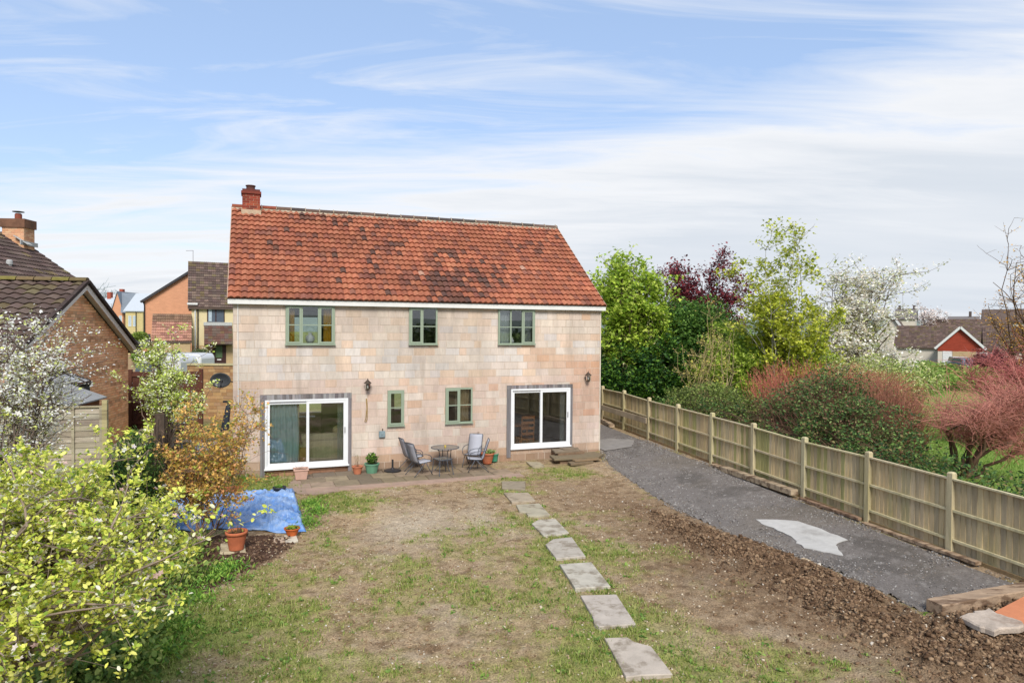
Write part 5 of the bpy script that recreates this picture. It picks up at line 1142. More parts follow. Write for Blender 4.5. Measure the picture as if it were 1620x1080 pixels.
lhM = Matrix.Translation(lh.location) @ Matrix.Rotation(lh.rotation_euler.z, 4, 'Z'); inv = lhM.inverted()
c0 = inv @ Vector((-19.5, 26.0, 0)); c1 = inv @ Vector((-18.74, 26.7, 0)); ax0, ax1 = sorted((c0.x, c1.x)); ay0, ay1 = sorted((c0.y, c1.y))
brick_stack(lc, ax0, ax1, ay0, ay1, 6.9, 7.95, ORG, N=60, minpx=4)
b = MB(); b.box(ax0-.05, ax1+.05, ay0-.05, ay1+.05, 7.95, 8.28); b.build('corbel', mat('corbel_dark', C(128, 92, 72), .95, var=.3, scale=3, bump=.3, coords='World', stain=C(84, 80, 66)[:3]+(1, .8)), lc)
b = MB(); cx_, cy_ = (ax0+ax1)/2, (ay0+ay1)/2; b.lathe([(.12, 0), (.12, .22), (.09, .26)], 12, (cx_, cy_, 8.27)); b.build('chimney_pot', mat('pot_red', C(150, 84, 66), .9, bump=.2), lc); MB().lathe([(.001, .36), (.2, .33), (.2, .31), (.001, .31)], 12, (cx_, cy_, 8.27)).build('cowl', mat('cowl_dark', C(60, 62, 66), .6, bump=0), lc)
MB().obox((ax0-.02, ay0-.25, 7.28), (ax0-.02, ay0+.3, 7.62), .3, .02).build('flashing', mat('lead', C(190, 192, 190), .6, bump=.1), lc)
MB().obox((ax0-.3, ay0-.05, 7.35), (ax1+.1, ay0-.05, 7.35), .03, .16).build('flashing', mat('lead', C(190, 192, 190), .6, bump=.1), lc)
vp = inv @ Vector(tuple(D(15, 432, 23.4))); b = MB(); b.lathe([(.07, 0), (.07, .3), (.1, .3), (.1, .42), (.06, .46)], 10, (vp.x, vp.y, vp.z)); b.box(vp.x-.25, vp.x+.25, vp.y-.2, vp.y+.15, vp.z-.06, vp.z-.03); b.build('roof_vent', mat('lead', C(190, 192, 190)), lh)

def brickwork(c, name): 
    return mat(name, C(*c), .9, var=.10, scale=2, fine=14, bump=.2, coords='World', stretch=(1, 1, 3), vfine=1.2)
def winbox(par, t, z, w, h, frame, gl, y=-.0, bars=1):
    wobj = MB(); f = .07; wobj.box(t, t+w, y-.05, y+.03, z, z+f); wobj.box(t, t+w, y-.05, y+.03, z+h-f, z+h); wobj.box(t, t+f, y-.049, y+.03, z+f, z+h-f); wobj.box(t+w-f, t+w, y-.049, y+.03, z+f, z+h-f)
    for i in range(1, bars+1): wobj.box(t+w*i/(bars+1)-.04, t+w*i/(bars+1)+.04, y-.048, y+.03, z+f, z+h-f)
    o = wobj.build('window', frame, par); MB().box(t+f, t+w-f, y-.02, y-.01, z+f, z+h-f).build('pane', gl, o); return o
fg = mat('far_glass', C(96, 108, 122), .12, bump=0, spec=.8, var=.2, scale=.8); fgl = mat('far_glass_light', C(190, 206, 216), .15, bump=0, spec=.8)
dkf = mat('dark_frame', C(66, 40, 38), .5, bump=0); whf = mat('white_frame', C(230, 230, 228), .5, bump=0)
def simple_house(name, label, cat, p0, p1, depth, ze, zr, wallm, roofm, gable_front=False, ovh=.3, z0=-.3, grp=None, tiles=None):
    d = np.array(p1)-np.array(p0); Lh = float(np.hypot(*d)); rz = math.atan2(d[1], d[0]); h = thing(name, label, cat, (p0[0], p0[1], 0), rz, grp)
    b = MB(); b.box(0, Lh, 0, depth, z0, ze)
    if gable_front: b.add([(0, 0, ze), (Lh, 0, ze), (Lh/2, 0, zr-.1), (0, depth, ze), (Lh, depth, ze), (Lh/2, depth, zr-.1)], [(0, 1, 2), (5, 4, 3)])
    else: b.add([(0, 0, ze), (0, depth, ze), (0, depth/2, zr-.1), (Lh, 0, ze), (Lh, depth, ze), (Lh, depth/2, zr-.1)], [(2, 1, 0), (3, 4, 5)])
    b.build('wall', wallm, h); rp = MB(); th = .16
    if gable_front:
        sl = (zr-ze)/(Lh/2); e = ovh
        V = [(-e, -e, ze-e*sl), (Lh/2, -e, zr), (Lh+e, -e, ze-e*sl), (-e, depth+e, ze-e*sl), (Lh/2, depth+e, zr), (Lh+e, depth+e, ze-e*sl)]
    else:
        sl = (zr-ze)/(depth/2); e = ovh
        V = [(-e, -e, ze-e*sl), (-e, depth/2, zr), (-e, depth+e, ze-e*sl), (Lh+e, -e, ze-e*sl), (Lh+e, depth/2, zr), (Lh+e, depth+e, ze-e*sl)]
    rp.add([(x, y, z+.02) for x, y, z in V]+[(x, y, z+th) for x, y, z in V], [(6, 9, 10, 7), (7, 10, 11, 8), (0, 1, 4, 3), (1, 2, 5, 4), (0, 6, 7, 1), (1, 7, 8, 2), (3, 4, 10, 9), (4, 5, 11, 10), (0, 3, 9, 6), (2, 8, 11, 5)])
    ro = rp.build('roof', roofm, h)
    if tiles:
        if gable_front:
            up = Vector((Lh/2+e, 0, zr-ze+e*sl)); lay_tiles(ro, slope_frame((-e, depth+e, ze-e*sl+th), (0, -1, 0), up), depth+2*e, up.length, .34, .33, tiles, 0, lip=.05, n=3)
        else:
            up = Vector((0, depth/2+e, zr-ze+e*sl)); lay_tiles(ro, slope_frame((-e, -e, ze-e*sl+th), (1, 0, 0), up), Lh+2*e, up.length, .34, .34, tiles, 0, lip=.06, n=4, amp=.035)
    return h, Lh
def X(px, z): return (px-810)/FPX*z
def P1(px0, z0, px1, yaw=25.0):
    a = np.array([X(px0, z0), z0]); u = np.array([math.cos(R(yaw)), math.sin(R(yaw))]); k = (px1-810)/FPX; t = (k*a[1]-a[0])/(u[0]-k*u[1]); return tuple(a+u*t)
slate = mat('slate', C(128, 138, 150), .7, var=.1, scale=2, fine=10, bump=.1, coords='World'); lslate = mat('light_slate', C(196, 204, 212), .6, var=.06, bump=0)
brt = mat('brown_roof', C(104, 88, 80), .9, var=.14, scale=1, fine=6, bump=.2, coords='World', stretch=(1, 1, 4)); orb = brickwork((224, 164, 128), 'brick_orange_far'); buff = brickwork((196, 170, 130), 'brick_buff_far')
# the two joined houses beyond the van
h, Lh = simple_house('house', 'orange brick gable end of the house behind the small tiled garage roof', 'house', (X(229, 66), 66), P1(229, 66, 372), 9, 6.75, 9.75, orb, brt, gable_front=True, ovh=.25)
MB().tube([(-.1, -.2, 6.6), (-.02, -.08, 6.3), (-.02, -.08, .5)], .06, 6).build('drainpipe', mat('gutter_black', C(46, 42, 42)), h)
MB().obox((-.35, -.3, 6.6), (Lh/2, -.3, 9.83), .06, .22).build('barge_board', mat('barge_dark', C(64, 62, 66), .6, bump=0), h)
h, Lh = simple_house('house', 'cream rendered house with a dark framed upstairs window and a tiled porch', 'house', (X(303, 59.5), 59.5), P1(303, 59.5, 400), 7.6, 6.1, 10.1, mat('cream_render', C(232, 216, 172), .9, var=.04, scale=2, bump=.1, coords='World'), brt, tiles=brown_tile((104, 88, 82), .12, (126, 108, 98)))
MB().box(.0, Lh, -.03, .0, -.3, 2.62).build('brick_base', buff, h)
s_ = 59.5/FPX; tt = lambda px: (px-303)*s_*.86; zz_ = lambda py: CH+(518.3-py)*s_
winbox(h, tt(329), zz_(510), tt(359)-tt(329), zz_(483)-zz_(510), dkf, fg); MB().box(tt(331.5), tt(337), -.06, -.045, zz_(508), zz_(486)).build('net_curtain', fgl, h)
d = MB(); d.box(tt(339), tt(361.5), -.06, .0, zz_(578.5), zz_(544)); dd = d.build('door', dkf, h); MB().box(tt(343.5), tt(355), -.075, -.061, zz_(566), zz_(547)).build('pane', mat('green_glass', C(92, 116, 84), .3, bump=0), dd); MB().box(tt(346), tt(353), -.08, -.061, zz_(570), zz_(568)).build('letter_box', whf, dd)
p = MB(); p.add([(tt(324), -1.0, zz_(543)), (tt(372), -1.0, zz_(543)), (tt(372), 0, zz_(514)), (tt(324), 0, zz_(514)), (tt(324), -1.0, zz_(545)), (tt(372), -1.0, zz_(545)), (tt(372), 0, zz_(545)), (tt(324), 0, zz_(545))], [(0, 1, 2, 3), (0, 4, 5, 1), (7, 4, 0, 3), (1, 5, 6, 2), (4, 7, 6, 5)]); po = p.build('porch_roof', brt, h)
up = Vector((0, 1.0, zz_(514)-zz_(543))); lay_tiles(po, slope_frame((tt(324), -1.05, zz_(544)), (1, 0, 0), up), tt(372)-tt(324), up.length, .33, .26, brown_tile((112, 84, 74), .1), 0, n=3, lip=.04)
MB().box(tt(323), tt(372), -.1, .0, zz_(514)-.02, zz_(509)).build('porch_flashing', mat('lead', C(190, 192, 190)), h); MB().tube([(tt(336), -.95, zz_(545)), (tt(336), -.95, 0)], .08, 6).build('porch_post', dkf, h)
for px, m in ((309, whf), (313.5, mat('gutter_black', C(46, 42, 42)))): MB().tube([(tt(px), -.09, zz_(480)), (tt(px), -.09, .5)], .06, 6).build('downpipe', m, h)
MB().box(-.35, tt(313), -.45, -.3, zz_(482), zz_(479)).build('gutter', whf, h)
MB().tube([(tt(297)+.4, 3.8, 10), (tt(297)+.4, 3.8, 11.3)], .02, 4).build('aerial_mast', dkf, h); MB().tube([(tt(293), 3.8, 11.25), (tt(306), 3.8, 11.3)], .015, 4).build('aerial', dkf, h)
h, Lh = simple_house('garage', 'low garage with pinkish pantiles in front of the orange brick gable', 'garage', (X(241, 56), 56), P1(241, 56, 301), 5, 2.95, 5.15, buff, brt, tiles=lambda x, y, r, c: J(C(*((188, 140, 120) if random.random() < .7 else (160, 116, 100))), .12) if r < 7 else J(C(140, 112, 92), .2), ovh=.1)
h, Lh = simple_house('outbuilding', 'small lean-to with a dark sloping verge left of the orange gable house', 'outbuilding', (X(205, 62), 62), P1(205, 62, 234), 4, 2.4, 3.4, orb, mat('barge_dark', C(64, 62, 66)), gable_front=False, ovh=.1)
wl = MB(); wl.box(X(196, 50), X(246, 50), 50, 50.4, -.3, 2.15); o = tag(wl.build('garden_wall', brickwork((176, 150, 120), 'stone_far')), 'buff stone garden wall below the small lean-to', 'wall')
# far estate
h, Lh = simple_house('house', 'far orange brick house with steep gable and blue grey slate roof', 'house', (X(177, 100), 100), (X(195, 100), 100), 6, 6.6, 9.3, orb, slate, gable_front=True, ovh=.15)
V = [(Lh/2, 1, 9.3), (Lh/2+5.2, 1.5, 9.1), (Lh+4.2, -.5, 6.3), (Lh-.1, -.5, 6.3)]; MB().add(V+[(x, y+.3, z) for x, y, z in V], [(0, 3, 2, 1), (4, 5, 6, 7), (0, 1, 5, 4), (3, 7, 6, 2), (0, 4, 7, 3), (1, 2, 6, 5)]).build('side_roof', slate, h)
winbox(h, 1.05, 4.6, .45, 1.3, whf, fgl, bars=0); MB().box(Lh/2-.9, Lh/2-.4, 2, 2.6, 8.6, 9.9).build('chimney', brickwork((176, 92, 74), 'brick_red_far'), h)
h, Lh = simple_house('house', 'far pale yellow brick house with light slate roof next to the steep gable', 'house', (X(198.5, 95), 95), (X(226, 95), 95), 6, 6.5, 8.9, brickwork((214, 196, 140), 'brick_yellow_far'), lslate, ovh=.2)
for px in (203, 210.5): winbox(h, (px-198.5)*95/FPX, 4.3, .45, 1.5, whf, fgl, bars=0)
MB().tube([((216-198.5)*95/FPX, -.15, 6.4), ((216-198.5)*95/FPX, -.15, 0)], .06, 5).build('drainpipe', mat('gutter_black', C(46, 42, 42)), h)
h, Lh = simple_house('house', 'far orange house with pale roof and two small chimneys at the left', 'house', (X(150, 112), 112), (X(180, 112), 112), 7, 6.4, 9.0, orb, lslate, gable_front=False)
for px in (154, 178): MB().box((px-150)*112/FPX-.3, (px-150)*112/FPX+.3, 3.2, 3.9, 8.6, 10.1).build('chimney', brickwork((176, 92, 74), 'brick_red_far'), h)
t = thing('street_lamp', 'grey street lamp standing in front of the far orange brick houses', 'street lamp', (X(176.5, 82), 82, 0)); gm = mat('lamp_grey', C(196, 200, 204), .5, bump=0)
MB().tube([(0, 0, 0), (0, 0, 6.9)], [.08, .05], 6).build('column', gm, t); MB().obox((0.05, 0, 6.95), (-.75, 0, 7.02), .1, .06).build('lamp_head', gm, t)

# boundary walls, gate and white vans between the garage and the house
bwt = thing('boundary_wall', 'buff brick boundary wall with stone coping behind the satellite dish', 'wall', (X(296, 31), 31, 0), 0); BL_ = X(380, 31)-X(296, 31)+1.2
MB().box(0, BL_, .01, .3, .0, 2.45).build('wall', mat('brick_mortar', C(196, 170, 144)), bwt)
P = Pieces('stone_block', 'stone_blocks', brick_o, brick_a, bwt, 200, 6)
for r in range(16):
    t = -random.random()*.2
    while t < BL_:
        w = random.uniform(.25, .5); a, c = max(t, 0), min(t+w-.012, BL_)
        if c-a > .04: P.add(boxv(a, c, .0-random.uniform(0, .008), .02, r*.153+.006, r*.153+.145), BF, J(C(*random.choice([(186, 150, 106), (196, 162, 118), (170, 134, 96), (178, 146, 112)])), .1))
        t += w
P.done()
for i in range(5): MB().box(i*BL_/5, (i+1)*BL_/5-.01, -.05, .36, 2.45, 2.53).build('coping', mat('coping_stone', C(200, 190, 148), .9, var=.15, scale=3, bump=.3, coords='World'), bwt)
gt = thing('garden_gate', 'tall dark brown boarded gate with diagonal brace beside the orange brick garage', 'gate', (X(204, 23.6), 23.6, 0), .2)
gw = mat('gate_brown', C(96, 56, 42), .75, var=.15, scale=3, fine=30, bump=.2, coords='World'); gwid = 2.3
for i in range(12): MB().box(i*gwid/12+.004, (i+1)*gwid/12-.004, 0, .025, .6, 2.62).build('board', gw, gt)
for z in (.8, 2.45): MB().box(0, gwid, -.045, -.001, z, z+.1).build('rail', gw, gt)
MB().obox((.15, -.022, .85), (1.35, -.022, 2.5), .04, .1, up=(0, 0, 1)).build('brace', gw, gt)
MB().box(-.02, .1, -.06, .06, .4, 2.7).build('post', gw, gt); MB().box(gwid/2-.05, gwid/2+.08, -.07, .06, .4, 2.76).build('post', gw, gt); MB().box(gwid-.02, gwid+.1, -.06, .06, .4, 2.7).build('post', gw, gt)
def van(label, px0, px1, z, ztop, rz=0):
    x0, x1 = X(px0, z), X(px1, z); Lv = x1-x0; t = thing('parked_van', label, 'van', (x0, z, 0), rz, 'white vans parked behind the brown gate'); pm = mat('van_white', C(232, 234, 238), .3, var=.03, bump=0, spec=.6)
    prof = [(0, .45), (0, 1.1), (.25, 1.25), (1.0, ztop-.12), (1.35, ztop), (Lv-.15, ztop), (Lv, ztop-.25), (Lv, .45)]
    b = MB(); n = len(prof); V = [(x, y, zz) for y, k in ((0, 1), (2.0, 1)) for x, zz in prof]; b.add(V, [tuple(range(n)), tuple(range(2*n-1, n-1, -1))]+[(i, n+i, n+(i+1) % n, (i+1) % n) for i in range(n)]); b.build('body', pm, t, bevel=.06)
    for x in (.9, Lv-.9):
        for y in (-.02, 1.82): MB().lathe([(.001, 0), (.34, 0), (.34, .2), (.001, .2)], 16).build('wheel', mat('tyre', C(34, 34, 36), .9, bump=0), t, loc=(x, y, .36), rot=(math.pi/2*-1, 0, 0))
    MB().box(.6, 1.5, -.012, .0, 1.4, ztop-.35).build('side_window', fg, t); V = [(.3, .15, 1.3), (.3, 1.85, 1.3), (.93, 1.8, ztop-.18), (.93, .2, ztop-.18)]; MB().add([(x-.03, y, zz) for x, y, zz in V]+[(x+.02, y, zz) for x, y, zz in V], BF).build('windscreen', fg, t)
    for y in (.35, 1.6): MB().box(1.5, Lv-.3, y, y+.04, ztop, ztop+.05).build('roof_rail', mat('rail_grey', C(180, 184, 188), .5, bump=0), t)
    MB().box(Lv*.42, Lv*.42+.35, .8, 1.2, ztop, ztop+.18).build('roof_vent', mat('black_plastic', C(48, 52, 62)), t); return t
van('nearer white van with a black roof vent behind the brown gate', 196, 285, 36, 2.62); van('further white van behind the nearer van, half hidden by the blossoming shrub', 222, 318, 43, 2.5)
# sheds on the left plot
sh = thing('garden_shed', 'brown timber shed with grey felt roof behind the lap fence panels', 'shed', (-11.1, 13.9, .5), math.radians(12)); sb = mat('shed_brown', C(128, 82, 56), .85, var=.15, scale=4, bump=.2, coords='World')
for i in range(16): MB().add([(.0, .02, i*.125), (1.75, .02, i*.125), (1.75, -.0, i*.125), (0, -.0, i*.125), (0, .02, i*.125+.12), (1.75, .02, i*.125+.12), (1.75, .012, i*.125+.12), (0, .012, i*.125+.12)], [(3, 2, 6, 7), (0, 3, 7, 4), (1, 5, 6, 2), (4, 7, 6, 5)]).build('weatherboard', sb, sh)
MB().box(.01, 1.74, .02, 1.9, 0, 2.0).add([(0.02, .012, 2.0), (1.73, .012, 2.0), (.87, .012, 2.33), (0.02, 1.9, 2.0), (1.73, 1.9, 2.0), (.87, 1.9, 2.33)], [(0, 1, 2), (5, 4, 3)]).build('wall', sb, sh)
V = [(-.12, -.12, 1.97), (.87, -.12, 2.36), (1.87, -.12, 1.97), (-.12, 2, 1.97), (.87, 2, 2.36), (1.87, 2, 1.97)]; MB().add(V+[(x, y, z+.03) for x, y, z in V], [(6, 9, 10, 7), (7, 10, 11, 8), (0, 1, 4, 3), (1, 2, 5, 4), (0, 6, 7, 1), (1, 7, 8, 2), (0, 3, 9, 6), (2, 8, 11, 5), (3, 4, 10, 9), (4, 5, 11, 10)]).build('roof', mat('felt_grey', C(160, 162, 164), .9, var=.08, bump=.2, coords='World'), sh)
gz_ = thing('garden_gazebo', 'black framed round roof with clear panels behind the grey shed roof', 'gazebo', (-11.45, 16.9, .5)); b = MB(); V = [(0, 0, 2.55)]; n = 10
rp = MB(); 
for k in range(n):
    a0, a1 = 2*math.pi*k/n, 2*math.pi*(k+1)/n; rp = MB(); q = lambda a, r, z: (math.cos(a)*r, math.sin(a)*r, z)
    rp.add([q(a0, .3, 2.5), q(a1, .3, 2.5), q(a1, .8, 2.3), q(a0, .8, 2.3)], [(0, 3, 2, 1)]); rp.build('clear_panel', mat('clear_plastic', C(214, 222, 230), .25, bump=0, spec=.7), gz_)
    MB().tube([q(a0, .3, 2.51), q(a0, .8, 2.31), q(a0, .86, 2.2)], .018, 5).build('rib', blk_, gz_)
MB().lathe([(.001, 2.62), (.26, 2.62), (.33, 2.56), (.3, 2.5), (.001, 2.5)], 16).build('cap', blk_, gz_); MB().tube([(math.cos(a)*.84, math.sin(a)*.84, 2.24) for a in np.linspace(0, 6.2832, 25)], .035, 6, caps=False).build('rim', blk_, gz_); MB().lathe([(.78, 0), (.82, 2.2)], 16).build('base', mat('gazebo_grey', C(90, 92, 96), .8, bump=0), gz_)
# lap fence panels on the left boundary
lf = thing('lap_fence', 'grey weathered horizontal lap fence panels in front of the shed', 'fence', (-11.25, 12.65, .45), math.radians(14)); lw = mat('lap_grey', src='obj', rough=.9, var=.25, scale=3, fine=40, bump=.4, coords='World', stain=C(92, 66, 60)[:3]+(1, .75), stain_scale=1.1, stretch=(.4, .4, 4))
for pnl in range(-1, 2):
    x0 = pnl*1.62+.05; th_ = 2.13
    for i in range(18):
        z = .1+i*.112; V = [(x0+.04, .0, z), (x0+1.54, .0, z), (x0+1.54, -.02, z), (x0+.04, -.02, z), (x0+.04, .0, z+.13), (x0+1.54, 0, z+.13), (x0+1.54, -.006, z+.13), (x0+.04, -.006, z+.13)]; o = MB().add(V, BF).build('slat', lw, lf, color=J(C(*random.choice([(170, 158, 138), (190, 180, 158), (150, 136, 120)])), .1))
    for x in (x0, x0+.5, x0+1.04, x0+1.53): MB().box(x, x+.05, -.045, -.021, .08, th_).build('batten', lw, lf, color=C(176, 166, 140))
    MB().box(x0, x0+1.58, -.05, .02, th_, th_+.03).build('capping', lw, lf, color=C(186, 174, 142)); MB().box(x0+1.58, x0+1.67, -.06, .04, 0, th_+.14).build('post', lw, lf, color=C(184, 172, 128))
MB().box(-1.67, -1.58, -.06, .04, 0, 2.2).build('post', lw, lf, color=C(184, 172, 128))

# dry stone boundary wall, running toward the camera
swall = thing('stone_wall', 'rough dry stone boundary wall half covered in ivy, left of the house', 'wall', (0, 0, 0))
P = Pieces('stone', 'stones_joined', stone_o, stone_a, swall, 200, 5)
pts = [Vector((a, b, 0)) for a, b in ((-9.6, 19.6), (-9.1, 17.0), (-8.25, 13.6))]
core = MB()
for a, b_ in zip(pts[:-1], pts[1:]): core.obox(a+Vector((0, 0, .55)), b_+Vector((0, 0, .55)), .34, 1.5)
core.build('wall_core', mat('wall_earth', C(116, 98, 80), 1, bump=.5, coords='World'), swall)
for (a, b_) in zip(pts[:-1], pts[1:]):
    L_ = (b_-a).length; d = (b_-a).normalized(); nn_ = Vector((-d.y, d.x, 0))
    for r in range(9):
        s = 0
        while s < L_:
            w = random.uniform(.16, .42); h_ = random.uniform(.11, .17)
            for side in ((.2, -.2) if r < 8 else (0, .15, -.15)):
                c = a+d*(s+w/2)+nn_*side+Vector((0, 0, .08+r*.16+random.uniform(-.01, .02)+(.1 if r == 8 else 0)))
                dd_ = .09 if r < 8 else .16; hh = h_/2; V = [Vector((x*(w/2-.008)*random.uniform(.85, 1.05), y*dd_*random.uniform(.8, 1.15), z*hh*random.uniform(.8, 1.1))) for x, y, z in ((-1, -1, -1), (1, -1, -1), (1, 1, -1), (-1, 1, -1), (-1, -1, 1), (1, -1, 1), (1, 1, 1), (-1, 1, 1))]
                P.add(V, BF, J(C(*random.choice([(168, 150, 126), (186, 168, 144), (150, 132, 110), (196, 180, 160), (176, 150, 128)])), .1), Matrix.Translation(c) @ Matrix.Rotation(math.atan2(d.y, d.x)+random.uniform(-.1, .1), 4, 'Z') @ Matrix.Rotation(random.uniform(-.1, .1), 4, 'X'))
            s += w
P.done()
# old palings, junk and covered things left of the house
op = thing('old_palings', 'old dark broken timber palings by the boundary wall', 'fence', (-8.55, 16.4, 0), R(-70))
for i in range(9): 
    MB().box(i*.12, i*.12+.09, 0, .03, 0, random.uniform(1.5, 2.0)).build('paling', mat('old_timber', C(92, 78, 66), .95, var=.3, scale=4, bump=.6, coords='World'), op, rot=(R(random.uniform(-4, 4)), R(random.uniform(-4, 4)), 0))
MB().tube([(-.2, 0, 0), (-.22, .02, 2.05)], .12, 8).build('post', mat('old_timber', C(92, 78, 66)), op)
def crumple(name, label, cat, loc, r, c, rough=.3, seed=1):
    bm = bmesh.new(); bmesh.ops.create_icosphere(bm, subdivisions=5, radius=1)
    for v in bm.verts:
        p = v.co; n = abs(mn.noise(p*2.2+Vector((seed, 0, 0))))*.45+abs(mn.noise(p*5+Vector((0, seed, 0))))*.12; v.co = Vector((p.x*r[0], p.y*r[1], max(p.z, -.2)*r[2]))*(.75+n)
    me = bpy.data.meshes.new(name); bm.to_mesh(me); bm.free(); return tag(obj(name, me, mat(name+'_m'+str(seed), C(*c), rough, var=.1, bump=0, spec=.6), loc=loc), label, cat)
crumple('plastic_cover', 'crumpled grey plastic sheet over garden furniture left of the house', 'plastic sheet', tuple(D(332, 712, 17.3)), (.42, .34, .26), (124, 132, 142), .28, 3)
crumple('bin_bag', 'black plastic bag on the ground beside the grey plastic sheet', 'bin bag', tuple(D(322, 738, 16.6)), (.45, .35, .3), (52, 54, 60), .3, 5)
crumple('rubbish_heap', 'dark heap of covered timber against the left corner of the house', 'heap', (-8.15, 18.3, .4), (.55, .6, .75), (62, 56, 54), .8, 8)
pp = D(362, 690, 18.3); tag(MB().obox((0, 0, 0), (.42, .35, 1.5), .15, .035).build('white_board', plk, loc=(pp[0]-.35, pp[1], .25)), 'long pale board leaning against the left corner of the house', 'board')
pp = D(357, 655, 18.5); t = thing('folded_parasol', 'dark folded parasol leaning by the left corner of the house', 'parasol', (pp[0]-.15, pp[1], 1.0)); MB().tube([(0, 0, -.3), (.1, .06, .4), (.18, .1, 1.0), (.2, .1, 1.15)], [.04, .11, .07, .02], 8).build('canopy', mat('navy_cloth', C(50, 56, 66), .8, bump=.2), t); MB().tube([(-.08, -.04, -1), (0, 0, -.3)], .02, 6).build('pole', blk_, t); MB().box(.05, .32, .05, .15, 1.12, 1.17).build('handle', blk_, t)
t = thing('metal_rack', 'grey metal frame rack behind the orange leaved shrub', 'rack', (-8.55, 17.6, 0)); gm2 = mat('rack_grey', C(120, 130, 142), .4, metal=.4, bump=0)
for x in (0, .7): 
    for y in (0, .4): MB().tube([(x, y, 0), (x, y, 1.25)], .02, 5).build('upright', gm2, t)
for z in (.4, .8, 1.2): MB().box(-.02, .72, -.02, .42, z, z+.025).build('shelf', gm2, t)

# ------------------------------------------------------------------ bungalows to the right
cr = mat('render_cream', C(222, 212, 196), .9, var=.05, coords='World', bump=.1); redt = mat('red_hung_tile', C(160, 66, 46), .85, var=.15, scale=2, fine=8, bump=.3, coords='World', stretch=(.6, 1, 4))
h, Lh = simple_house('bungalow', 'bungalow with a red tile hung front gable and white barge boards, far right', 'bungalow', (X(1484, 82), 82), P1(1484, 82, 1555, -33), 12, 2.35, 4.75, cr, brt, gable_front=True, ovh=.3, z0=-.5)
V = [(-.02, -.03, 2.0), (Lh+.02, -.03, 2.0), (Lh+.02, -.03, 2.4), (Lh/2, -.03, 4.6), (-.02, -.03, 2.4)]; MB().add(V+[(x, .05, z) for x, y, z in V], [(0, 1, 2, 3, 4), (0, 5, 6, 1)]).build('tile_hanging', redt, h)
for s in (0, 1):
    e = (-.32 if s == 0 else Lh+.32, -.34, 2.28); MB().obox(e, (Lh/2, -.34, 4.88), .06, .26).build('barge_board', whf, h)
MB().box(.5, 1.4, -.05, .0, .0, 2.0).build('door', whf, h); winbox(h, 4.2, .7, 1.3, 1.2, whf, fg); MB().box(1.5, 3.8, -.04, .0, -.3, 2.0).build('brick_panel', buff, h)
bt = brown_tile((112, 94, 86), .15, (128, 108, 98))
h2, _ = simple_house('bungalow', 'long brown roofed wing joining the red gable bungalow on its left', 'bungalow', (X(1418, 94), 94), P1(1418, 94, 1500, -33), 9, 2.2, 5.0, cr, brt, tiles=bt, z0=-.5)
h3, _ = simple_house('bungalow', 'bungalow with long brown ridge behind the red gable', 'bungalow', (X(1462, 116), 116), P1(1462, 116, 1600, -33), 10, 2.4, 6.4, cr, brt, tiles=bt, z0=-.5)
MB().box(9.5, 11.5, -.5, 2, 2.2, 4.3).build('dormer', cr, h3)
h4, _ = simple_house('bungalow', 'brown tiled bungalow roof at the right edge behind the orange leaved twigs', 'bungalow', (X(1560, 84), 84), P1(1560, 84, 1680, -33), 9, 2.2, 4.9, cr, brt, tiles=bt, z0=-.5)
h5, L5 = simple_house('house', 'distant grey roofed house with two chimneys behind the white blossom', 'house', (X(1416, 150), 150), P1(1416, 150, 1447, -33), 8, 7.2, 9.4, cr, mat('grey_roof', C(124, 118, 116), .9, bump=0, var=.06), z0=-.5)
for x in (.3, L5-.6): MB().box(x, x+.5, 3.7, 4.2, 9, 10.3).build('chimney', mat('chimney_grey', C(96, 84, 80), .9, bump=0), h5)
h6, L6 = simple_house('bungalow', 'bungalow with a white edged front gable behind the white blossom tree', 'bungalow', (X(1392, 104), 104), P1(1392, 104, 1432, -33), 10, 4.0, 6.6, cr, brt, gable_front=True, z0=-.5)
for s in (0, 1): MB().obox((-.32 if s == 0 else L6+.32, -.34, 3.75), (L6/2, -.34, 6.75), .06, .3).build('barge_board', whf, h6)
h7, L7 = simple_house('house', 'distant white house with a low grey roof on the skyline', 'house', (X(1500, 200), 200), P1(1500, 200, 1548, -33), 9, 7.0, 9.0, whf, mat('grey_roof', C(124, 118, 116)), z0=-.5); MB().box(5, 5.7, 4, 4.7, 8.8, 10.6).build('chimney', mat('chimney_grey', C(96, 84, 80)), h7)
h8, L8 = simple_house('house', 'distant house with a brown hipped roof on the skyline at the right', 'house', (X(1556, 150), 150), P1(1556, 150, 1640, -33), 9, 6.6, 9.4, cr, brt, z0=-.5)
h9, L9 = simple_house('house', 'cream gabled house glimpsed between the green trees right of the main roof', 'house', (X(985, 75), 75), (X(1086, 75), 75), 9, 3.6, 5.95, mat('cream_render', C(232, 216, 172)), brt, gable_front=True)
for s in (0, 1): MB().obox((-.32 if s == 0 else L9+.32, -.34, 3.5), (L9/2, -.34, 6.1), .06, .22).build('barge_board', whf, h9)
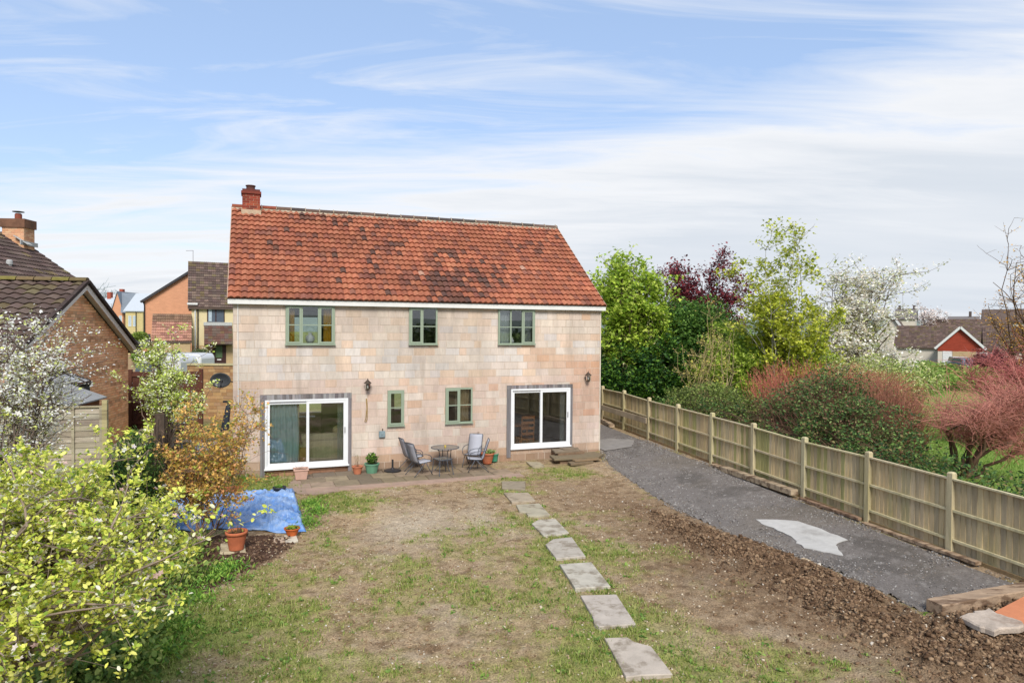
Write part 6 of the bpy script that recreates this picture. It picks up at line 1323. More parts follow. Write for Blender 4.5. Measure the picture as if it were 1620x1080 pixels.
def car(label, px, z, c, rz=0, w=1.7, Lc=4.1):
    t = thing('parked_car', label, 'car', (X(px, z), z, 0), rz); pm = mat('car_'+str(c), C(*c), .25, var=0, bump=0, spec=.6)
    lo = [(-Lc/2, .3), (-Lc/2, .75), (-Lc/2+.9, .92), (Lc/2-.5, .92), (Lc/2, .8), (Lc/2, .3)]; hi = [(-Lc/2+.8, .92), (-Lc/2+1.45, 1.42), (Lc/2-1.0, 1.42), (Lc/2-.35, .92)]
    def pr(p, w0, w1): n = len(p); return [(x, -w0/2, z) for x, z in p]+[(x, w0/2, z) for x, z in p], [tuple(range(n)), tuple(range(2*n-1, n-1, -1))]+[(i, n+i, n+(i+1) % n, (i+1) % n) for i in range(n)]
    MB().add(*pr(lo, w, w)).build('body', pm, t, bevel=.05); MB().add(*pr(hi, w-.25, w-.3)).build('cabin', fg, t, bevel=.04); MB().box(-Lc/2+1.45, Lc/2-1.0, -w/2+.15, w/2-.15, 1.40, 1.45).build('roof', pm, t)
    for x in (-Lc/2+.75, Lc/2-.75):
        for y in (-w/2-.02, w/2-.16): MB().lathe([(.001, 0), (.31, 0), (.31, .18), (.001, .18)], 14).build('wheel', mat('tyre', C(34, 34, 36)), t, loc=(x, y+.18, .31), rot=(math.pi/2, 0, 0))
    for y in (-w/2+.25, w/2-.3): MB().box(-Lc/2-.02, -Lc/2+.03, y-.12, y+.14, .6, .72).build('headlight', fgl, t)
car('white car parked in front of the red gable bungalow', 1517, 78, (226, 228, 230), R(70)); car('dark grey car parked beside the white car by the red gable bungalow', 1527, 75, (84, 88, 96), R(80))
tag(MB().box(0, 16, 0, .25, 0, .5).build('garden_wall', brickwork((190, 150, 120), 'brick_low_wall'), loc=(X(1460, 60), 60, 0)), 'low brick wall across the lawn beyond the red twigged shrubs', 'wall')
# ------------------------------------------------------------------ vegetation
class Wood:
    """many tapered tubes gathered in numpy, four or three sided"""
    def __init__(s): s.V = []; s.F = []; s.n = 0
    def add(s, pts, r0, r1, k=5):
        P = np.asarray(pts, float); n = len(P); T = np.gradient(P, axis=0); T /= np.linalg.norm(T, axis=1)[:, None]+1e-9
        A = np.cross(T, np.array([.31, .17, .93])); A /= np.linalg.norm(A, axis=1)[:, None]+1e-9; B = np.cross(T, A); rr = np.linspace(r0, r1, n)
        th = np.arange(k)*2*np.pi/k; V = P[:, None]+rr[:, None, None]*(A[:, None]*np.cos(th)[None, :, None]+B[:, None]*np.sin(th)[None, :, None])
        i = np.arange(n-1)[:, None]*k; j = np.arange(k)[None]; F = np.stack([i+j, i+(j+1) % k, i+k+(j+1) % k, i+k+j], 2).reshape(-1, 4)
        s.V.append(V.reshape(-1, 3)); s.F.append(F+s.n); s.n += n*k
    def build(s, name, m, par=None, stuff=False):
        o = obj(name, mesh(name, np.concatenate(s.V), np.concatenate(s.F), smooth=True), m, par)
        if stuff: o['kind'] = 'stuff'
        return o
def curve(a, b, bend, n=7, rough=.04, sag=0):
    a = np.array(a, float); b = np.array(b, float); L_ = np.linalg.norm(b-a); t = np.linspace(0, 1, n)[:, None]; P = a*(1-t)+b*t
    P = P+np.array(bend)[None]*(4*t*(1-t)); P[1:-1] += rng.normal(0, rough*L_*.3, (n-2, 3)); P[:, 2] -= (sag*4*t*(1-t))[:, 0]; return P
def rand_ell(E, n, shell=.35):
    w = np.array([e[6] if len(e) > 6 else e[3]*e[4]*e[5] for e in E]); w = w/w.sum(); k = rng.choice(len(E), n, p=w); d = rng.normal(0, 1, (n, 3)); d /= np.linalg.norm(d, axis=1)[:, None]
    r = rng.random(n)**shell; Em = np.array([e[:6] for e in E])[k]; return Em[:, :3]+d*r[:, None]*Em[:, 3:6]
def tree(name, label, cat, base, fork, E, nlimb, nsub, ntwig, nleaf, ls, cols, bark, r0, shape='leaf', wts=None, up=.3, spread=.28, lm='leaf_tree', group=None, tr=.35, stems=1, upb=.5, vis=.004, clump=None, droop=0, ccat='crown'):
    """base, fork: trunk ends (world); E: ellipsoids the crown fills; limbs reach into them, twigs carry the leaves"""
    if base[1] > 25 and nleaf > 9000: E = [[e[0]*1.0, e[1], e[2], e[3]*1.28, e[4]*1.1, e[5]*1.04]+list(e[6:]) for e in E]
    base = np.array(base, float); fork = np.array(fork, float); t = thing(name, label, cat, tuple(base), 0, group); W = Wood(); z = np.zeros(3)
    fk = fork-base; H = max(fk[2], .2); trunks = []
    for s in range(stems):
        off = rng.normal(0, .06, 3)*(stems > 1); off[2] = 0; e = fk+rng.normal(0, .25, 3)*(stems > 1); P = curve(off, e, rng.normal(0, .05*H, 3)*[1, 1, 0], 9); W.add(P, r0, r0*.55, 8); trunks.append(P)
    tips = []; sub = []
    tg = rand_ell(E, nlimb, .5)-base
    for q in tg:
        P0 = trunks[rng.integers(len(trunks))]; f = rng.uniform(.45, 1) if q[2] > P0[-1][2]*.7 else rng.uniform(.3, .8); a = P0[int(f*(len(P0)-1))]; L_ = np.linalg.norm(q-a)
        P = curve(a, q, np.array([0, 0, -L_*.10*upb])+rng.normal(0, .05*L_, 3), 9); rr = r0*.42*min(1, .5+L_/6); W.add(P, rr, max(rr*.25, vis), 6)
        for j in range(nsub):
            i = rng.integers(3, 9); b = P[i]; d = rng.normal(0, 1, 3); d /= np.linalg.norm(d); d[2] = abs(d[2])*.6+.2*upb; l2 = L_*spread*rng.uniform(.5, 1.2); S = curve(b, b+d*l2, rng.normal(0, .08*l2, 3), 6); W.add(S, max(rr*.35, vis), max(rr*.15, vis*.8), 4)
            for k in range(ntwig):
                c = S[rng.integers(1, 6)]; d2 = d*.5+rng.normal(0, .6, 3); d2[2] += .35*upb; d2 /= np.linalg.norm(d2); l3 = l2*rng.uniform(.25, .6); T = curve(c, c+d2*l3, z, 4); W.add(T, vis, vis*.6, 3); tips.append(T)
    wm = mat('bark_'+str(bark), C(*bark), .9, var=.25, scale=6, fine=40, bump=.3, coords='World'); W.build('trunk', wm, t)
    if nleaf:
        T = np.array(tips); n = nleaf; k = rng.integers(0, len(T), n) if clump is None else rng.choice(len(T), n, p=(lambda w: w/w.sum())(rng.random(len(T))**clump)); f = rng.random(n)**.7*3; i = np.minimum(f.astype(int), 2); fr = (f-i)[:, None]
        P = T[k, i]*(1-fr)+T[k, i+1]*fr; P = P+rng.normal(0, ls*.8, (n, 3)); leaves_obj(ccat, t, P, ls, cols, lm, up, shape, wts=wts, droop=droop)
    t['_tips'] = len(tips); del t['_tips']
    return t, np.array(tips)+base
def shrub(name, label, cat, base, E, n, ls, cols, ntw, tw_col, lm='leaf_shrub', shape='leaf', wts=None, shell=.33, tw_r=.008, group=None, up=.3, lump=.35, kind=None, foliage='foliage', arch=.3, tmin=0):
    base = np.array(base, float); t = thing(name, label, cat, tuple(base), 0, group)
    if kind: t['kind'] = kind
    if ntw:
        W = Wood(); tg = rand_ell(E, ntw, .4)-base
        for q in tg:
            a = np.array([q[0]*rng.uniform(.1, .6)+rng.normal(0, .1), q[1]*rng.uniform(.1, .6)+rng.normal(0, .1), 0]); L_ = np.linalg.norm(q-a)
            P = curve(a, q*1.04, np.array([0, 0, L_*arch*.3])+rng.normal(0, .05*L_, 3), 7); W.add(P, tw_r*1.6, tw_r*.6, 3)
        W.build('stems', mat('stems_'+str(tw_col), C(*tw_col), .8, var=.2, scale=4, bump=0), t, stuff=True)
    if n:
        P = rand_ell(E, n, shell); q = P*1.0; d = fbm(q[:, 0]*1.6+q[:, 2]*.9, q[:, 1]*1.6+q[:, 2]*1.3, 3, 33)-.5; Ec = np.mean([e[:3] for e in E], 0); P = P+(P-Ec)*(d*lump)[:, None]; g = fbm(P[:, 0]*2.4+P[:, 2]*2, P[:, 2]*2.4+P[:, 1], 3, 44); P = P[(g > .36) & (P[:, 2] > base[2]-.05)]
        leaves_obj(foliage, t, P-base, ls, cols, lm, up, shape, wts=wts)
    return t
def at(px, py, z): return D(px, py, z)
def ell(px, py, z, rx, ry_px, rz=None, w=None):
    """ellipsoid centred on a pixel at depth z, radii in photo pixels across and up"""
    c = D(px, py, z); s = z/FPX; e = [c[0], c[1], c[2], rx*s, (rz if rz else rx*s), ry_px*s]
    if w: e.append(w)
    return e
base = lambda px, z, zz=0: (X(px, z), z, zz)

# trees beyond the fence
tree('maple_tree', 'bright green young maple next to the right end of the house roof', 'tree', base(990, 31), (X(990, 31), 31, 3.6), [ell(1000, 470, 31, 48, 68), ell(975, 480, 31, 30, 50), ell(1035, 520, 31, 22, 45), ell(1010, 430, 31, 26, 36), ell(985, 540, 31, 34, 36)], 30, 8, 5, 21000, .18, [(160, 180, 66), (142, 166, 56), (180, 194, 88), (116, 146, 48)], (110, 96, 76), .11, 'maple', lm='leaf_maple', tr=.45, vis=.008, clump=.8)
tree('purple_plum_tree', 'dark red purple leaved tree behind the green trees', 'tree', base(1118, 42), (X(1118, 42), 42, 3.5), [ell(1110, 460, 42, 62, 46), ell(1150, 450, 42, 28, 48), ell(1085, 450, 42, 30, 28), ell(1120, 520, 42, 48, 50), ell(1135, 425, 42, 20, 20)], 30, 8, 5, 21000, .2, [(122, 50, 60), (88, 34, 46), (134, 58, 62), (70, 30, 40)], (84, 62, 56), .14, lm='leaf_purple', vis=.01, clump=.5)
tree('birch_tree', 'tall sparse yellow green birch with white stems and a thin top shoot', 'tree', base(1238, 27.5), (X(1240, 27.5), 27.5, 3.6), [ell(1240, 500, 27.5, 72, 120), ell(1190, 480, 27.5, 42, 90), ell(1290, 500, 27.5, 36, 80), ell(1245, 590, 27.5, 62, 45), ell(1256, 395, 27.5, 7, 48, None, 2.4), ell(1215, 420, 27.5, 10, 35, None, .9), ell(1165, 500, 27.5, 18, 40), ell(1275, 430, 27.5, 14, 30, None, 1.2)], 50, 7, 4, 17000, .15, [(168, 172, 58), (148, 158, 48), (188, 190, 78), (128, 142, 44)], (176, 170, 156), .075, 'maple', lm='leaf_birch', stems=3, upb=1.0, spread=.2, vis=.007, clump=1.2)
cols_bl = [(226, 219, 206), (210, 198, 186), (234, 229, 218), (180, 182, 122), (150, 158, 82)]
tree('cherry_tree', 'white blossoming cherry tree with dark branches right of the birch', 'tree', base(1318, 33), (X(1318, 33), 33, 3.2), [ell(1330, 520, 33, 75, 75), ell(1350, 450, 33, 50, 60), ell(1390, 520, 33, 45, 50), ell(1310, 560, 33, 60, 50), ell(1370, 580, 33, 60, 30), ell(1415, 560, 33, 40, 28), ell(1405, 440, 33, 20, 20, None, 1.5)], 50, 9, 5, 40000, .14, cols_bl, (92, 74, 62), .13, lm='leaf_blossom', wts=[.35, .25, .2, .12, .08], vis=.008, spread=.25, clump=.6)
tree('cherry_tree', 'pink white blossoming tree on the skyline among the bungalow roofs', 'tree', base(1474, 120), (X(1474, 120), 120, 4), [ell(1474, 500, 120, 24, 12)], 14, 5, 4, 2500, .35, [(232, 218, 214), (214, 198, 190)], (110, 90, 84), .2, lm='leaf_blossom', vis=.03)
tree('leafing_tree', 'tree with thin orange yellow spring leaves at the right edge of the picture', 'tree', base(1650, 26), (X(1648, 26), 26, 4.0), [ell(1625, 460, 26, 66, 96), ell(1592, 500, 26, 40, 50), ell(1650, 560, 26, 60, 50), ell(1680, 480, 26, 60, 120)], 44, 7, 4, 4200, .085, [(214, 158, 62), (196, 150, 70), (220, 176, 90), (176, 120, 60)], (108, 84, 66), .09, lm='leaf_orange', vis=.007, clump=1)
# dark evergreen and mixed trees behind the fence
shrub('evergreen_tree', 'dark green dense evergreen mass by the far fence next to the house corner', 'tree', base(985, 30.5), [ell(985, 590, 30.5, 62, 52), ell(1040, 585, 31, 62, 62), ell(960, 570, 31, 30, 50)], 26000, .16, [(52, 86, 36), (38, 70, 32), (72, 106, 40), (28, 54, 28), (96, 132, 48)], 30, (90, 76, 60), lm='leaf_dark', shape='leaf', shell=.4)
shrub('evergreen_tree', 'mid green leafy tree behind the bare sapling in the middle of the tree row', 'tree', base(1090, 32), [ell(1090, 560, 32, 72, 78), ell(1140, 580, 32, 66, 66), ell(1075, 515, 32, 44, 42), ell(1125, 510, 32, 44, 40), ell(1180, 590, 32, 40, 50)], 40000, .15, [(88, 122, 52), (66, 100, 42), (112, 144, 66), (50, 80, 38)], 60, (110, 100, 80), lm='leaf_dark', shell=.4)
shrub('hawthorn_bush', 'pale green hawthorn bushes behind the red twigged dogwood', 'bush', base(1380, 27), [ell(1380, 600, 27, 70, 40), ell(1450, 605, 27, 40, 34)], 9000, .11, [(160, 172, 96), (200, 200, 150), (130, 144, 76)], 300, (150, 124, 104), lm='leaf_birch')
shrub('hazel_bush', 'yellow green bush at the foot of the birch', 'bush', base(1165, 28.5), [ell(1165, 590, 28.5, 70, 56), ell(1235, 590, 28.8, 78, 50), ell(1150, 545, 28.6, 34, 40), ell(1290, 590, 29, 44, 46)], 30000, .12, [(140, 160, 56), (118, 142, 50), (160, 178, 76)], 30, (120, 110, 80), lm='leaf_birch', shape='maple')
tree('bare_sapling', 'pale stemmed sapling with hardly any leaves in front of the green trees', 'tree', base(1105, 25.5), (X(1104, 25.5), 25.5, 2.2), [ell(1100, 560, 25.5, 45, 60), ell(1125, 540, 25.5, 25, 50)], 14, 4, 3, 500, .08, [(196, 180, 96), (170, 160, 90)], (186, 166, 120), .032, upb=1, vis=.007)
tree('bare_sapling', 'thin second pale sapling right of the bare sapling', 'tree', base(1152, 25.8), (X(1152, 25.8), 25.8, 2.4), [ell(1152, 560, 25.8, 18, 55)], 8, 3, 3, 300, .08, [(196, 180, 96), (150, 160, 70)], (178, 160, 122), .03, upb=1, vis=.006)
# shrub belt along the fence
shrub('privet_bush', 'olive green twiggy bush leaning over the fence in the middle', 'bush', base(1130, 23.6), [ell(1130, 645, 23.6, 68, 40), ell(1190, 660, 22.6, 56, 36), ell(1085, 635, 24.6, 36, 24)], 17000, .09, [(112, 128, 62), (92, 110, 54), (136, 148, 80), (80, 88, 50)], 420, (128, 108, 84), lm='leaf_shrub', tw_r=.009)
shrub('bramble_bush', 'large tangled bramble and ivy bush with brown stems behind the fence', 'bush', base(1300, 18.6), [ell(1290, 655, 19.2, 90, 60), ell(1360, 680, 17.8, 84, 52), ell(1235, 660, 20.4, 44, 50), ell(1430, 712, 16.6, 56, 36), ell(1320, 620, 20, 60, 40)], 26000, .085, [(84, 106, 56), (64, 90, 46), (112, 132, 74), (122, 96, 72), (50, 70, 40)], 1100, (130, 92, 76), lm='leaf_shrub', tw_r=.007)
shrub('dogwood_bush', 'red twigged dogwood bush above the bramble in the middle of the shrub belt', 'bush', base(1255, 22.6), [ell(1250, 612, 22.6, 76, 46), ell(1330, 612, 22.2, 70, 42), ell(1400, 625, 22.2, 60, 40), ell(1215, 650, 22.2, 24, 34)], 2600, .07, [(150, 110, 80), (120, 130, 70)], 1900, (206, 124, 102), tw_r=.0075, lump=.1)
shrub('dogwood_bush', 'brown red thicket between the dogwood and the pink tamarisk', 'bush', base(1400, 19.6), [ell(1400, 640, 19.6, 60, 52), ell(1450, 660, 19.2, 36, 46)], 1200, .07, [(150, 120, 80), (112, 120, 70)], 1100, (184, 128, 104), tw_r=.0065, lump=.1)
def tamarisk(label, bx_, z, E, n, col):
    n = int(n*.6)
    b = np.array(base(bx_, z)); t = thing('tamarisk', label, 'shrub', tuple(b), 0, 'pink feathery shrubs on the lawn'); W = Wood(); W2 = Wood(); limbs = []
    for q in rand_ell(E, 13, .5)-b:
        P = curve([0, 0, 0], q, np.array([rng.normal(0, .25), rng.normal(0, .2), .45]), 9, .12); W.add(P, .06, .012, 5); limbs.append(P)
    for i in range(n):
        P = limbs[rng.integers(13)]; a = P[rng.integers(4, 9)]; d = rng.normal(0, 1, 3); d[2] = abs(d[2])*.7; d /= np.linalg.norm(d); l = rng.uniform(.35, 1.5); Q = curve(a+rng.normal(0, .12, 3), a+d*l, np.array([0, 0, .12]), 6, sag=0); W2.add(Q, .008, .0035, 3)
    W.build('trunk', mat('bark_tam', C(118, 92, 74), .9, var=.2, bump=.3), t); o = W2.build('feathery_twigs', mat('twigs_'+str(col), C(*col), .8, var=.25, scale=2, bump=0), t, stuff=True)
tamarisk('arching pink feathery tamarisk on the lawn beyond the fence', 1530, 18.6, [ell(1530, 660, 18.6, 90, 40), ell(1600, 650, 18.6, 60, 60), ell(1480, 670, 18.6, 50, 26), ell(1610, 710, 18.2, 60, 26)], 2600, (206, 138, 122))
tamarisk('taller pink tamarisk behind, in front of the red gable bungalow', 1590, 24, [ell(1600, 590, 24, 60, 36), ell(1545, 600, 24, 36, 26)], 1500, (206, 122, 116))
tree('purple_bush_tree', 'round dark purple leaved small tree right of the red gable bungalow', 'tree', base(1568, 60), (X(1568, 60), 60, .8), [ell(1568, 572, 60, 42, 24), ell(1580, 560, 60, 24, 12)], 22, 6, 5, 6000, .22, [(118, 62, 64), (96, 50, 56), (134, 78, 74)], (90, 66, 60), .1, lm='leaf_purple', vis=.012)
shrub('laurel_hedge', 'low glossy green ivy hedge along the back of the nearest fence panels', 'hedge', (9.6, 14.6, 0), [[FA[0]+FDIR[0]*L_-FN[0]*.75, FA[1]+FDIR[1]*L_-FN[1]*.75, .95+r_, .62, .72, .62+r_] for L_, r_ in [(13.6, .0), (14.6, .03), (15.6, .05), (16.8, .08), (18, .12), (19.2, .2), (20.6, .25), (22, .25), (23.5, .25), (25.2, .3), (27, .3), (29, .2)]], 20000, .085, [(74, 102, 52), (54, 84, 42), (104, 132, 66), (38, 62, 34), (120, 110, 70)], 300, (110, 88, 66), lm='leaf_ivy', shell=.4, shape='leaf')
for (px, z, w, h, lb) in ((1478, 52, 3.0, 1.9, 'low green bush behind the pink tamarisk, left of the red gable'), (1530, 50, 3.2, 1.7, 'low green bush in front of the parked cars'), (1440, 48, 2.8, 2.0, 'rounded green bush at the near end of the low brick wall'), (1180, 48, 4.2, 5.2, 'broad green tree between the purple tree and the birch'), (1145, 44, 3.5, 4.4, 'green tree below the purple leaved tree'), (1345, 70, 1.6, 1.5, 'round green bush on the far lawn under the white cherry'), (1395, 64, 2.2, 1.6, 'wide green bush on the far lawn in front of the bungalows'), (1450, 66, 2.0, 1.5, 'green bush left of the low brick wall on the far lawn'), (1300, 60, 2.5, 2.6, 'green bush behind the birch stems'), (1210, 62, 5, 4.0, 'broad green tree crown far behind the birch')):
    shrub('round_bush', lb, 'bush', base(px, z), [[X(px, z), z, h*.5, w, w, h*.55]], 2600, .24, [(112, 136, 60), (92, 118, 52), (136, 156, 78)], 0, (0, 0, 0), lm='leaf_far')

# left background greenery
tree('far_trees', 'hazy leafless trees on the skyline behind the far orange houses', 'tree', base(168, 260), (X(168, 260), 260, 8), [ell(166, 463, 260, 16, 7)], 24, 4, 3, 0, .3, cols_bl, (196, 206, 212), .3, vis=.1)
shrub('laurel_bush', 'rounded light green bush behind the white vans by the garage eaves', 'bush', base(225, 50), [ell(225, 565, 50, 18, 9), ell(255, 565, 50, 22, 8)], 3600, .18, [(122, 148, 66), (100, 128, 56)], 0, (0, 0, 0), lm='leaf_far')
shrub('laurel_bush', 'dark olive bush below the cream house beside its front door', 'bush', base(318, 52), [ell(318, 565, 52, 18, 13)], 3200, .16, [(92, 102, 62), (76, 88, 52)], 0, (0, 0, 0), lm='leaf_far')
shrub('climbing_shrub', 'green shrub growing over the stone garden wall below the lean-to', 'bush', base(222, 49), [ell(222, 532, 49, 14, 7)], 1600, .14, [(132, 148, 60), (110, 130, 60)], 0, (0, 0, 0), lm='leaf_far')
pear = [(196, 206, 112), (176, 194, 90), (222, 228, 170), (240, 242, 226), (150, 172, 70)]
tree('pear_tree', 'small pear tree in white and lime blossom above the stone boundary wall', 'tree', (X(258, 17.2), 17.2, .3), (X(262, 17.2), 17.2, 1.9), [ell(270, 600, 17.2, 40, 45), ell(262, 560, 17.2, 22, 34), ell(300, 620, 17.2, 30, 26), ell(330, 618, 17.2, 18, 10), ell(245, 560, 17.2, 8, 26, None, .5)], 30, 6, 4, 9000, .064, pear, (128, 108, 92), .05, 'broad', wts=[.26, .22, .22, .16, .14], lm='leaf_pear', vis=.005, spread=.22, clump=1.5)
shrub('ivy', 'dense green ivy growing over the stone boundary wall', 'ivy', (-8.8, 15.4, 0), [[-8.75, 15.2, .9, .55, .8, .75], [-8.3, 13.9, .8, .6, .8, .75], [-9.1, 16.4, 1.1, .45, .7, .6], [-7.95, 12.9, .7, .6, .7, .8]], 16000, .07, [(72, 112, 48), (54, 90, 40), (108, 142, 62), (38, 66, 34)], 80, (110, 88, 70), lm='leaf_ivy')
shrub('conifer', 'dark green bushy conifer between the apple tree and the orange leaved shrub', 'conifer', (X(215, 12.4), 12.4, 0), [[X(215, 12.4), 12.4, 1.0, .5, .5, 1.25], [X(195, 12.3), 12.3, 1.2, .4, .4, .95], [X(240, 12.6), 12.6, .7, .42, .42, .8]], 22000, .075, [(56, 86, 42), (40, 68, 36), (78, 108, 50), (96, 110, 56)], 60, (90, 70, 50), shape='long', lm='leaf_conifer', up=1.2, shell=.4)
ac = [(196, 158, 84), (178, 146, 70), (210, 174, 110), (160, 160, 76), (200, 146, 100), (140, 148, 66)]
bA = G(322, 868); 
tree('acer_shrub', 'multi stemmed shrub with orange and bronze spring leaves in front of the blue tarpaulin', 'shrub', tuple(bA), (bA[0]+.0, bA[1]+.05, .55), [ell(300, 700, 12.6, 62, 48), ell(340, 680, 12.6, 42, 42), ell(362, 720, 12.6, 34, 36), ell(262, 740, 12.6, 28, 28), ell(330, 745, 12.6, 42, 24), ell(395, 668, 12.6, 12, 26, None, .25)], 44, 7, 4, 10500, .06, ac, (150, 124, 104), .022, 'maple', wts=[.24, .2, .18, .16, .12, .1], lm='leaf_acer', stems=5, vis=.0035, spread=.24, clump=1.2)
# big apple tree in the left foreground
def apple():
    b = (-6.2, 5.6, .3); E = []
    for (px, py, z, rx, ry, w) in [(0, 790, 5.6, 60, 60, 3), (95, 815, 5.4, 70, 50, 3), (175, 815, 5.6, 34, 32, .8), (40, 890, 5.0, 90, 60, 4), (150, 900, 5.2, 50, 50, 1.8), (20, 1000, 4.6, 90, 60, 4), (110, 1000, 4.8, 50, 44, 1.3), (-20, 730, 5.8, 30, 34, .7), (50, 762, 6.0, 50, 20, .5), (225, 862, 5.6, 20, 20, .35), (195, 775, 5.9, 16, 18, .22), (0, 830, 6.6, 100, 60, 2), (90, 900, 6.6, 70, 60, 1.5), (255, 765, 6.2, 5, 16, .08), (205, 830, 5.4, 20, 20, .35)]:
        e = ell(px, py, z, rx, ry, .75, w); E.append(e)
    E.append([-5.6, 6.2, 2.0, 1.1, 1.4, 1.0, 2])
    t, T = tree('apple_tree', 'large spreading apple tree with lime green leaves and white blossom filling the left foreground', 'tree', b, (-5.7, 5.7, 1.7), E, 78, 8, 5, 0, .05, pear, (158, 140, 124), .085, vis=.0026, spread=.26, upb=.35)
    B = np.array(b); n = 90000; k = rng.integers(0, len(T), n); f = rng.random(n)*3; i = np.minimum(f.astype(int), 2); fr = (f-i)[:, None]; P = T[k, i]*(1-fr)+T[k, i+1]*fr+rng.normal(0, .022, (n, 3))-B
    # clusters: leaves sit in rosettes
    cl = rng.random(len(T)); P2 = T[:, 3][rng.choice(len(T), 60000)]-B; P2 = P2+rng.normal(0, .024, P2.shape); P = np.concatenate([P[:52000], P2])
    leaves_obj('crown', t, P, .040, [(198, 200, 96), (184, 190, 78), (212, 210, 116), (154, 172, 68), (122, 146, 56), (228, 226, 190)], 'leaf_apple', .5, 'broad', wts=[.24, .24, .16, .16, .12, .08])
    # blossom: five petals, each flower a part; the rest joined
    def flower(s):
        V = []; F = []
        for q in range(5):
            a = q*1.2566; c_, s_ = math.cos(a), math.sin(a); o = len(V); V += [(0, 0, 0), (c_*.5*s-s_*.3*s, s_*.5*s+c_*.3*s, .16*s), (c_*s, s_*s, .2*s), (c_*.5*s+s_*.3*s, s_*.5*s-c_*.3*s, .16*s)]; F += [(o, o+3, o+2, o+1)]
        return V, F
    fmo = mat('petal', src='obj', rough=.7, var=.03, bump=0, trans=.3); fma = mat('petal_joined', src='attr', rough=.7, var=.03, bump=0, trans=.3); PF_ = Pieces('blossom', 'blossoms_joined', fmo, fma, t, 290, 5); V, F = flower(.027)
    idx = rng.choice(len(T), 800)
    for j in idx:
        c = T[j, 3]-B
        for q in range(rng.integers(3, 7)):
            p = c+rng.normal(0, .028, 3); e = Matrix.Rotation(random.uniform(-1, 1), 4, 'X') @ Matrix.Rotation(random.uniform(-1, 1), 4, 'Y') @ Matrix.Rotation(random.uniform(0, 6), 4, 'Z'); PF_.add(V, F, J(C(*random.choice([(244, 238, 232), (238, 226, 222), (248, 244, 240), (236, 196, 192)]), 1.1), .04), Matrix.Translation(p) @ e, key='f')
    PF_.done()
apple()
tree('plum_tree', 'white blossoming plum tree at the left edge in front of the garage', 'tree', (X(-20, 9.5), 9.5, .4), (X(0, 9.5), 9.5, 2.0), [ell(15, 590, 9.5, 50, 45), ell(50, 610, 9.5, 36, 34), ell(10, 640, 9.5, 50, 40), ell(40, 540, 9.5, 26, 24, None, .2), ell(80, 585, 9.5, 16, 14, None, .1)], 30, 7, 4, 11000, .04, [(240, 238, 226), (228, 224, 206), (196, 204, 120), (246, 244, 238)], (128, 112, 100), .05, 'broad', lm='leaf_blossom', vis=.004, clump=1)
# weeds and undergrowth at the foot of the apple tree
def weeds(name, label, pts, n, ls, cols, h=.25, sp=.25, shape='long', kind=None):
    P = []
    for (x, y, r) in pts:
        m = n; a = rng.normal(0, 1, (m, 2))*r*.5+[x, y]; P.append(np.column_stack([a, gheight(a[:, 0], a[:, 1])+rng.random(m)**1.5*h]))
    P = np.concatenate(P); o = leaves_obj(name, None, P, ls, cols, 'leaf_weed', 1.0, shape); o['kind'] = 'stuff'; return o
g1 = [G(*p)[:2] for p in [(150, 1020), (225, 1000), (190, 950), (262, 925), (120, 1060), (275, 888), (220, 900), (150, 960), (180, 1060)]]
weeds('undergrowth', '', [(a, b, .55) for a, b in g1], 1300, .085, [(104, 126, 58), (122, 142, 68), (82, 106, 50), (150, 158, 84)], .28, shape='broad')
g2 = [G(*p)[:2] for p in [(405, 745), (380, 760), (340, 770), (300, 770), (430, 752), (500, 812), (492, 800), (483, 830), (360, 905), (340, 920), (300, 950), (280, 1000), (255, 1040)]]
weeds('weeds', '', [(a, b, .35) for a, b in g2], 420, .09, [(106, 146, 56), (84, 126, 48), (136, 164, 70)], .12)
g3 = [(postpt(k).x-.25, postpt(k).y+.4) for k in (1, 1.3, 2, 2.4, 4, 5)] if False else [tuple(G(px, py, .15)[:2]) for px, py in ((1296, 780), (1330, 795), (1350, 803), (1300, 786), (1105, 722), (1116, 727), (1060, 706), (1160, 745))]
weeds('fence_weeds', '', [(a, b, .14) for a, b in g3], 110, .09, [(120, 146, 56), (96, 126, 50)], .16, shape='broad')

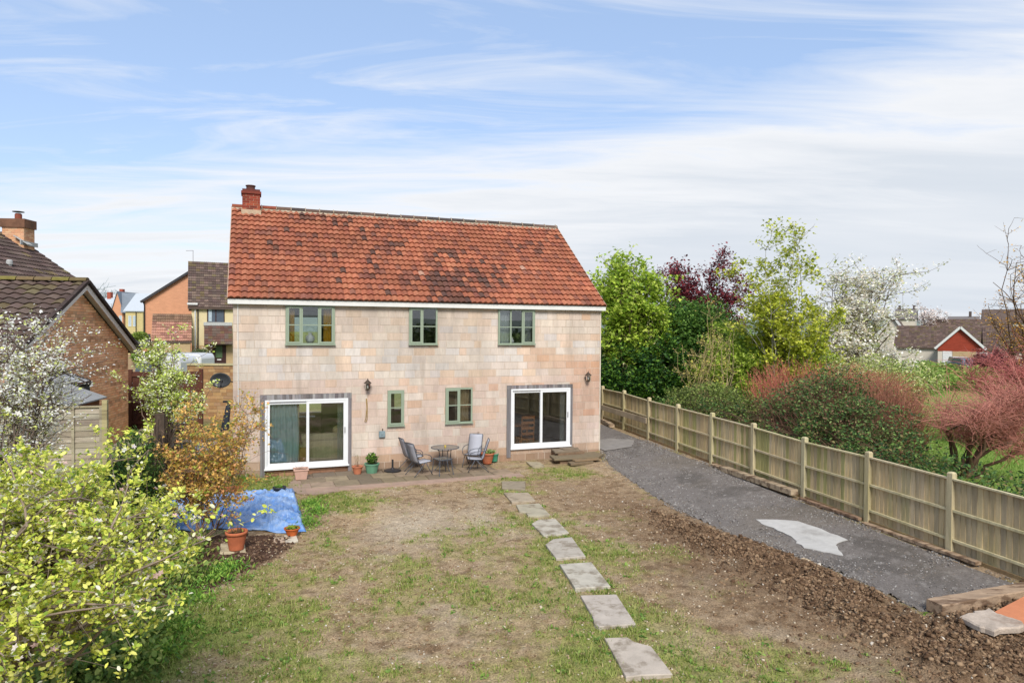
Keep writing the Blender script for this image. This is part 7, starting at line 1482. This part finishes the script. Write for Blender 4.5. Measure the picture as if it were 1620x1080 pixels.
# grass: separate blades where the cover map is green, plus flat rosettes
def grass():
    n = 1000000; x = rng.uniform(-7.4, 7.6, n); y = rng.uniform(6.6, 20.5, n); g = grass_map(x, y); tuft = vnoise(x*7, y*7, 99)
    pr = sm(.36, .90, g)*.75*(.3+1.5*sm(.45, .85, tuft)); h = hn @ np.stack([x-HA.x, y-HA.y]); ok = (rng.random(n) < pr*.42) & ~inpoly(x, y, drive) & (h < -.05)
    for sp_ in step_polys: ok &= ~(inpoly(x, y, sp_) & (dist_poly(x, y, sp_) > .03))
    x, y = x[ok], y[ok]
    k = len(x); z = gheight(x, y); s = rng.uniform(.015, .055, k)*(.6+.9*g[ok]); th = rng.uniform(0, 6.28, k); ln = rng.uniform(.3, 1.4, k); w = .008
    dxx = np.cos(th)*s*ln; dyy = np.sin(th)*s*ln; px_ = -np.sin(th)*w; py_ = np.cos(th)*w
    V = np.stack([np.stack([x+px_, y+py_, z-.005], 1), np.stack([x-px_, y-py_, z-.005], 1), np.stack([x+dxx, y+dyy, z+s], 1)], 1).reshape(-1, 3); F = np.arange(3*k).reshape(-1, 3)
    pal = np.array([cc(*c) for c in [(158, 172, 84), (136, 156, 70), (178, 182, 104), (200, 186, 132), (112, 138, 64)]]); c = pal[rng.choice(5, k, p=[.3, .26, .2, .1, .14])]*(1+.3*(rng.random((k, 1))-.5))
    o = obj('grass', mesh('grass', V, F, np.repeat(c, 3, 0)), leafmat('grass_blade', .3)); o['kind'] = 'stuff'; print('grass', k)
    m = 5000; x = rng.uniform(-6.8, 7.0, m); y = rng.uniform(7, 19.5, m); g = grass_map(x, y); ok = (rng.random(m) < sm(.4, .9, g)*.5) & ~inpoly(x, y, drive) & ~np.any([inpoly(x, y, sp_) for sp_ in step_polys], 0); x, y = x[ok], y[ok]; q = 7; xx = np.repeat(x, q)+rng.normal(0, .02, len(x)*q); yy = np.repeat(y, q)+rng.normal(0, .02, len(x)*q)
    leaves_obj('ground_weeds', None, np.column_stack([xx, yy, gheight(xx, yy)+.01]), .055, [(112, 140, 62), (90, 122, 56), (130, 150, 76)], 'leaf_weed', .35, 'broad')
    # lawn beyond the fence near the camera side
    n = 60000; x = rng.uniform(8, 24, n); y = rng.uniform(14, 34, n); ok = fdist(x, y) < -.3; x, y = x[ok], y[ok]; k = len(x); z = gheight(x, y); s = rng.uniform(.04, .10, k); th = rng.uniform(0, 6.28, k); w = .012
    V = np.stack([np.stack([x-np.sin(th)*w, y+np.cos(th)*w, z-.01], 1), np.stack([x+np.sin(th)*w, y-np.cos(th)*w, z-.01], 1), np.stack([x+np.cos(th)*s*.6, y+np.sin(th)*s*.6, z+s], 1)], 1).reshape(-1, 3)
    pal = np.array([cc(*c) for c in [(128, 168, 66), (110, 150, 56), (150, 180, 84)]]); c = pal[rng.choice(3, k)]
    o = obj('lawn_grass', mesh('lawn_grass', V, np.arange(3*k).reshape(-1, 3), np.repeat(c, 3, 0)), leafmat('grass_blade')); o['kind'] = 'stuff'
grass()
# hedge and trees at the back of the garden, behind the camera (mirrored in the windows)
for i, (x, y, r, h, lb) in enumerate([(-9, -9, 3.2, 3.9, 'leftmost'), (-3, -10, 3.4, 4.1, 'second from the left'), (3, -10.5, 3.4, 4.0, 'third from the left'), (9, -9.5, 3.6, 4.5, 'fourth from the left'), (16, -8, 4.0, 4.6, 'fifth from the left'), (15.5, 0, 3.0, 3.6, 'seventh from the left'), (24, -2, 4, 4.6, 'rightmost')]):
    o = shrub('hedge_tree', lb+' dark green tree of the row behind the garden', 'tree', (x, y, 0), [[x, y, h*.5, r, r*.8, h*.5], [x+r*.4, y, h*.7, r*.5, r*.5, h*.3]], 4200, .36, [(62, 84, 42), (46, 66, 34), (84, 104, 54)], 0, (0, 0, 0), lm='leaf_far', group='trees behind the garden')
